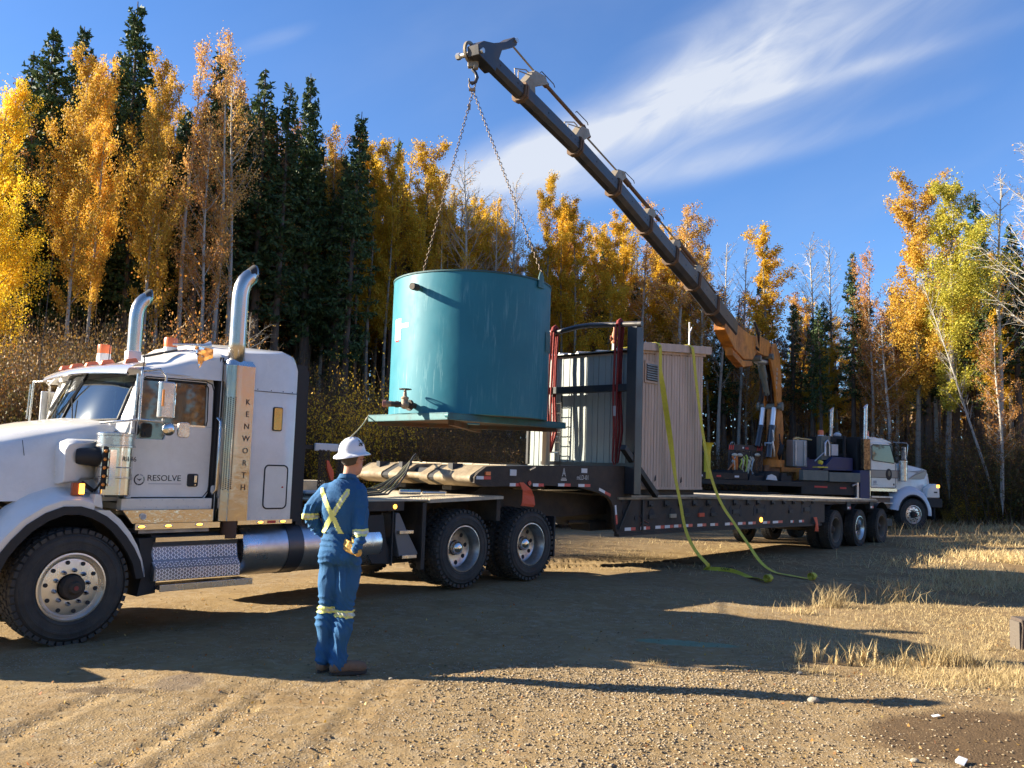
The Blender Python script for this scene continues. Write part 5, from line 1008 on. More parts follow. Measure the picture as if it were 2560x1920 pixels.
for x0, x1 in [(8.83, 9.15), (9.3, 9.6), (9.77, 10.06), (10.08, 10.37), (10.39, 10.64), (10.7, 11.04), (11.22, 11.55), (11.71, 12.01), (12.29, 12.63), (12.83, 13.16), (13.28, 13.61), (13.94, 14.27), (14.41, 14.89), (15.3, 15.47), (15.75, 16.01)]:
    xm = (x0+x1)/2+.02; z = zbot(x0)+.045; a = MB(); a.box(x0, xm, -.004, .0, z, z+.052); T(a, 'reflective_tape', whitet); a = MB(); a.box(xm, x1, -.004, .0, z, z+.052); T(a, 'reflective_tape', redt)
for (x0, x1, z0, z1) in [(5.23, 5.52, 1.575, 1.575), (5.92, 6.17, 1.485, 1.485), (6.43, 6.68, 1.485, 1.485), (7.02, 7.33, 1.49, 1.49), (7.53, 7.84, 1.485, 1.485), (8.08, 8.40, 1.43, 1.33), (8.545, 8.60, 1.17, .86)]:
    for m_, t0, t1 in ((whitet, 0, .5), (redt, .5, 1)): a = MB(); p = Vector((x0, -.003, z0)); q = Vector((x1, -.003, z1)); a.bar(p.lerp(q, t0), p.lerp(q, t1), .045, .004, (0, -1, 0)); T(a, 'reflective_tape', m_)
a = MB(); a.cyl((13.84, -.02, .82), (13.84, .0, .82), .05); T(a, 'side_marker', amber_on); a = MB(); a.box(5.40, 5.50, -.02, .0, 1.61, 1.66); T(a, 'side_marker', orange_b); a = MB(); a.cyl((6.34, -.02, 1.51), (6.34, 0, 1.51), .035); T(a, 'side_marker', redl)
a = MB(); a.box(5.91, 6.05, -.015, .0, 1.61, 1.70); T(a, 'document_holder', wht, bevel=.008); a = MB(); a.box(7.60, 7.75, -.004, .0, 1.68, 1.75); T(a, 'white_sticker', wht)
a = MB(); a.bar((6.28, -.05, 1.70), (6.40, -.06, 1.745), .025, .02); T(a, 'latch_handle', chrome2)
wp = mat('white_stencil_paint', (.62, .60, .55), .7)
t_ = text_mesh('trailer_number', 'mLD-01', .105, wp, tr_, (7.64-12, -.003-1.25, 1.605), (R_(90), 0, 0), .001, .9)
a = MB(); cx_, cz_ = 7.16, 1.645
for k in range(3):
    s_ = .03+.0*k; zz = cz_-.025+k*.033; ww = .05-.014*k; a.prism([(cx_-ww, zz), (cx_-ww+.012, zz), (cx_-.004, zz+.045), (cx_-.008, zz+.06)], 'y', -.004, .0); a.prism([(cx_+ww, zz), (cx_+ww-.012, zz), (cx_+.004, zz+.045), (cx_+.008, zz+.06)], 'y', -.004, .0)
a.box(cx_-.07, cx_+.07, -.004, 0, 1.555, 1.575); a.box(cx_-.055, cx_+.055, -.004, 0, 1.585, 1.598); T(a, 'white_emblem', wp)
a = MB()
for z in (.86, .80): a.tube([(9.28, -.004, z), (9.40, -.004, z+.04), (9.55, -.004, z)], .008, 4)
T(a, 'maker_badge', mat('faded_red_badge', (.22, .07, .05), .6))
a = MB(); a.cyl((8.8, -.012, 1.05), (8.8, .0, 1.05), .05); a.cyl((8.86, -.012, 1.68), (8.86, .0, 1.68), .05); a.cyl((8.75, -.012, 1.25), (8.75, 0, 1.25), .035); a.cyl((9.15, -.012, .95), (9.15, 0, .95), .04); a.cyl((9.30, -.012, .98), (9.30, 0, .98), .03); o = T(a, 'pin_hole', dark); o['kind'] = 'stuff'
a = MB(); a.bar((8.95, -.03, 1.25), (8.62, -.03, .78), .02, .03, (0, -1, 0)); a.box(9.32, 9.36, -.03, .0, .74, 1.25); T(a, 'hinge_plate', black)
# orange flags
a = MB(); a.loft([[(6.12, -.01, 1.52), (6.20, -.02, 1.52), (6.20, -.012, 1.52), (6.12, 0, 1.52)], [(6.16, -.05, 1.40), (6.31, -.08, 1.42), (6.31, -.07, 1.42), (6.16, -.04, 1.40)], [(6.17, -.04, 1.34), (6.41, -.05, 1.32), (6.41, -.04, 1.32), (6.17, -.03, 1.34)], [(6.15, -.05, 1.22), (6.39, -.09, 1.20), (6.39, -.08, 1.20), (6.15, -.04, 1.22)], [(6.14, -.04, 1.19), (6.38, -.07, 1.17), (6.38, -.06, 1.17), (6.14, -.03, 1.19)]]); T(a, 'orange_flag', cloth_o, label='wide orange cloth flag hanging at the drive wheels')
a = MB(); a.loft([[(16.42, -.06, .82), (16.60, -.06, .82), (16.60, -.05, .82), (16.42, -.05, .82)], [(16.46, -.10, .68), (16.62, -.08, .68), (16.62, -.07, .68), (16.46, -.09, .68)], [(16.49, -.06, .50), (16.63, -.09, .50), (16.63, -.08, .50), (16.49, -.05, .50)]]); T(a, 'orange_flag', cloth_o, label='narrow orange flag hanging before the trailer wheels')
# running gear and tail
dullrim = mat('dusty_steel_rim', (.16, .13, .10), .6, .3, dirt=(.25, .2, .14), damt=.6)
for x, rm_ in ((17.9, dullrim), (19.5, wheelalu), (21.1, dullrim)):
    for far in (0, 1):
        w = drive_wheel(tr_, x-12, (0 if not far else YW)-1.25, .485, math.pi*far, R=.462, hub=False, rimm=rm_, chunky=False, inner=not far, tw=.25)
a = MB()
for y0, y1 in ((.02, .30), (YW-.30, YW-.02)):
    pr = [(16.9, 1.18), (20.78, 1.165), (20.85, 1.08), (20.70, .96)]
    for c in (20.3, 18.70): pr += [(c+.10, .90), (c-.10, .90)] if False else []
    a.prism([(16.9, 1.185), (20.78, 1.165), (20.78, 1.10), (16.9, 1.10)], 'y', y0, y1)
a.box(16.93, 17.3, .04, .3, .68, 1.12)
T(a, 'wheel_deck', brownblk)
for c in (17.9, 19.5, 21.1):
    a = MB(); ar = [(c+.60*math.cos(t), .60+.53*math.sin(t)) for t in np.linspace(.5, 2.64, 14)]; a.loft([[(x, .0, z) for x, z in ar], [(x, .62, z) for x, z in ar]], False, False); o = T(a, 'wheel_arch', black, smooth=60)
for x in (18.72, 20.32):
    a = MB(); a.box(x-.13, x+.13, -.01, .2, .95, 1.15); T(a, 'light_bracket', black, bevel=.01); a = MB(); a.box(x-.11, x+.0, -.018, -.010, .985, 1.03); T(a, 'reflective_tape', whitet); a = MB(); a.box(x+.0, x+.11, -.018, -.010, .985, 1.03); T(a, 'reflective_tape', redt)
a = MB(); a.prism([(20.75, 1.20), (21.5, 1.17), (22.1, .92), (22.1, .80), (21.4, .98), (20.75, 1.0)], 'y', .72, 1.9); T(a, 'tail_ramp', dusty)
a = MB(); a.box(22.0, 23.0, .35, 2.2, .42, .62); a.bar((21.9, .4, 1.0), (22.1, .4, .5), .1, .1); a.box(21.2, 22.2, .7, 1.9, .45, .85); T(a, 'tail_frame', black, bevel=.01)
a = MB(); a.box(22.05, 22.15, .30, .38, .60, .72); T(a, 'tail_lamp', redl)
a = MB()
for x in (17.9, 19.5, 21.1): a.cyl((x, .5, .485), (x, 2.0, .485), .07)
a.box(17.2, 22, .75, .87, .62, .9); a.box(17.2, 22, 1.63, 1.75, .62, .9); T(a, 'axle_frame', black)

# ------------------------------------------------------------------ shack on the front of the deck
X0, X1, YF, YB = 9.13, 11.40, .02, 2.40
sh = thing('utility_shack', 'tan and blue-grey ribbed metal utility shack standing on the trailer deck', 'shed', rig(10.3, 1.2, 1.33), RZ)
def H(mb, name, m, parent=None, **k):
    o = mb.build(name, m, parent or sh, **k)
    if parent is None: o.location = (-10.3, -1.2, -1.33)
    return o
tan = mat('faded_tan_siding', (.60, .46, .36), .6, col2=(.54, .41, .31), nscale=1.5, stretch=(5, 5, .5), dirt=(.22, .17, .14), dscale=2.2, damt=.45)
blueg = mat('blue_grey_siding', (.27, .31, .31), .38, col2=(.36, .39, .37), nscale=2, stretch=(4, 4, .4), dirt=(.25, .24, .2), dscale=2, damt=.35)
roofm = mat('galvanised_roofing', (.45, .46, .46), .4, .7, dirt=(.3, .27, .22), damt=.4)
a = MB(); a.box(X0+.02, X1-.02, YF+.02, YB-.02, 1.44, 3.74); a.prism([(X0+.02, 3.70), (X1-.02, 3.70), (X1-.02, 3.96), (X0+.02, 3.78)], 'y', YF+.02, YB-.02); H(a, 'wall_core', tan)
n = 8; pw_ = (X1-X0)/n
for i in range(n):
    x = X0+i*pw_; zt = 3.76+.2*(x-X0)/(X1-X0); a = MB()
    a.box(x+.003, x+pw_-.003, YF+.0, YF+.02, 1.47, zt)
    for t in (.0, .33, .66): a.box(x+pw_*t+.006, x+pw_*t+.026, YF-.004, YF+.002, 1.47, zt)
    H(a, 'siding_panel', tan)
m_ = 9; ph = (YB-YF)/m_
for i in range(m_):
    y = YF+i*ph; a = MB(); a.box(X0-.0, X0+.02, y+.003, y+ph-.003, 1.47, 3.74)
    for t in (.06, .5): a.box(X0-.008, X0+.002, y+ph*t-.012, y+ph*t+.012, 1.47, 3.74)
    H(a, 'siding_panel', blueg, label='blue-grey front siding panel' if i == 0 else None)
a = MB(); a.prism([(X0+.02, 3.80), (11.55, 4.005), (11.55, 4.15), (X0+.06, 3.945)], 'y', YF-.10, YF-.005); H(a, 'fascia', tan, bevel=.006); a = MB(); a.prism([(X0+.0, 3.755), (11.45, 3.955), (11.45, 4.0), (X0, 3.80)], 'y', YF-.03, YF-.0); H(a, 'trim', tan)
a = MB(); a.box(X0-.03, X0+.09, YF-.07, YF+.05, 3.76, 3.93); H(a, 'gutter_end', blueg)
for i in range(6):
    y0 = YF-.02+i*.415; a = MB(); a.prism([(X0-.10, 3.80), (11.52, 4.03), (11.52, 4.045), (X0-.10, 3.815)], 'y', y0, y0+.40+.012*(i % 2)); a.prism([(X0-.10, 3.81), (11.52, 4.04), (11.52, 4.075), (X0-.10, 3.845)], 'y', y0+.385, y0+.41); H(a, 'roof_sheet', roofm)
a = MB(); a.box(9.36, 9.80, YF-.025, YF+.0, 3.27, 3.65); v_ = H(a, 'vent_frame', tan, bevel=.004); a = MB(); a.box(9.40, 9.75, YF-.03, YF-.02, 3.31, 3.60); b_ = a.build('vent_backing', dark, v_)
for i in range(7): a = MB(); z = 3.325+i*.041; a.prism([(YF-.045, z), (YF-.027, z+.028), (YF-.027, z+.034), (YF-.048, z+.006)], 'x', 9.40, 9.75); a.build('louvre', blueg, v_)
a = MB(); a.box(X0, X1, YF-.015, YF+.02, 1.43, 1.475); a.box(X0-.015, X0+.02, YF, YB, 1.43, 1.475); H(a, 'base_trim', tan)
a = MB(); a.box(9.3, 11.28, .12, .22, 1.335, 1.43); a.box(9.3, 11.28, 2.1, 2.2, 1.335, 1.43); H(a, 'skid', brownblk)
for x, z in ((9.75, 1.62), (10.62, 1.60)): a = MB(); a.prism([(x-.02, z-.05), (x+.025, z-.03), (x+.02, z+.06), (x, z+.03)], 'y', YF-.018, YF-.012); H(a, 'torn_patch', dark)
a = MB(); a.tube([(11.35, .3, 4.05), (11.36, .3, 4.45), (11.30, .27, 4.62)], .018, 6); a.tube([(11.36, .3, 4.40), (11.45, .3, 4.55)], .012, 5); H(a, 'mast_bracket', wht)
vlv = mat('rust_orange_valve', (.55, .20, .10), .6, dirt=(.3, .12, .06), damt=.5)
a = MB(); a.cyl((9.7, .9, 3.85), (9.7, .9, 4.06), .035); H(a, 'vent_pipe', wht, smooth=40); a = MB(); a.lathe([(.05, 0), (.055, .03), (.04, .05), (.05, .12), (.035, .19), (.02, .24), (.02, .30), (.001, .30)], (9.7, .9, 4.05), (0, 0, 1), 14, True); a.cyl((9.7, .9, 4.15), (9.78, .80, 4.15), .035); a.lathe([(.045, 0), (.045, .02)], (9.66, .96, 4.15), (.6, -.8, 0), 12, True); H(a, 'relief_valve', vlv, smooth=40)
# ------------------------------------------------------------------ steel frame in front of the shack
fr = thing('steel_stanchion_frame', 'black steel post frame with a bent top pipe, in front of the shack', 'frame', rig(8.85, .9, 1.78), RZ)
def FRM(mb, name, m, **k): o = mb.build(name, m, fr, **k); o.location = (-8.85, -.9, -1.78); return o
blk2 = mat('glossy_black_steel', (.02, .022, .028), .35, dirt=(.09, .07, .05), dscale=2, damt=.4)
for y in (-.20, 1.78): a = MB(); a.box(8.78, 8.96 if y < 0 else 8.84, y if y < 0 else 2.10, y+.19 if y < 0 else 2.16, 1.35 if y < 0 else 1.80, 4.15); FRM(a, 'post', blk2, bevel=.01)
a = MB(); a.box(8.96, 9.0, -.19, .10, 1.34, 4.1); FRM(a, 'post_flange', blk2)
a = MB(); a.box(8.80, 8.94, -.0, 2.12, 3.07, 3.19); FRM(a, 'cross_beam', blk2, bevel=.006); a = MB(); a.box(8.80, 8.94, -.0, 1.82, 1.80, 1.86); FRM(a, 'lower_beam', blk2)
a = MB(); a.tube([(8.87, 2.18, 4.22), (8.87, 1.95, 4.22), (8.87, 1.52, 4.20), (8.87, 1.10, 4.255), (8.86, .85, 4.26), (8.87, .2, 4.225), (8.87, -.24, 4.20)], .045, 12); FRM(a, 'top_pipe', mat('worn_black_pipe', (.05, .05, .055), .3, .3, dirt=(.25, .2, .15), damt=.3), smooth=60)
a = MB(); a.bar((8.50, -.16, 2.12), (9.68, -.06, 1.33), .10, .10); FRM(a, 'diagonal_brace', black, bevel=.008)
# round slings of red webbing
redw = mat('red_sling_webbing', (.24, .024, .02), .8, col2=(.17, .017, .015), nscale=14, bump=.8, bscale=25)
def sling(name, lab, y, zb, dx):
    o0 = rig(8.87, y, 1.78); s_ = thing(name, lab, 'sling', o0, RZ, 'red round slings draped over the top pipe'); a = MB()
    for k, (ox, oy) in enumerate(((-.06, -.02), (-.075, .03), (.055, .01), (.06, -.03))):
        pts = [(ox*.3, oy, 4.28), (ox, oy, 4.22), (ox*1.1, oy+.01*k, 3.6), (ox*1.0, oy+.015, 3.0), (ox*.9+.01, oy-.012*k, 2.4), (ox*.5, oy+.01, zb+.1), (0, oy*.5, zb)]
        pp = [(p[0]+dx*(4.2-p[2])+.006*math.sin(9*p[2]+k), p[1], p[2]-1.78) for p in pts]; a.tube(pp, [.015, .019, .021, .019, .021, .017, .011], 7)
    a.tube([(-.07, 0, 4.20-1.78), (-.05, 0, 4.27-1.78), (0, 0, 4.30-1.78), (.05, 0, 4.27-1.78), (.06, 0, 4.20-1.78)], .036, 8); a.build('webbing', redw, s_, smooth=60); return s_
sling('lifting_sling', 'red round sling hanging at the far end of the pipe beside the tank', 1.62, 2.02, -.02); s2 = sling('lifting_sling', 'red round sling hanging beside the black post, nearer of the two', .20, 1.80, -.02)
a = MB(); a.box(-.115, -.105, -.02, .03, 2.35-1.78+.3, 2.72-1.78+.1); a.build('sling_tag', mat('grey_print', (.4, .4, .42), .6), s2)
# ladder and timber post
ld = thing('ladder', 'black steel ladder standing at the far front corner of the shack', 'ladder', rig(9.0, 1.65, 1.78), RZ)
for y in (-.10, .16): a = MB(); a.cyl((.02, y, 0), (.02, y, 1.38), .012, n=8); a.build('rail', black, ld)
for i in range(8): a = MB(); a.cyl((.02, -.10, .08+i*.175), (.02, .16, .08+i*.175), .009, n=6); a.build('rung', black, ld)
a = MB(); a.box(-.05, .05, -.05, .05, 0, .62); o = a.build('timber_post', mat('fresh_timber', (.60, .42, .28), .8, col2=(.68, .50, .34), nscale=3, stretch=(5, 5, .6)), label='pale upright timber post under the tank, by the red sling', cat='post', bevel=.01); o.location = at(1365, 1110, 15.6); o.location.z = 1.79; o.rotation_euler = (0, 0, RZ)
for i, (px, py) in enumerate([(1382, 1091), (1382, 1131)]): p = at(px, py, 15.9); a = MB(); a.bar((-.09, 0, 0), (.09, .0, .0), .02, .02); o = a.build('tie_rod', chrome2, label=['upper thin bright rod beside the red sling', 'lower thin bright rod beside the red sling'][i], cat='rod'); o.location = p

# ------------------------------------------------------------------ teal tank
TCX, TCY, TR_, TZ0, TZ1 = -.705, 14.5, 1.305, 2.50, 4.70
tank = thing('storage_tank', 'big round teal steel tank hanging from chains under the boom', 'tank', (TCX, TCY, 2.36), 0)
def K_(mb, name, m, parent=None, **k): return mb.build(name, m, parent or tank, **k)
def teal_mat():
    m = mat('teal_tank_paint', (.022, .165, .225), .52, spec=.3, col2=(.028, .19, .25), nscale=1.5, rvar=.08); N, L = m.node_tree.nodes, m.node_tree.links; b = N['Principled BSDF']; src = b.inputs['Base Color'].links[0].from_socket
    tcn = N.new('ShaderNodeTexCoord')
    def nz(sc, st, off, det=6):
        mp = N.new('ShaderNodeMapping'); mp.inputs['Scale'].default_value = st; mp.inputs['Location'].default_value = off; L.new(tcn.outputs['Object'], mp.inputs[0]); n = N.new('ShaderNodeTexNoise'); n.inputs['Scale'].default_value = sc; n.inputs['Detail'].default_value = det; n.inputs['Roughness'].default_value = .7; L.new(mp.outputs[0], n.inputs[0]); return n.outputs[0]
    def rg(v, lo, hi):
        r = N.new('ShaderNodeMapRange'); r.inputs[1].default_value = lo; r.inputs[2].default_value = hi; L.new(v, r.inputs[0]); return r.outputs[0]
    def mul(a, c):
        n = N.new('ShaderNodeMath'); n.operation = 'MULTIPLY'; n.use_clamp = True
        for i, q in ((0, a), (1, c)):
            if isinstance(q, (int, float)): n.inputs[i].default_value = q
            else: L.new(q, n.inputs[i])
        return n.outputs[0]
    f1 = mul(mul(rg(nz(5, (4, 4, .35), (0, 0, 0)), .52, .75), rg(nz(1.1, (1, 1, .8), (3, 1, 2), 2), .50, .64)), .75)      # scuffs
    f2 = mul(rg(nz(2.5, (1, 1, .5), (7, 3, 1), 8), .55, .8), .35)
    cur = src
    for f, c in ((f1, (.22, .42, .46, 1)), (f2, (.015, .11, .17, 1))):
        x = N.new('ShaderNodeMix'); x.data_type = 'RGBA'; L.new(f, x.inputs[0]); L.new(cur, x.inputs[6]); x.inputs[7].default_value = c; cur = x.outputs[2]
    L.new(cur, b.inputs['Base Color']); bn = N.new('ShaderNodeBump'); bn.inputs['Strength'].default_value = .12; bn.inputs['Distance'].default_value = .05; L.new(nz(1.3, (1, 1, .6), (1, 2, 3), 3), bn.inputs['Height']); L.new(bn.outputs[0], b.inputs['Normal']); return m
teal = teal_mat(); teal2 = mat('plain_teal_paint', (.022, .145, .17), .5, dirt=(.07, .05, .04), dscale=4, damt=.55); rust = mat('rusty_underside', (.13, .055, .028), .9, col2=(.09, .05, .035), nscale=4, dirt=(.05, .13, .13), dscale=2, damt=.6, bump=.4)
z0 = TZ0-2.36; z1 = TZ1-2.36
a = MB(); a.lathe([(TR_-.03, z0), (TR_, z0+.01), (TR_, z1-.0), (TR_-.012, z1+.0)], (0, 0, 0), (0, 0, 1), 96); K_(a, 'shell', teal, smooth=30)
a = MB(); a.lathe([(TR_+.004, z1-.018), (TR_+.012, z1-.010), (TR_+.012, z1+.012), (TR_-.02, z1+.018), (TR_-.03, z1-.03)], (0, 0, 0), (0, 0, 1), 96); K_(a, 'top_rim', mat('dark_teal_edge', (.02, .10, .12), .6, dirt=(.06, .05, .04), damt=.5), smooth=30)
a = MB(); a.lathe([(TR_-.02, z1-.03), (.4, z1+.0), (.001, z1+.02)], (0, 0, 0), (0, 0, 1), 64); K_(a, 'roof', teal2, smooth=40)
a = MB(); a.lathe([(TR_-.03, z0), (.001, z0)], (0, 0, 0), (0, 0, 1), 64); K_(a, 'floor', rust)
HD = 1.62; cn = [(.10*-1, -1.0), (1.0, .10*1), (.10, 1.0), (-1.0, -.10)]; cn = [(HD*x, HD*y) for x, y in cn]
cn = [(cn[0][0]-.06, cn[0][1]), cn[1], cn[2], cn[3]]
for i in range(4):
    p, q = Vector((*cn[i], z0-.05)), Vector((*cn[(i+1) % 4], z0-.05)); a = MB(); a.bar(p, q, .012, .08); nn = (q-p).normalized(); nn = Vector((nn.y, -nn.x, 0)); a.bar(p+Vector((0, 0, .048))-nn*.03, q+Vector((0, 0, .048))-nn*.03, .07, .01); a.bar(p-Vector((0, 0, .046))-nn*.03, q-Vector((0, 0, .046))-nn*.03, .07, .008); K_(a, 'skid_beam', teal2)
a = MB(); a.add([(*c, z0-.09) for c in cn]+[(*c, z0-.085) for c in cn], [(0, 1, 2, 3), (7, 6, 5, 4), (0, 1, 5, 4), (1, 2, 6, 5), (2, 3, 7, 6), (3, 0, 4, 7)])
K_(a, 'skid_floor', rust)
a = MB(); p, q = Vector((*cn[0], z0-.13)), Vector((*cn[2], z0-.13)); a.bar(p.lerp(q, .1), p.lerp(q, .9), .1, .08); p, q = Vector((*cn[3], z0-.13)), Vector((*cn[1], z0-.13)); a.bar(p.lerp(q, .05), p.lerp(q, .95), .10, .06); K_(a, 'bottom_brace', rust)
a = MB(); c0 = Vector((*cn[0], z0-.04)); a.cyl(c0+Vector((-.02, .03, 0)), c0+Vector((.03, -.03, 0)), .035); K_(a, 'corner_tube', teal2, smooth=40); a = MB(); a.box(.06, .24, -1.40, -1.22, z0-.15, z0-.13); K_(a, 'corner_gusset', teal2)
def on_tank(px, z, out=0.0):
    """point on the visible side of the shell under photo column px"""
    py = 1167-(z-CAMH)/13.7*FPX; d = fw+(px-1280)/FPX*rt-(py-960)/FPX*up; d = Vector((d.x, d.y)).normalized(); f = Vector((-TCX, -TCY)); b = f.dot(d); c = f.dot(f)-TR_**2; t = -b-math.sqrt(max(0, b*b-c)); P_ = d*t-Vector((TCX, TCY)); nrm = P_.normalized(); return Vector((P_.x+nrm.x*out, P_.y+nrm.y*out, z-2.36)), Vector((nrm.x, nrm.y, 0))
P0, N0 = on_tank(1052, 4.44); a = MB(); a.cyl(P0-N0*.02, P0+N0*.20, .045); pi = K_(a, 'overflow_pipe', teal2, smooth=40); a = MB(); a.cyl(P0+N0*.08, P0+N0*.21, .055); a.build('pipe_coupling', brownblk, pi, smooth=40)
P0, N0 = on_tank(1036, 2.62); e_ = Vector((-N0.y, N0.x, 0)); gm = mat('weathered_brass_valve', (.36, .28, .20), .6, .3, dirt=(.16, .09, .06), damt=.7)
a = MB(); a.cyl(P0-N0*.02, P0+N0*.16, .045); a.lathe([(.085, 0), (.085, .025)], P0+N0*.10, N0, 16, True); vb = K_(a, 'drain_pipe', brownblk, smooth=40)
C_ = P0+N0*.22; a = MB(); a.sphere(C_, .068, 14, 10); a.lathe([(.055, 0), (.05, .05), (.06, .06), (.06, .08), (.03, .10), (.022, .17), (.018, .20)], C_+Vector((0, 0, .03)), (0, 0, 1), 16, True); a.build('valve_body', gm, vb, smooth=45)
a = MB(); hc = C_+Vector((0, 0, .235)); a.tube([tuple(hc+Vector((.088*math.cos(t), .088*math.sin(t), 0))) for t in np.linspace(0, 6.283, 25)], .009, 6)
for k in range(5): t = 2*math.pi*k/5; a.cyl(hc, hc+Vector((.085*math.cos(t), .085*math.sin(t), 0)), .006, n=5)
a.cyl(hc-Vector((0, 0, .03)), hc+Vector((0, 0, .012)), .012); a.build('handwheel', brownblk, vb, smooth=45)
L_ = Vector((-.97, -.1, .02)).normalized(); a = MB(); a.cyl(C_, C_+L_*.20, .042, n=16); a.lathe([(.05, .09), (.05, .14)], C_, L_, 16, True); a.build('outlet_pipe', brownblk, vb, smooth=40); a = MB(); a.lathe([(.046, .20), (.046, .28)], C_, L_, 8, True); a.build('brass_coupling', gm, vb); a = MB(); a.lathe([(.055, .28), (.055, .33), (.02, .335)], C_, L_, 12, True); a.build('end_cap', mat('rust_red_cap', (.28, .12, .10), .6), vb)
wl_ = mat('white_decal', (.80, .82, .82), .5)
def patch(mb, pa, pb, za, zb, out=.004):
    n = 6; lo, hi = [], []
    for i in range(n+1):
        p, _ = on_tank(pa+(pb-pa)*i/n, za, out); lo.append(tuple(p)); hi.append((p.x, p.y, zb-2.36))
    mb.loft([lo, hi], False, False)
a = MB(); patch(a, 988, 1001, 3.68, 4.02); K_(a, 'decal', wl_); a = MB(); patch(a, 1001.5, 1021, 3.86, 3.93); K_(a, 'decal', wl_)
a = MB(); patch(a, 990, 997, 3.655, 3.675); K_(a, 'decal', redt); a = MB(); patch(a, 1362, 1374, 3.6, 3.92, .012); K_(a, 'side_plate', teal2)
tb = mat('black_drips', (.02, .02, .02), .8); a = MB(); a.cyl((-.28, -.2, z1), (-.28, -.2, z1+.14), .05); a.cyl((-.45, -.55, z1+.10), (-.20, -.45, z1+.12), .042); a.cyl((.0, -.35, z1+.10), (.22, -.45, z1+.13), .03); a.box(.20, .23, -.47, -.43, z1, z1+.17); K_(a, 'top_fitting', gm, smooth=40)
a = MB(); a.cyl((0, .25, z1), (0, .25, z1+.06), .28, n=24); K_(a, 'hatch', teal2, smooth=40)
LUG = [Vector((1.09, -.70, 0)), Vector((-.98, .86, 0))]
for l in LUG:
    a = MB(); e_ = Vector((-l.y, l.x, 0)).normalized(); b0 = l.normalized()*(TR_+.0); q = lambda s, z, o: tuple(b0+e_*s+l.normalized()*o+Vector((0, 0, z)))
    prof = [(-.09, z1-.12), (.09, z1-.12), (.07, z1+.06), (.02, z1+.14), (-.04, z1+.14), (-.08, z1+.05)]; a.loft([[q(s, z, .014) for s, z in prof], [q(s, z, .034) for s, z in prof]]); K_(a, 'lifting_lug', teal2, bevel=.004)
# chains, ring and tag
HK = Vector((-.82, 14.36, 8.10))
for i, l in enumerate(LUG):
    end = Vector((TCX, TCY, 0))+l.normalized()*(TR_+.03)+Vector((0, 0, TZ1+.12)); a = MB(); links(a, HK-Vector((0, 0, .05)), end, L=.07, w=.042, r=.0068); me = a.mesh('chain', 60)
    o = bpy.data.objects.new('lifting_chain', me); me.materials.append(mat('bronze_brown_chain', (.11, .07, .045), .6, .2)); me.transform(Matrix.Translation(-end)); o.location = end; COL.objects.link(o)
    tag(o, ['right lifting chain from the hook to the near lug of the tank', 'left lifting chain from the hook to the far side of the tank'][i], 'chain', 'chains holding the tank')
a = MB(); a.prism([(-.02, 0), (.02, 0), (.02, -.09), (-.02, -.09)], 'y', -.004, .004); o = a.build('chain_tag', gm, label='small metal tag hanging on the left lifting chain', cat='tag'); o.location = HK+Vector((-.055, .06, -.27))
# tag line from the skid corner to the rack plate on the tractor
p = Vector((TCX, TCY, 0))+Vector((*cn[3], z0+2.36-.02)); q = rig(3.28, .50, 1.94); a = MB(); pts = [tuple(p.lerp(q, t)-q+Vector((0, 0, -.06*4*t*(1-t)))) for t in np.linspace(0, 1, 12)]; a.tube(pts, .010, 6); o = a.build('tag_line', mat('dirty_rope', (.34, .30, .18), .9, bump=.6), label='taut rope from the tank corner to the white plate behind the cab', cat='rope', smooth=60); o.location = q
a = MB(); a.tube([(0, 0, .0), (-.03, 0, -.03), (-.05, -.01, -.09), (-.02, 0, -.12), (.01, 0, -.08), (0, 0, 0), (.02, 0, .05), (.04, .0, .02)], .010, 6); o = a.build('shackle', mat('bronze_brown_chain'), label='small shackle hooked to the left corner of the tank skid', cat='shackle', smooth=60); o.location = p

# ------------------------------------------------------------------ yellow straps hanging off the shack
yel = mat('yellow_webbing', (.66, .60, .05), .7, col2=(.56, .50, .05), nscale=20, bump=.5, bscale=90)
def strap(lab, pts, wdir, w, roll):
    base = Vector(roll); s_ = thing('tie_down_strap', lab, 'strap', base, 0, 'yellow ratchet straps hanging from the shack roof to the ground')
    P_ = [Vector(p) for p in pts]; fine = []; WD = []
    for i in range(len(P_)-1):                                   # Catmull-Rom
        p0, p1, p2, p3 = P_[max(i-1, 0)], P_[i], P_[i+1], P_[min(i+2, len(P_)-1)]
        for t in np.linspace(0, 1, 7)[:-1 if i < len(P_)-2 else None]:
            fine.append(.5*((2*p1)+(-p0+p2)*t+(2*p0-5*p1+4*p2-p3)*t*t+(-p0+3*p1-3*p2+p3)*t**3)-base); WD.append(Vector(wdir[i]).lerp(Vector(wdir[min(i+1, len(wdir)-1)]), t).normalized())
    a = MB(); a.ribbon(fine, w, WD, .004); a.build('webbing', yel, s_, smooth=50)
    a = MB(); e = Vector((.75, .66, 0)); cpts = []
    for t in np.linspace(0, 5*math.pi, 50): r_ = .02+.0032*t; cpts.append(Vector((0, 0, .075))+Vector((-.66*r_*math.cos(t), .75*r_*math.cos(t), r_*math.sin(t))))
    a.ribbon(cpts, w*1.0, (.75, .66, 0), .004); a.build('rolled_end', yel, s_, smooth=50); return s_
A_ = Vector((math.sin(R_(41.5)), math.cos(R_(41.5)), 0)); NR = Vector((math.cos(R_(41.5)), -math.sin(R_(41.5)), 0)); Zv = Vector((0, 0, 1))
def vv(u, v, w): p = rig(u, -v, w); return (p.x, p.y, p.z)
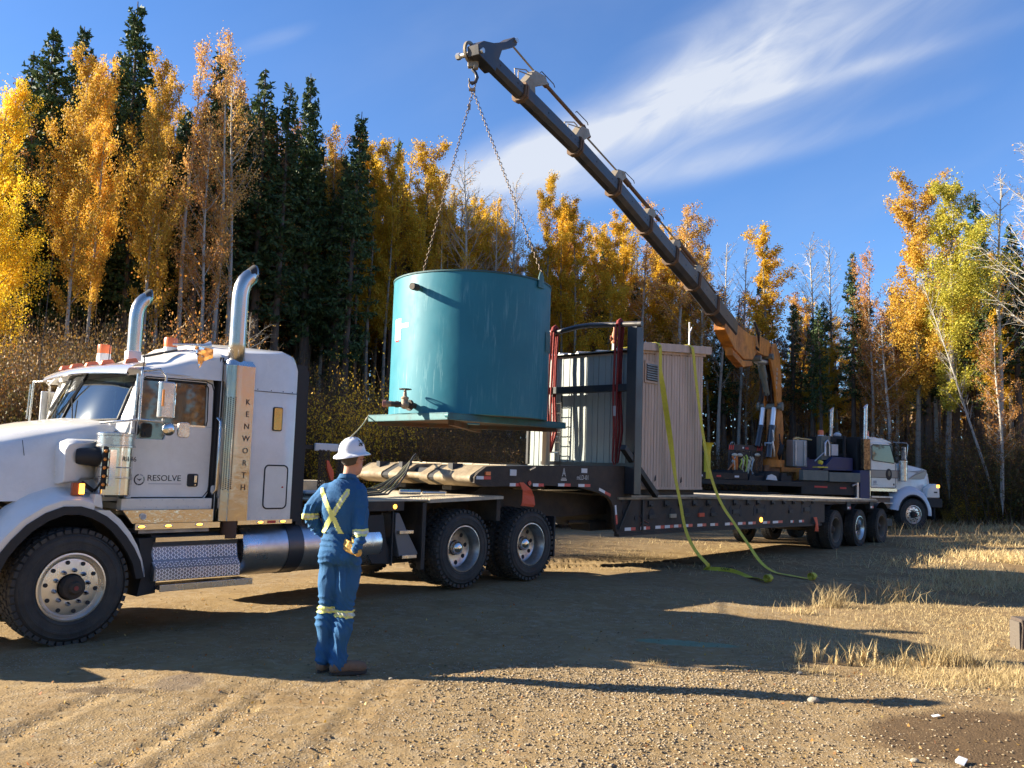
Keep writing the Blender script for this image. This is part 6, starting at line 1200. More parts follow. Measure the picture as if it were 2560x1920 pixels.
r1 = Vector((4.24, 14.45, .0)); s1 = strap('left yellow strap, twisted, with its loose end closest to the tank', [vv(9.60, -.9, 3.90), vv(9.61, -.05, 3.985), vv(9.62, .10, 3.96), vv(9.64, .125, 3.86), vv(9.70, .10, 3.5), vv(9.77, .11, 3.19), vv(9.87, .14, 2.7), vv(10.02, .16, 2.1), vv(10.14, .17, 1.62), vv(10.26, .19, 1.25), vv(10.46, .20, .72), vv(10.70, .26, .36), vv(11.0, .36, .08), (3.62, 16.2, .02), (3.95, 15.85, .035), (4.08, 15.2, .02), (4.18, 14.75, .03), (4.24, 14.47, .04)],
        [A_, A_, A_, A_, A_, A_+NR*.9, NR*.9+A_*.4, A_*.8+NR*.3, A_, A_, A_, A_, A_, A_*.6+Zv*.8, A_*.6+Zv*.9, A_*.8+Zv*.3, A_-Zv*.5, A_], .095, r1)
r2 = Vector((5.12, 14.94, .0)); strap('right yellow strap, hanging flat, its rolled end farthest to the right', [vv(10.72, -.9, 4.02), vv(10.73, -.05, 4.085), vv(10.74, .10, 4.06), vv(10.78, .12, 3.95), vv(10.90, .11, 3.5), vv(11.03, .12, 2.95), vv(11.19, .13, 2.37), vv(11.44, .15, 1.7), vv(11.74, .20, 1.2), vv(12.0, .34, .82), vv(11.95, .65, .46), vv(11.75, 1.0, .17), vv(11.55, 1.35, .04), vv(11.35, 1.75, .03), (5.08, 15.05, .03)],
        [A_]*9+[A_+Zv*.15]*3+[A_]*3, .095, r2)
pt = [vv(11.13, .62, .05)]; t_ = text_mesh('strap_print', 'VANCO', .085, ink, s1, Vector((3.93, 15.86, .062))-r1, (R_(62), R_(0), R_(-38)), .001, .9)
for sx, (u, v, z) in ((1, (9.62, .125, 3.90)),): t_ = text_mesh('strap_print', 'M', .06, ink, s1, Vector(vv(u, v+.004, z))-r1, (R_(90), 0, RZ), .001)
# ------------------------------------------------------------------ crane truck: x forwards, y away from the camera side
CO = Vector((14.184, 31.0, float(gh(14.184, 31.0))-.05)); CZ = R_(15); CM = Matrix.Translation(CO)@Matrix.Rotation(CZ, 4, 'Z'); CI = CM.inverted()
ck = thing('crane_truck', 'white and grey heavy truck with an orange knuckle-boom crane behind its cab', 'truck', CO, CZ)
def Cb(mb, name, m, parent=None, **k): return mb.build(name, m, parent or ck, **k)
def Wd(mb, name, m, parent=None, **k):
    o = mb.build(name, m, parent or ck, **k)
    if parent is None: o.matrix_parent_inverse = CI
    return o
greyband = mat('warm_grey_stripe', (.34, .29, .25), .4, coat=.3); navy = mat('navy_blue_paint', (.02, .035, .12), .35, dirt=(.08, .07, .06), damt=.3)
orange = mat('crane_orange_paint', (.62, .22, .02), .42, col2=(.48, .16, .02), nscale=2, dirt=(.09, .05, .03), dscale=2.4, damt=.75); gsteel = mat('mossy_grey_steel', (.15, .16, .14), .65, dirt=(.3, .28, .22), dscale=4, damt=.5)
CW = 2.4
w = steer_wheel(ck, 0, 0, .56); w.scale = (1.06, 1.06, 1.06); w = steer_wheel(ck, 0, CW, .56, math.pi); w.scale = (1.06, 1.06, 1.06)
for x in (-6.9, -8.3):
    drive_wheel(ck, x, 0, .52, tread=False); drive_wheel(ck, x, CW, .52, math.pi, tread=False)
a = MB(); a.box(-9.6, 1.0, .75, .85, .75, 1.1); a.box(-9.6, 1.0, 1.55, 1.65, .75, 1.1); a.box(-9.5, -5.2, .2, 2.2, 1.12, 1.2); a.cyl((0, .3, .56), (0, 2.1, .56), .07); Cb(a, 'frame', black)
# cab
a = MB(); a.prism([(-1.74, 1.44), (-.68, 1.46), (-.60, 1.6), (-.60, 2.12), (-.905, 2.97), (-1.0, 3.02), (-1.74, 3.03)], 'y', .05, 2.3); Cb(a, 'cab', white, bevel=.04, seg=3)
a = MB(); a.prism([(-1.76, 3.02), (-.92, 3.01), (-.78, 3.0), (-.80, 3.05), (-1.0, 3.13), (-1.4, 3.19), (-1.76, 3.19)], 'y', .12, 2.28); Cb(a, 'cab_roof', white, bevel=.04, seg=3)
a = MB(); a.prism(rrect(-1.66, -.80, 2.40, 2.94, .05)[:-6]+[(-1.61, 2.38), (-.76, 2.30)], 'y', .035, .05) if False else a.prism([(-1.66, 2.44), (-1.62, 2.40), (-.76, 2.32), (-.74, 2.36), (-.90, 2.90), (-.94, 2.94), (-1.62, 2.95), (-1.66, 2.91)], 'y', .038, .055); Cb(a, 'side_window', win_glass)
a = MB(); a.tube([(x, .035, z) for x, z in [(-1.66, 2.44), (-1.62, 2.40), (-.76, 2.32), (-.74, 2.36), (-.90, 2.90), (-.94, 2.94), (-1.62, 2.95), (-1.66, 2.91), (-1.66, 2.44)]], .012, 5); Cb(a, 'window_seal', flatblack)
a = MB(); a.add([(-.60, .22, 2.14), (-.60, 2.14, 2.14), (-.88, 2.10, 2.94), (-.88, .26, 2.94), (-.58, .22, 2.14), (-.58, 2.14, 2.14), (-.86, 2.10, 2.94), (-.86, .26, 2.94)], [(4, 5, 6, 7), (0, 3, 2, 1), (0, 1, 5, 4), (1, 2, 6, 5), (2, 3, 7, 6), (3, 0, 4, 7)]); Cb(a, 'windshield', win_glass)
for x in (-1.70, -.70): a = MB(); a.box(x-.006, x+.006, .044, .05, 1.47, 2.9 if x < -1 else 2.3); Cb(a, 'door_seam', flatblack)
a = MB(); a.prism([(-1.74, 1.80), (-.58, 1.82), (-.58, 2.08), (-1.74, 2.06)], 'y', .042, .052); Cb(a, 'stripe', greyband)
for z in (2.07, 1.81): a = MB(); a.box(-1.74, -.6, .038, .05, z-.008, z+.008); Cb(a, 'pinstripe', ink)
a = MB(); a.sphere((-.98, .04, 1.93), 1, 18, 10, (.13, .008, .20)); Cb(a, 'door_emblem', ink, smooth=60); a = MB(); a.sphere((-.97, .03, 1.96), 1, 14, 8, (.055, .008, .10)); Cb(a, 'emblem_figure', mat('bronze_print', (.22, .17, .11), .5), smooth=60)
a = MB(); a.box(-1.60, -1.48, .042, .05, 1.60, 1.70); a.box(-1.62, -1.44, .042, .05, 1.555, 1.575); Cb(a, 'door_lettering', mat('grey_print', (.4, .4, .42), .6)); a = MB(); a.box(-.80, -.75, .04, .05, 1.55, 1.62); Cb(a, 'door_number', ink)
a = MB(); a.box(-1.74, -.66, .03, .1, 1.34, 1.44); Cb(a, 'sill_trim', chrome)
for z0, z1 in ((1.12, 1.17), (.92, .95)): a = MB(); a.box(-1.75, -.90, -.05, .25, z0, z1); Cb(a, 'step', alu)
a = MB(); a.box(-1.75, -.92, .06, .5, .78, 1.12); Cb(a, 'battery_box', mat('brown_box', (.16, .12, .10), .5, .4), bevel=.01)
# hood, grille, fender, bumper
def csec(x, zt, hw, zb): h = [(-hw-.02, zb), (-hw, zt-.16), (-hw+.04, zt-.04), (-hw+.14, zt), (0, zt+.05)]; return [(x, 1.2+p, q) for p, q in h+[(-p, q) for p, q in h[-2::-1]]]
a = MB(); a.loft([csec(-.62, 2.36, 1.0, 1.4), csec(-.05, 2.31, .96, 1.4), (csec(.58, 2.22, .86, 1.3)), csec(.90, 2.17, .78, 1.15), csec(.99, 2.08, .74, 1.1), csec(1.06, 1.5, .78, 1.1)], True, False); Cb(a, 'hood', white, smooth=40)
a = MB(); a.loft([[(-.05, .215, 2.07), (.50, .30, 2.03), (.62, .33, 2.12), (.62, .33, 2.15)][::-1]+[(.86, .385, 2.13), (.83, .38, 1.95), (.74, .36, 1.82), (.55, .32, 1.79), (-.05, .215, 1.79)], [(x, y-.012, z) for x, y, z in [(-.05, .215, 2.07), (.50, .30, 2.03), (.62, .33, 2.12), (.62, .33, 2.15)][::-1]+[(.86, .385, 2.13), (.83, .38, 1.95), (.74, .36, 1.82), (.55, .32, 1.79), (-.05, .215, 1.79)]]]); Cb(a, 'hood_stripe', greyband)
a = MB(); a.box(1.03, 1.07, .55, 1.85, 1.2, 2.0); Cb(a, 'grille', chrome); 
edge2 = [(.62*math.cos(t)-.02, .60+.66*math.sin(t)) for t in np.linspace(-.1, 3.0, 16)]
def off2(d): return [(x+(x+.02)/math.hypot(x+.02, z-.6)*d, z+(z-.6)/math.hypot(x+.02, z-.6)*d) for x, z in edge2]
a = MB(); a.loft([[(x, .0, z) for x, z in edge2], [(x, -.01, z) for x, z in off2(.12)], [(x, .10, z) for x, z in off2(.24)], [(x, .30, z+.02) for x, z in off2(.30)]], False, False); Cb(a, 'fender', mat('pale_blue_white_paint', (.56, .60, .68), .25, coat=.4), smooth=50)
a = MB(); a.loft([[(x, .0, z) for x, z in edge2], [(x, .0, z) for x, z in off2(-.05)], [(x, .6, z) for x, z in edge2]], False, False); Cb(a, 'wheel_arch', flatblack)
a = MB(); a.prism([(.55, 1.15), (1.12, 1.15), (1.10, 1.62), (.9, 1.66), (.62, 1.5)], 'y', .02, .30); Cb(a, 'front_corner', white, bevel=.04); a = MB(); a.box(.98, 1.10, .005, .06, 1.52, 1.62); Cb(a, 'turn_signal', amber_on, bevel=.01); a = MB(); a.box(.86, 1.0, .012, .02, 1.33, 1.38); Cb(a, 'hood_lettering', ink)
a = MB(); a.box(.60, 1.20, .0, 2.4, .82, 1.14); Cb(a, 'bumper', flatblack, bevel=.02); a = MB(); a.box(.86, .88, .0, .5, .40, .82); Cb(a, 'mudflap', flatblack)
# air cleaner, mirror, stacks
a = MB(); a.lathe([(.12, 1.70), (.145, 1.72), (.145, 2.36), (.155, 2.37), (.155, 2.42), (.02, 2.44)], (-.43, .0, 0), (0, 0, 1), 24, True); Cb(a, 'air_cleaner', chrome2, smooth=40)
a = MB(); a.tube([(-.8, .05, 3.06), (-.38, -.12, 3.04), (-.34, -.14, 2.98), (-.38, -.12, 2.42), (-.6, .05, 2.30)], .018, 6); Cb(a, 'mirror_bracket', chrome2, smooth=60); a = MB(); a.box(-.52, -.47, -.22, -.02, 2.45, 2.9); Cb(a, 'mirror', chrome2, bevel=.015)
for yc in (.06, 2.0):
    a = MB(); a.prism([(-2.05, yc-.10), (-1.79, yc-.12), (-1.79, yc+.08), (-2.05, yc+.08)], 'z', 2.06, 3.13); g_ = Cb(a, 'exhaust_guard', mat('speckled_bronze_guard', (.40, .29, .16), .3, .8, col2=(.10, .07, .05), nscale=14), bevel=.02)
    a = MB(); a.cyl((-1.93, yc, 3.1), (-1.90, yc, 4.2), .075, n=18); a.loft([[(-1.90+.075*math.cos(t), yc+.075*math.sin(t), 4.2) for t in np.linspace(0, 6.283, 16, endpoint=False)], [(-1.885+.075*math.cos(t), yc+.075*math.sin(t), 4.28+.07*math.cos(t)) for t in np.linspace(0, 6.283, 16, endpoint=False)]]); Cb(a, 'exhaust_pipe', chrome2, smooth=50)
for (x, y) in [(-1.55, .5), (-2.9, 1.2)]: a = MB(); a.cyl((x, y, 3.17), (x, y, 3.26), .12, .10); Cb(a, 'beacon_base', wht, smooth=40); a = MB(); a.lathe([(.10, 0), (.10, .14), (.08, .17), (.001, .17)], (x, y, 3.26), (0, 0, 1), 18); Cb(a, 'beacon', orange_b, smooth=40)
for (x, y, h) in [(-2.6, 1.6, 1.15), (-2.35, 1.3, .95)]: a = MB(); a.tube([(x, y, 3.2), (x+.05, y, 3.2+h)], [.012, .006], 4); Cb(a, 'antenna', flatblack)
a = MB(); a.cyl((-1.3, .8, 3.18), (-.95, .8, 3.2), .06); a.box(-1.35, -1.1, .2, .45, 3.0, 3.18); Cb(a, 'horn', chrome2, smooth=40); a = MB(); a.sphere((-2.0, 1.5, 3.3), .14, 12, 8, (1, 1, .7)); Cb(a, 'satellite_dome', wht, smooth=60)
# body behind the cab
a = MB(); a.box(-2.17, -1.78, .0, .5, 1.06, 2.04); Cb(a, 'navy_box', navy, bevel=.01); a = MB(); a.box(-1.785, -1.765, -.01, .0, 1.1, 2.04); Cb(a, 'bright_edge', chrome)
a = MB(); a.prism([(-3.45, 2.0), (-2.2, 2.0), (-2.2, 2.46), (-3.0, 2.48)], 'y', .35, 2.0); Cb(a, 'navy_cover', navy, bevel=.02)
a = MB(); a.box(-2.05, -1.78, .3, 2.1, 1.5, 3.2); a.box(-3.10, -3.04, .8, 1.6, 2.4, 3.2); a.box(-2.5, -2.44, .4, .5, 2.4, 3.22); Cb(a, 'headboard', flatblack)
a = MB(); a.prism([(-3.06, 2.46), (-2.0, 2.46), (-2.0, 3.18), (-2.05, 3.24), (-3.04, 3.2)], 'y', .9, 1.9); Cb(a, 'operator_cabin', flatblack, bevel=.02)
a = MB(); a.box(-2.46, -2.06, .885, .9, 2.62, 3.14); Cb(a, 'cabin_window', win_glass); a = MB(); a.box(-2.86, -2.52, .885, .9, 2.56, 3.0); Cb(a, 'cabin_window', win_glass)
a = MB(); a.box(-2.88, -2.60, .60, .75, 2.52, 2.92); Cb(a, 'white_box', wht, bevel=.02)
a = MB(); a.box(-3.32, -2.95, .55, .85, 2.35, 3.2); Cb(a, 'grey_tank', gsteel, bevel=.03); a = MB(); a.tube([(-3.2, .5, 2.5), (-3.2, .5, 2.95), (-3.1, .52, 3.05), (-3.02, .52, 2.9), (-3.02, .52, 2.5)], .04, 8); Cb(a, 'silver_pipe', alu, smooth=60)
a = MB(); a.tube([(-3.75, .3, 2.3), (-3.4, .3, 2.6), (-3.35, .3, 2.5)], .02, 6); Cb(a, 'handrail', alu); a = MB(); a.cyl((-3.62, .25, 2.28), (-3.5, .25, 2.25), .07, n=12); a.box(-3.7, -3.3, .2, .5, 2.08, 2.12); Cb(a, 'yellow_lever', mat('safety_yellow', (.75, .6, .05), .5))
a = MB(); a.box(-4.40, -3.42, -.0, .25, 1.64, 1.985); Cb(a, 'outrigger_box', gsteel, bevel=.01); a = MB(); a.box(-3.40, -2.18, -.03, .22, 1.62, 1.94); Cb(a, 'outrigger_box', gsteel, bevel=.01)
a = MB(); a.box(-2.30, -2.22, .0, .12, 1.0, 1.62); a.cyl((-2.45, .06, 1.5), (-2.25, .06, 1.58), .04); a.sphere((-2.26, .04, 1.66), .07, 10, 6); a.cyl((-2.3, .02, 1.1), (-2.4, .02, 1.05), .04); Cb(a, 'outrigger_jack', alu)
a = MB(); a.box(-4.4, -1.8, .1, 2.2, 1.18, 1.60); Cb(a, 'subframe', black); a = MB(); a.box(-3.9, -3.4, .09, .1, 1.40, 1.46); a.box(-2.9, -2.65, .09, .1, 1.38, 1.44); Cb(a, 'red_marker', redt)
a = MB(); a.box(-12.5, -4.4, .0, CW, 1.42, 1.58); Cb(a, 'flat_deck', black, bevel=.01); a = MB(); a.box(-12.5, -6.5, -.01, .05, 1.60, 1.80); Cb(a, 'side_rail', brownblk)
for i in range(8): a = MB(); x = -11.6+i*.66; a.box(x, x+.16, -.018, -.010, 1.66, 1.72); Cb(a, 'reflective_tape', whitet if i % 2 else redt)
a = MB()
for i in range(26):
    x = -10.0+i*.2; h = .10+.09*math.sin(i*.9)+.10*(i > 12); a.prism([(x, 1.55), (x+.26, 1.55), (x+.22, 1.62+h), (x+.06, 1.62+h)], 'y', .1+.05*(i % 3), 1.6)
o = Cb(a, 'black_mats', flatblack); o['kind'] = 'stuff'
a = MB(); a.prism([(-5.75, 1.62), (-5.35, 1.60), (-5.40, 1.74), (-5.55, 1.80), (-5.70, 1.76)], 'y', .05, .3); Cb(a, 'grey_bag', wht)
# rack of chains and straps at the back of the crane
rk = mat('dark_rack_steel', (.05, .045, .045), .6, dirt=(.2, .16, .12), damt=.5)
a = MB(); a.box(-6.66, -5.36, .98, 1.03, 2.58, 2.78); a.box(-6.66, -6.60, .98, 1.04, 1.58, 2.6); a.box(-5.42, -5.34, .98, 1.04, 1.58, 2.6); a.box(-6.25, -6.2, .98, 1.02, 2.3, 2.6); a.box(-5.80, -5.75, .98, 1.02, 2.3, 2.6); a.box(-6.6, -5.4, 1.03, 1.06, 2.35, 2.55); Cb(a, 'rack_frame', rk)
for x0, x1 in ((-6.66, -6.46), (-5.58, -5.36)):
    for j in range(3): a = MB(); d = (x1-x0)/3; a.prism([(x0+j*d, 2.60), (x0+j*d+d*.55, 2.60), (x0+j*d+d, 2.76), (x0+j*d+d*.45, 2.76)], 'y', .970, .978); Cb(a, 'hazard_stripe', redt)
a = MB(); a.box(-6.14, -6.08, .97, .98, 2.65, 2.71); Cb(a, 'white_decal', wht); 
for x in (-6.02, -5.95): a = MB(); a.box(x, x+.04, .97, .98, 2.63, 2.72); Cb(a, 'red_digit', redt)
for x in (-6.5, -5.45): a = MB(); a.tube([(x-.08, 1.0, 2.78), (x-.05, 1.0, 2.86), (x+.05, 1.0, 2.86), (x+.08, 1.0, 2.78)], .012, 6); Cb(a, 'lifting_handle', alu)
cols_ = [mat('orange_webbing', (.7, .22, .05), .8), mat('old_white_webbing', (.62, .58, .45), .8), mat('green_yellow_webbing', (.5, .6, .12), .8), mat('pale_blue_webbing', (.35, .5, .6), .8), steelc, mat('rusty_chain', (.28, .15, .08), .7, .4)]
for i in range(46):
    x = -6.6+1.2*rnd.random(); m_ = cols_[0] if (x < -6.4 and rnd.random() < .7) else rnd.choice(cols_[1:]+[steelc, cols_[5], cols_[5]]); z = rnd.uniform(2.25, 2.45); L_ = rnd.uniform(.3, .75); a = MB()
    if m_ in (steelc, cols_[5]): links(a, (x, .93-.06*rnd.random(), z), (x+rnd.uniform(-.08, .08), .9, z-L_), L=.11, w=.06, r=.013)
    else: a.tube([(x, .9, z), (x+.03, .86, z-.08), (x+rnd.uniform(-.1, .1), .88, z-L_*.6), (x+rnd.uniform(-.15, .15), .9, z-L_*.9)], [.03, .035, .02, .012], 6)
    Cb(a, 'hanging_chain' if m_ in (steelc, cols_[5]) else 'hanging_strap', m_)
for x in (-6.5, -5.62, -6.3): a = MB(); a.sphere((x, .86, 2.42+.03*(x > -6)), .10, 12, 8, (1.1, .7, .6)); Cb(a, 'coiled_rope', cols_[1], smooth=60)
a = MB(); a.cyl((-6.78, .85, 1.85), (-6.30, .9, 2.45), .022); Cb(a, 'pry_bar', mat('rust_orange_bar', (.55, .2, .08), .6))
a = MB(); a.box(-5.32, -4.72, .9, 1.5, 1.62, 2.12); Cb(a, 'rusty_base', mat('rusty_brown_steel', (.18, .08, .04), .8, col2=(.32, .16, .07), nscale=9, dirt=(.05, .03, .02), damt=.6)); a = MB(); a.box(-4.70, -3.92, .85, 1.1, 1.90, 2.06); a.prism([(-4.1, 1.62), (-3.92, 1.78), (-3.92, 2.0), (-4.12, 1.95)], 'y', .86, 1.05); Cb(a, 'outrigger_beam', orange, bevel=.01)
a = MB(); a.box(-4.20, -3.64, .9, 1.35, 2.10, 3.03); Cb(a, 'oil_tank', mat('grey_oil_tank', (.40, .41, .40), .45, dirt=(.2, .18, .15), damt=.3), bevel=.03)
for x in (-4.12, -3.76): a = MB(); a.cyl((x, .87, 2.15), (x, .87, 3.0), .028, n=8); Cb(a, 'tank_strap', alu, smooth=60)
a = MB(); a.cyl((-3.95, 1.1, 3.03), (-3.95, 1.1, 3.14), .10); a.cyl((-3.95, 1.1, 3.1), (-3.4, 1.0, 3.06), .03); a.cyl((-4.15, 1.0, 3.06), (-3.9, 1.0, 3.12), .03); Cb(a, 'filler_cap', mat('yellowed_brass', (.6, .45, .2), .4, .5), smooth=40)
a = MB(); a.box(-4.62, -4.2, 1.5, 1.9, 2.1, 3.35); Cb(a, 'control_cabinet', flatblack, bevel=.02)
# crane: everything in the vertical plane of the boom, s towards the load
BP = Vector((9.189, 30.904, 0)); BD = Vector((-.51405, -.85776, 0)); BL = Vector((.85776, -.51405, 0))
def bp(s, z, l=0.0): return BP+BD*s+BL*l+Vector((0, 0, z))
def slab(mb, poly, l0, l1): return mb.loft([[tuple(bp(s, z, l0)) for s, z in poly], [tuple(bp(s, z, l1)) for s, z in poly]])
a = MB(); a.cyl(bp(0, 2.05), bp(0, 2.3), .42, n=28); Wd(a, 'slew_ring', orange, smooth=40)
a = MB(); slab(a, [(.3, 2.25), (.34, 2.9), (.22, 3.9), (.15, 4.25), (-.15, 4.3), (-.55, 3.9), (-.65, 3.3), (-.35, 2.25)], -.14, .24); cl_ = Wd(a, 'column', orange, bevel=.02)
for l, zb in ((-.26, 2.72), (.12, 2.36)):
    a = MB(); a.cyl(bp(.42, 3.45, l-.02), bp(.25, 4.10, l+.0), .085, n=18); Wd(a, 'lift_cylinder_rod', mat('bright_hard_chrome', (.92, .91, .88), .32, .55), smooth=50)
    a = MB(); a.cyl(bp(.75, zb, l-.06), bp(.42, 3.46, l-.02), .115, n=18); a.cyl(bp(.43, 3.40, l-.02), bp(.41, 3.47, l-.02), .125, n=18); Wd(a, 'lift_cylinder', mat('glossy_black_cylinder', (.05, .05, .05), .25, .3, coat=.5), smooth=50)
a = MB(); a.tube([tuple(bp(.9, 3.3, .25)), tuple(bp(.9, 2.95, .30)), tuple(bp(.85, 2.85, .20)), tuple(bp(.9, 2.85, -.02)), tuple(bp(.95, 2.75, .02))], .025, 6); a.tube([tuple(bp(.9, 2.9, .25)), tuple(bp(.9, 2.6, .3)), tuple(bp(.8, 2.4, .28))], .03, 6); Wd(a, 'hydraulic_pipe', alu, smooth=60)
for i in range(5): a = MB(); a.tube([tuple(bp(.2, 3.2-.1*i, .3)), tuple(bp(.4, 2.8, .38+.03*i)), tuple(bp(.5, 2.5, .32+.03*i)), tuple(bp(.2, 2.3, .3))], .022, 6); Wd(a, 'hydraulic_hose', flatblack, smooth=60)
a = MB(); a.cyl(bp(.15, 4.16, -.42), bp(.15, 4.16, .36), .10, n=18); a.cyl(bp(.15, 4.16, -.47), bp(.15, 4.16, -.38), .15, n=16); a.cyl(bp(.15, 4.16, .30), bp(.15, 4.16, .40), .15, n=16); Wd(a, 'hinge_pin', gsteel, smooth=40)
inner = [(.30, 4.15), (.42, 4.6), (.75, 5.15), (1.15, 5.65), (1.0, 6.15), (.45, 6.35), (-.05, 6.05), (-.30, 5.3), (-.35, 4.6), (-.25, 4.15)]
for l0, l1 in ((-.22, -.16), (.15, .24)): a = MB(); slab(a, inner, l0, l1); Wd(a, 'inner_boom_plate', orange, bevel=.015)
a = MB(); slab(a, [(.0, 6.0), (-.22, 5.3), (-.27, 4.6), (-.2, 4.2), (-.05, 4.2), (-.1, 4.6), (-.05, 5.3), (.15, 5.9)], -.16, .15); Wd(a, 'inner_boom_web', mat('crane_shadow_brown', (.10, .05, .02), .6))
a = MB(); a.cyl(bp(.55, 4.55, -.05), bp(.95, 5.1, -.05), .10, n=16); a.cyl(bp(.95, 5.1, -.05), bp(1.4, 5.62, -.05), .13, n=16); Wd(a, 'knuckle_cylinder', gsteel, smooth=40)
for i in range(4): a = MB(); a.tube([tuple(bp(.5+.1*i, 4.3, .1-.12*i)), tuple(bp(.7, 4.8, .12-.1*i)), tuple(bp(.6, 5.4, .16-.1*i)), tuple(bp(.9, 5.8, .2-.1*i))], .02, 5); Wd(a, 'hydraulic_hose', flatblack, smooth=60)
txt_ = 'FASSI'
a = MB()
for i in range(5): a.loft([[tuple(bp(s, z, .243)) for s, z in [(.25+.02*i, 5.5-.16*i), (.38+.02*i, 5.5-.16*i), (.36+.02*i, 5.4-.16*i), (.24+.02*i, 5.4-.16*i)]], [tuple(bp(s, z, .246)) for s, z in [(.25+.02*i, 5.5-.16*i), (.38+.02*i, 5.5-.16*i), (.36+.02*i, 5.4-.16*i), (.24+.02*i, 5.4-.16*i)]]])
Wd(a, 'boom_lettering', mat('grey_print', (.4, .4, .42), .6))
a = MB(); slab(a, [(6.05, 5.98), (5.08, 5.52), (4.04, 5.34), (3.1, 5.45), (2.6, 5.75), (1.6, 5.75), (.75, 5.85), (.45, 6.12), (1.04, 6.34), (2.15, 6.36), (3.2, 6.22), (4.3, 6.28), (5.3, 6.42), (6.0, 6.30)], -.19, .17); Wd(a, 'knuckle_head', orange, bevel=.03)
a = MB(); slab(a, [(5.2, 5.6), (4.0, 5.32), (3.0, 5.42), (2.9, 5.28), (4.0, 5.1), (5.1, 5.34)], -.12, .12); Wd(a, 'belly_plate', orange, bevel=.02)
a = MB(); a.cyl(bp(1.05, 5.8, -.28), bp(1.05, 5.8, .30), .11, n=18); a.cyl(bp(2.6, 5.55, -.32), bp(2.6, 5.55, .30), .10, n=16); Wd(a, 'knuckle_pin', gsteel, smooth=40)
a = MB(); a.cyl(bp(2.3, 5.5, .05), bp(.9, 5.62, .05), .085, n=16); Wd(a, 'linkage_rod', alu, smooth=40)
for i in range(4): a = MB(); a.tube([tuple(bp(.3, 6.25, .1+.07*i)), tuple(bp(.1, 6.55+.04*i, .2+.06*i)), tuple(bp(-.2, 6.35, .3+.05*i)), tuple(bp(-.1, 5.9, .34+.04*i))], .022, 6); Wd(a, 'hydraulic_hose', flatblack, smooth=60)
a = MB(); a.tube([tuple(bp(3.3, 6.6, -.26)), tuple(bp(3.0, 6.3, -.28)), tuple(bp(2.7, 5.8, .27)), tuple(bp(2.9, 6.3, .29)), tuple(bp(3.4, 6.65, .27))], .05, 7); Wd(a, 'hose_wrap', flatblack, smooth=60)
# telescoping sections: black box beams, each slimmer than the one before
CS = [(5.2, 6.21), (6.85, 6.56), (8.45, 6.94), (10.15, 7.27), (11.9, 7.62), (13.75, 8.0), (15.65, 8.30), (17.9, 8.56), (19.35, 8.73)]; HS = [.56, .51, .465, .42, .38, .34, .305, .27]; WS = [.43, .40, .37, .335, .31, .28, .25, .22]
bmt = mat('worn_black_boom_paint', (.020, .022, .030), .42, .1, col2=(.034, .036, .045), nscale=2, dirt=(.17, .12, .08), dscale=2.5, damt=.35); rusty = mat('rusty_collar', (.15, .09, .055), .7, .3, dirt=(.10, .07, .05), damt=.6); oldst = mat('sun_bleached_steel', (.30, .25, .185), .55, .4, dirt=(.16, .12, .08), damt=.5)
def hexs(s, z, w_, h_, nrm):
    out = []
    for l, k in ((-w_*.5, h_*.42), (-w_*.36, h_*.5), (w_*.36, h_*.5), (w_*.5, h_*.42), (w_*.5, -h_*.28), (w_*.22, -h_*.5), (-w_*.22, -h_*.5), (-w_*.5, -h_*.28)): out.append(tuple(bp(s+nrm[0]*k, z+nrm[1]*k, l)))
    return out
for i in range(8):
    (s0, z0_), (s1, z1_) = CS[i], CS[i+1]; d = math.hypot(s1-s0, z1_-z0_); nr = (-(z1_-z0_)/d, (s1-s0)/d)
    a = MB(); a.loft([hexs(s0-.25, z0_-.25*(z1_-z0_)/d, WS[i], HS[i], nr), hexs(s1+.05, z1_+.05*(z1_-z0_)/d, WS[i], HS[i], nr)]); sec = Wd(a, 'boom_section', bmt, bevel=.006)
    a = MB()
    for t in ((.06, .12, .2, .62) if i else (.5,)): p = bp(s0+(s1-s0)*t, z0_+(z1_-z0_)*t+.02, WS[i]*.5-.004); a.cyl(p, p+BL*.008, .018, n=8)
    o = a.build('pin_hole', dark, sec); o['kind'] = 'stuff'
    if i < 7:
        a = MB(); a.loft([hexs(s1-.05, z1_-.01, WS[i]+.04, HS[i]+.05, nr), hexs(s1+.07, z1_+.012, WS[i]+.04, HS[i]+.05, nr)]); a.loft([hexs(s1-.03, z1_-.03, WS[i]+.08, HS[i]+.0, nr), hexs(s1+.03, z1_-.02, WS[i]+.08, HS[i]+.0, nr)]); Wd(a, 'collar', rusty, bevel=.006)
tops = [(6.85, 6.56, .48), (8.45, 6.94, .44), (10.15, 7.27, .40), (11.9, 7.62, .40), (13.75, 8.0, .40), (15.65, 8.30, .42), (17.75, 8.56, .40)]
def brk(s, z, h, lean=.35, name='cylinder_bracket'):
    a = MB(); slab(a, [(s-.25, z+.1), (s+.25, z+.1), (s+.12-lean*.6, z+h+.05), (s-.06-lean, z+h+.10), (s-.16-lean, z+h-.02), (s-.22, z+h*.5)], -.09, .09); return Wd(a, name, oldst, bevel=.01)
for s, z, h in tops[1:6]: brk(s, z, h)
brk(17.75, 8.56, .52, .55)
TOPL = [(18.45, 9.26), (17.22, 9.14), (15.28, 8.86), (15.1, 8.68), (13.1, 8.38), (11.1, 8.0), (9.7, 7.76), (7.85, 7.38)]
def rod(p, q, r, nm, m_): a = MB(); a.cyl(bp(*p), bp(*q), r, n=12); return Wd(a, nm, m_, smooth=40)
rod((18.34, 9.33), (17.2, 9.13), .019, 'extension_rod', oldst); rod((17.25, 9.14), (16.95, 9.09), .062, 'cylinder_head', rusty); rod((17.1, 9.11), (15.25, 8.84), .038, 'extension_cylinder', rusty)
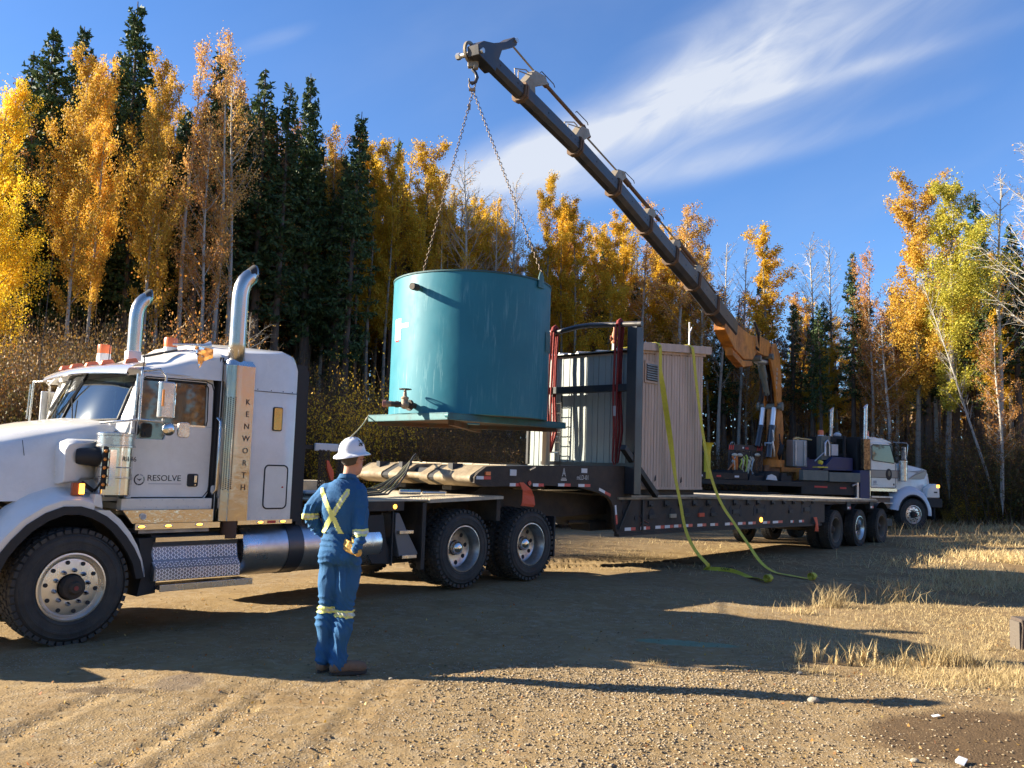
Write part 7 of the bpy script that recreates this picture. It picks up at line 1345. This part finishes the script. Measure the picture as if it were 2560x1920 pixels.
rod((15.35, 8.86), (15.05, 8.72), .05, 'cylinder_head', rusty); rod((15.15, 8.68), (13.2, 8.39), .020, 'extension_rod', oldst); rod((13.3, 8.41), (12.9, 8.33), .065, 'cylinder_head', rusty); rod((13.0, 8.35), (11.0, 8.0), .048, 'extension_cylinder', rusty)
rod((11.1, 8.02), (9.75, 7.77), .024, 'extension_rod', oldst); rod((9.8, 7.8), (9.4, 7.70), .08, 'cylinder_head', rusty); rod((9.6, 7.75), (7.8, 7.4), .065, 'extension_cylinder', rusty); rod((9.5, 7.6), (6.5, 7.0), .04, 'extension_cylinder', rusty); rod((7.2, 7.0), (5.2, 6.6), .055, 'extension_cylinder', rusty)
for s, z in ((17.0, 9.2), (15.5, 8.98), (13.0, 8.48), (11.1, 8.12), (9.3, 7.82)): a = MB(); a.tube([tuple(bp(s+.25, z+.02, .03)), tuple(bp(s+.2, z+.06, .03)), tuple(bp(s-.25, z-.01, .05)), tuple(bp(s-.3, z-.06, .05))], .010, 5); Wd(a, 'hydraulic_pipe', bmt, smooth=60)
for s, z in ((17.9, 8.9), (15.9, 8.62)): a = MB(); a.tube([tuple(bp(s+.1, z-.1, -.06)), tuple(bp(s+.15, z+.08, -.06)), tuple(bp(s-.25, z+.22, -.05)), tuple(bp(s-.4, z+.2, -.05))], .012, 5); a.tube([tuple(bp(s+.1, z-.1, .0)), tuple(bp(s+.12, z+.04, .0)), tuple(bp(s-.35, z+.14, .0))], .012, 5); Wd(a, 'guide_loop', oldst, smooth=60)
# boom head
a = MB(); slab(a, [(19.50, 8.58), (19.54, 8.74), (19.36, 8.88), (19.05, 8.98), (18.65, 9.18), (18.40, 9.38), (18.29, 9.36), (18.30, 9.27), (18.46, 9.15), (18.78, 8.98), (18.84, 8.84), (18.98, 8.50)], -.10, .13); Wd(a, 'boom_head', bmt, bevel=.012)
a = MB(); a.cyl(bp(18.34, 9.34, -.08), bp(18.34, 9.34, .16), .045); a.cyl(bp(19.45, 8.66, -.30), bp(19.45, 8.66, .18), .045); a.cyl(bp(19.45, 8.66, -.36), bp(19.45, 8.66, -.29), .06, n=6); Wd(a, 'head_pin', alu, smooth=40)
a = MB(); a.lathe([(.19, -.02), (.19, .02), (.14, .02), (.14, -.02), (.19, -.02)], bp(19.38, 8.72, -.14), BL, 28); Wd(a, 'head_plate', oldst, smooth=40)
HK0 = Vector((-.82, 14.36, 0))
a = MB(); a.prism([(-.075, 8.46), (.045, 8.46), (.055, 8.62), (.03, 8.74), (-.055, 8.74), (-.08, 8.62)], 'y', -.04, .06); a.prism([(.02, 8.42), (.10, 8.45), (.11, 8.60), (.04, 8.66)], 'y', -.05, .07)
for i in range(len(a.v)): x, y, z = a.v[i]; a.v[i] = (x+HK0.x-.03, y+HK0.y, z)
Wd(a, 'hook_block', oldst, bevel=.012)
a = MB(); hk = [(.0, 8.48), (.0, 8.42), (.05, 8.37), (.08, 8.29), (.055, 8.21), (.0, 8.175), (-.05, 8.21), (-.06, 8.27)]; a.tube([(HK0.x-.02+x, HK0.y, z) for x, z in hk], [.026, .024, .028, .032, .030, .027, .018, .010], 10); hk_ = Wd(a, 'hook', bmt, smooth=60)
a = MB(); a.tube([(HK0.x-.02+.055*math.cos(t), HK0.y+.02*math.sin(t), 8.15+.07*math.sin(t)) for t in np.linspace(0, 6.283, 22)], .012, 8); rg_ = a.build('lifting_ring', mat('weathered_brass_valve'), smooth=60, label='oval master ring joining both chains to the hook', cat='ring')
a = MB(); a.cyl((HK0.x-.07, HK0.y, 8.07), (HK0.x+.04, HK0.y, 8.07), .028, n=10); a.build('ring_coupling', mat('weathered_brass_valve'), rg_, smooth=40)
# yellow funnel stand behind the shack
p = at(1768, 1160, 29); ys_ = thing('funnel_stand', 'yellow post with a funnel top beside the shack, in front of the trees', 'stand', (p.x, 29, 1.58), 0)
yl = mat('safety_yellow', (.75, .6, .05), .5); a = MB(); a.lathe([(.11, 0), (.11, .9), (.14, 1.05), (.20, 1.16), (.22, 1.18)], (0, 0, 0), (0, 0, 1), 16); a.build('post', yl, ys_, smooth=40); a = MB(); a.tube([(.1, 0, 1.16), (.24, 0, 1.18), (.26, 0, 1.12)], .015, 5); a.build('spout', alu, ys_)
# ------------------------------------------------------------------ the worker: one continuous body, seen from behind
def union_mesh(name, parts, voxel, smooth_it=6, fac=.5, disp=None):
    mb = MB()
    for p in parts: p(mb)
    me = mb.mesh(name); o = bpy.data.objects.new(name, me); COL.objects.link(o)
    m = o.modifiers.new('r', 'REMESH'); m.mode = 'VOXEL'; m.voxel_size = voxel; m.use_smooth_shade = True
    s_ = o.modifiers.new('s', 'SMOOTH'); s_.iterations = smooth_it; s_.factor = fac
    dg = bpy.context.evaluated_depsgraph_get(); dg.update(); me2 = bpy.data.meshes.new_from_object(o.evaluated_get(dg)); bpy.data.objects.remove(o)
    if disp:
        V = np.zeros(len(me2.vertices)*3, np.float32); me2.vertices.foreach_get('co', V); V = V.reshape(-1, 3); Nn = np.zeros_like(V).ravel(); me2.vertices.foreach_get('normal', Nn); Nn = Nn.reshape(-1, 3)
        V = V+Nn*disp(V)[:, None]; me2.vertices.foreach_set('co', V.ravel().astype(np.float32)); me2.update()
    me2.shade_smooth(); return me2
def caps(pts, rad, n=16, flat=None):
    """a limb: smooth tapered tube through joints; flat squeezes (x, y)"""
    def f(mb):
        P_ = [Vector(p) for p in pts]; fine, rr = [], []
        for i in range(len(P_)-1):
            for t in np.linspace(0, 1, 6)[:-1 if i < len(P_)-2 else None]: fine.append(P_[i].lerp(P_[i+1], t)); rr.append(rad[i]+(rad[i+1]-rad[i])*t)
        mb.tube(fine, rr, n); mb.sphere(P_[0], rad[0]*.98, 12, 8); mb.sphere(P_[-1], rad[-1]*.98, 12, 8)
    return f
def loop(rings):
    def f(mb): mb.loft([[(cx+a*math.cos(t)*(1.0), cy+b*math.sin(t), z) for t in np.linspace(0, 2*math.pi, 28, endpoint=False)] for cx, cy, z, a, b in rings])
    return f
# local frame: x to the right of the picture, y away from the camera; the man looks away and to the right
MP = Vector((-1.395, 7.42, 0)); mn = thing('person', 'worker in blue coveralls with yellow reflective cross and white hard hat, hands on hips', 'person', MP, 0); mn.scale = (.96, .96, 1.05)
Q = [loop([(.01, 0, .84, .150, .115), (.01, 0, .92, .172, .135), (.01, 0, .99, .165, .130), (.005, 0, 1.06, .148, .115), (.0, 0, 1.14, .150, .115), (.0, -.005, 1.24, .165, .125), (.0, -.005, 1.34, .175, .130), (.005, 0, 1.42, .172, .115), (.02, .005, 1.475, .145, .095), (.045, .012, 1.52, .085, .07)]),
     lambda mb: (mb.sphere((-.130, .0, 1.40), .075, 14, 10), mb.sphere((.145, .0, 1.41), .078, 14, 10)),
     caps([(-.130, 0, 1.40), (-.21, .0, 1.325), (-.285, .01, 1.225)], [.080, .072, .066]), caps([(-.285, .01, 1.225), (-.225, .05, 1.14), (-.175, .07, 1.085)], [.064, .056, .050]),
     caps([(.145, 0, 1.41), (.180, -.03, 1.27), (.190, -.06, 1.12)], [.080, .072, .062]), caps([(.190, -.06, 1.12), (.195, -.11, 1.03), (.175, -.135, .975)], [.062, .054, .046]),
     lambda mb: (mb.sphere((-.065, -.045, .90), .10, 14, 10), mb.sphere((.085, -.045, .90), .10, 14, 10)),
     caps([(-.065, 0, .88), (-.078, .0, .68), (-.08, .005, .50), (-.088, .01, .30), (-.095, .02, .10)], [.108, .094, .080, .074, .068]),
     caps([(.09, 0, .88), (.085, .0, .68), (.074, .0, .48), (.060, -.01, .28), (.045, -.015, .075)], [.112, .102, .090, .084, .080])]
rsn = np.random.RandomState(3); K1 = rsn.randn(9, 3)*14; ph_ = rsn.rand(9)*6.28
def wrinkle(V):
    d = np.zeros(len(V)); x, y, z = V[:, 0], V[:, 1], V[:, 2]
    for k, p in zip(K1, ph_): d += np.sin(x*k[0]*1.3+y*k[1]+z*k[2]*.9+p+1.5*np.sin(z*9+x*7))
    d = d/9; crease = -np.abs(np.sin(z*44+7*np.sin(x*11+y*6)+3*np.sin(z*13)))**.5
    knee = np.exp(-((z-.47)/.12)**2)+.9*np.exp(-((z-.80)/.08)**2)+.8*np.exp(-((z-.14)/.09)**2)+.8*np.exp(-((z-1.05)/.07)**2)+.9*(np.abs(x+.02)>.175)*(z > .95)*(z < 1.3)
    bag = .010*np.sin(z*21+3*x)*np.exp(-((z-.3)/.25)**2)
    return .022*d+.020*(crease+.6)*np.clip(knee, 0, 1)+.004*crease+bag-.006*np.exp(-((z-1.08)/.012)**2)*(np.abs(x) < .17)
body = union_mesh('body', Q, .0085, 5, .5, wrinkle)
blue = mat('blue_coverall_cloth', (.010, .088, .235), .85, col2=(.016, .115, .28), nscale=5, dirt=(.05, .10, .16), dscale=3, damt=.45, bump=.35, bscale=120)
bo = bpy.data.objects.new('coveralls', body); COL.objects.link(bo); bo.parent = mn; body.materials.clear(); body.materials.append(blue)
# reflective tape cut from the coverall surface itself
def lift(name, pred, off, m, src=body, sub=None):
    import bmesh
    bm = bmesh.new(); bm.from_mesh(src); bm.normal_update(); kill = [f for f in bm.faces if not pred(f.calc_center_median())]; nv = {v: v.normal.copy() for v in bm.verts}
    for v in bm.verts: v.co += nv[v]*off
    bmesh.ops.delete(bm, geom=kill, context='FACES'); me = bpy.data.meshes.new(name); bm.to_mesh(me); bm.free(); me.materials.clear(); me.materials.append(m); me.shade_smooth()
    o = bpy.data.objects.new(name, me); COL.objects.link(o); o.parent = mn; return o
tape = mat('lime_reflective_tape', (.78, .80, .24), .5, bump=.2); silver = mat('silver_reflective_tape', (.60, .62, .50), .35, .2)
arm_l = lambda c: c.x < -.19 and c.z > 1.0; arm_r = lambda c: c.x > .128 and 1.0 < c.z < 1.25 and (c.y < -.02 or c.x > .16)
def bandp(c, p, d, w): return abs((c-Vector(p)).dot(Vector(d).normalized())) < w/2
lift('sleeve_band', lambda c: arm_l(c) and c.x < -.195 and bandp(c, (-.27, .03, 1.205), (-.05, -.01, 1.0), .050), .004, tape); lift('sleeve_band', lambda c: arm_l(c) and c.x < -.195 and bandp(c, (-.27, .03, 1.205), (-.05, -.01, 1.0), .022) and c.x > -.31, .006, silver)
lift('sleeve_band', lambda c: arm_r(c) and bandp(c, (.19, -.06, 1.095), (-.06, 0, 1.0), .056), .004, tape); lift('sleeve_band', lambda c: arm_r(c) and bandp(c, (.19, -.06, 1.095), (-.06, 0, 1.0), .024), .006, silver)
lift('leg_band', lambda c: c.x < -.002 and bandp(c, (-.11, 0, .49), (0, 0, 1), .055), .004, tape); lift('leg_band', lambda c: c.x > -.002 and bandp(c, (.07, 0, .462), (.03, 0, 1), .055), .004, tape)
lift('leg_band', lambda c: c.x < -.002 and bandp(c, (-.11, 0, .49), (0, 0, 1), .022), .006, silver); lift('leg_band', lambda c: c.x > -.002 and bandp(c, (.07, 0, .462), (.03, 0, 1), .022), .006, silver)
tor = lambda c: -.17 < c.x < .16 and c.y < .02 and 1.085 < c.z < 1.43
def lineband(c, x0, z0, x1, z1, w):
    dx, dz = x1-x0, z1-z0; L_ = math.hypot(dx, dz); return abs((c.x-x0)*-dz+(c.z-z0)*dx)/L_ < w/2
lift('back_cross', lambda c: tor(c) and lineband(c, -.160, 1.41, .030, 1.085, .038) and c.x < .06, .004, tape); lift('back_cross', lambda c: tor(c) and lineband(c, .070, 1.405, -.138, 1.085, .044) and c.x < .085, .0055, tape)
lift('back_cross', lambda c: tor(c) and lineband(c, .070, 1.405, -.138, 1.085, .017) and -.03 < c.x < .07, .0075, silver)
# collar
a = MB(); a.loft([[(.045+(.082-.006*k)*math.cos(t), .012+(.072-.005*k)*math.sin(t)-.006*k, 1.495+.024*k-.010*math.sin(t)) for t in np.linspace(0, 6.283, 28, endpoint=False)] for k in range(3)]+[[(.045+(.082+.012)*math.cos(t), .012+(.082)*math.sin(t), 1.50-.02*math.sin(t)) for t in np.linspace(0, 6.283, 28, endpoint=False)]], False); a.build('collar', blue, mn, smooth=70)
# head turned to the right
skin = mat('weathered_skin', (.50, .25, .17), .55, col2=(.56, .29, .20), nscale=9, bump=.1)
HX, HY, HZ = .078, .015, 1.655; yaw = R_(-38)                                   # the face points away and to the right
cy_, sy_ = math.cos(yaw), math.sin(yaw)
def hd(x, y, z): return (HX+x*cy_-y*sy_, HY+x*sy_+y*cy_, HZ+z)               # head frame: y forward, x right ear
def hsph(c, r, sc):
    def f(mb):
        k = len(mb.v); mb.sphere(c, r, 20, 14, sc); mb.v[k:] = [hd(*v) for v in mb.v[k:]]
    return f
head_parts = [hsph((0, .0, .025), .096, (.80, 1.02, 1.02)), hsph((0, .035, -.045), .072, (.80, .95, 1.05)), hsph((0, .062, -.085), .035, (1.0, .9, .8)), hsph((0, .103, -.012), .016, (.8, 1.2, 1.1)), hsph((0, .098, .01), .010, (.8, .9, 2.0)),
              hsph((0, .083, .032), .030, (2.0, .6, .5)), hsph((0, .088, -.050), .018, (1.5, .5, .6)), hsph((.077, -.002, .0), .026, (.35, .75, 1.15)), hsph((-.077, -.002, .0), .026, (.35, .75, 1.15)),
              caps([(.045, .012, 1.48), (.058, .012, 1.55), (.068, .010, 1.62)], [.062, .056, .058])]
hme = union_mesh('head', head_parts, .005, 3, .5); hme.materials.clear(); hme.materials.append(skin); ho = bpy.data.objects.new('head', hme); COL.objects.link(ho); ho.parent = mn
a = MB(); k = 0; a.sphere((.0, -.02, .022), .097, 20, 12, (.83, .98, .80)); a.v = [hd(*v) for v in a.v if True]; hair = a
V_ = [v for v in hair.v]; 
a.build('hair', mat('short_dark_hair', (.10, .085, .07), .9, bump=.8, bscale=150), mn, smooth=70)
a = MB()
for s_ in (-1, 1): a.tube([hd(s_*.036+.021*math.cos(t), .104, .005+.015*math.sin(t)) for t in np.linspace(0, 6.283, 16)], .0025, 5); a.tube([hd(s_*.058, .104, .010), hd(s_*.079, .06, .012), hd(s_*.081, .0, .012), hd(s_*.079, -.015, .0)], .0028, 5)
a.tube([hd(-.016, .106, .008), hd(.016, .106, .008)], .0025, 5); a.build('glasses', mat('dark_red_frame', (.16, .03, .02), .3), mn)
a = MB()
for s_ in (-1, 1): a.sphere(hd(s_*.032, .083, .008), .0125, 10, 8)
a.build('eyes', mat('eye_white', (.7, .68, .64), .2), mn, smooth=80)
# hard hat with a full brim and a ridged shell, rust-brown sticker patch on top
hat = mat('white_hard_hat', (.80, .80, .82), .22, coat=.5); tilt = R_(7)
def ht(x, y, z): yy = y*math.cos(tilt)-z*math.sin(tilt); zz = y*math.sin(tilt)+z*math.cos(tilt); return hd(x, yy-.008, zz+.052)
rings = []
for r_, z in ((.148, -.012), (.152, -.016), (.150, -.006), (.122, .010), (.110, .020), (.106, .045), (.098, .075), (.082, .103), (.058, .122), (.028, .131), (.002, .133)):
    ring = []
    for t in np.linspace(0, 2*math.pi, 60, endpoint=False):
        rd = 1+(.012 if abs(math.sin(t)) > .0 and abs(math.cos(t)) < .12 and z > .03 and r_ < .11 else 0); ry = 1.14 if r_ > .115 else 1.16; zz = z+(.006 if (abs(r_*math.cos(t)) < .014 and z > .03) else 0)
        if r_ > .14: zz -= .010*math.cos(2*t)*-1*.6
        ring.append(ht(r_*math.cos(t)*rd, r_*ry*math.sin(t), zz))
    rings.append(ring)
a = MB(); a.loft([[ht(.10*math.cos(t), .115*math.sin(t), .005) for t in np.linspace(0, 2*math.pi, 60, endpoint=False)]]+rings, False); a.build('hard_hat', hat, mn, smooth=50)
a = MB()
for i in range(26):
    t = R_(15)+rnd.uniform(-.5, .5); el_ = rnd.uniform(.45, 1.25); x_, y_, z_ = .120*math.cos(t)*math.cos(el_), .137*math.sin(t)*math.cos(el_), .012+.126*math.sin(el_); r0_ = rnd.uniform(.004, .012)
    c = Vector(ht(x_, y_, z_)); n_2 = (c-Vector(ht(0, 0, 0))).normalized(); e, g_ = MB.frame(n_2); c = c+n_2*.0015; a.add([tuple(c+e*(r0_*math.cos(q)*rnd.uniform(.5, 1.3))+g_*(r0_*math.sin(q)*rnd.uniform(.5, 1.3))) for q in np.linspace(0, 6.283, 7, endpoint=False)], [tuple(range(7))])
o = a.build('worn_sticker', mat('dark_worn_sticker', (.05, .04, .02), .7), mn); o['kind'] = 'stuff'
# gloves: palm, four bent fingers and a thumb each
glove = mat('yellow_leather_glove', (.66, .38, .09), .75, bump=.3)
def hand(name, wrist, d, n, side, m):
    """d: palm direction, n: back-of-hand normal, side: towards the index finger"""
    d, n, side = Vector(d).normalized(), Vector(n).normalized(), Vector(side); side = (side-d*side.dot(d)).normalized(); n = side.cross(d).normalized()*(1 if side.cross(d).dot(n) > 0 else -1); w0 = Vector(wrist); P2 = []
    P2.append(caps([w0-d*.03, w0+d*.01], [.034, .032])); P2.append(caps([w0+d*.015+side*.022, w0+d*.075+side*.026], [.022, .019])); P2.append(caps([w0+d*.015-side*.018, w0+d*.072-side*.026], [.022, .019])); P2.append(caps([w0+d*.02, w0+d*.075], [.024, .019]))
    for k, (o_, L_) in enumerate(((.031, .070), (.011, .078), (-.010, .073), (-.030, .058))):
        b0 = w0+d*.07+side*o_; b1 = b0+d*L_*.42-n*.006; b2 = b1+d*L_*.33-n*.018; b3 = b2+d*L_*.2-n*.022; P2.append(caps([b0, b1, b2, b3], [.0115, .0108, .0098, .0085], 10))
    t0 = w0+d*.02+side*.028; t1 = t0+d*.028+side*.028-n*.008; t2 = t1+d*.03+side*.012-n*.012; P2.append(caps([t0, t1, t2], [.015, .0125, .0105], 10))
    me = union_mesh(name, P2, .0042, 2, .5); me.materials.clear(); me.materials.append(m); o = bpy.data.objects.new(name, me); COL.objects.link(o); o.parent = mn; return o
hand('glove', (-.165, .07, 1.085), (.55, .05, -.60), (-.3, -1, -.1), (.5, -.1, .8), glove)
hand('glove', (.165, -.128, .958), (-.85, .10, .42), (.1, -1, .2), (.3, 0, 1), glove)
# boots
boot = mat('tan_work_boot', (.22, .145, .09), .8, col2=(.16, .10, .065), nscale=8, bump=.5); sole = mat('boot_sole', (.05, .04, .035), .9)
for (hx, hy, ang, lab) in ((-.098, .03, 70, 0), (.045, -.045, 20, 1)):
    c, s_ = math.cos(R_(ang)), math.sin(R_(ang)); f = lambda x, y, z: (hx+x*c-y*s_, hy+x*s_+y*c, z)
    bp_ = [caps([f(-.01, 0, .055), f(.0, 0, .085)], [.052, .048]), caps([f(-.02, 0, .05), f(.10, 0, .055), f(.17, 0, .05), f(.215, 0, .048)], [.050, .050, .050, .042])]
    me = union_mesh('boot', bp_, .006, 3, .5)
    for v in me.vertices: v.co.z = max(v.co.z, .018)
    me.materials.clear(); me.materials.append(boot); o = bpy.data.objects.new('boot', me); COL.objects.link(o); o.parent = mn
    a = MB(); a.loft([[f(.095+.162*math.cos(t)*(1 if math.cos(t) > 0 else .98), (.050+.008*math.cos(t))*math.sin(t), z) for t in np.linspace(0, 6.283, 24, endpoint=False)] for z in (.0, .024)]); a.build('boot_sole', sole, o)
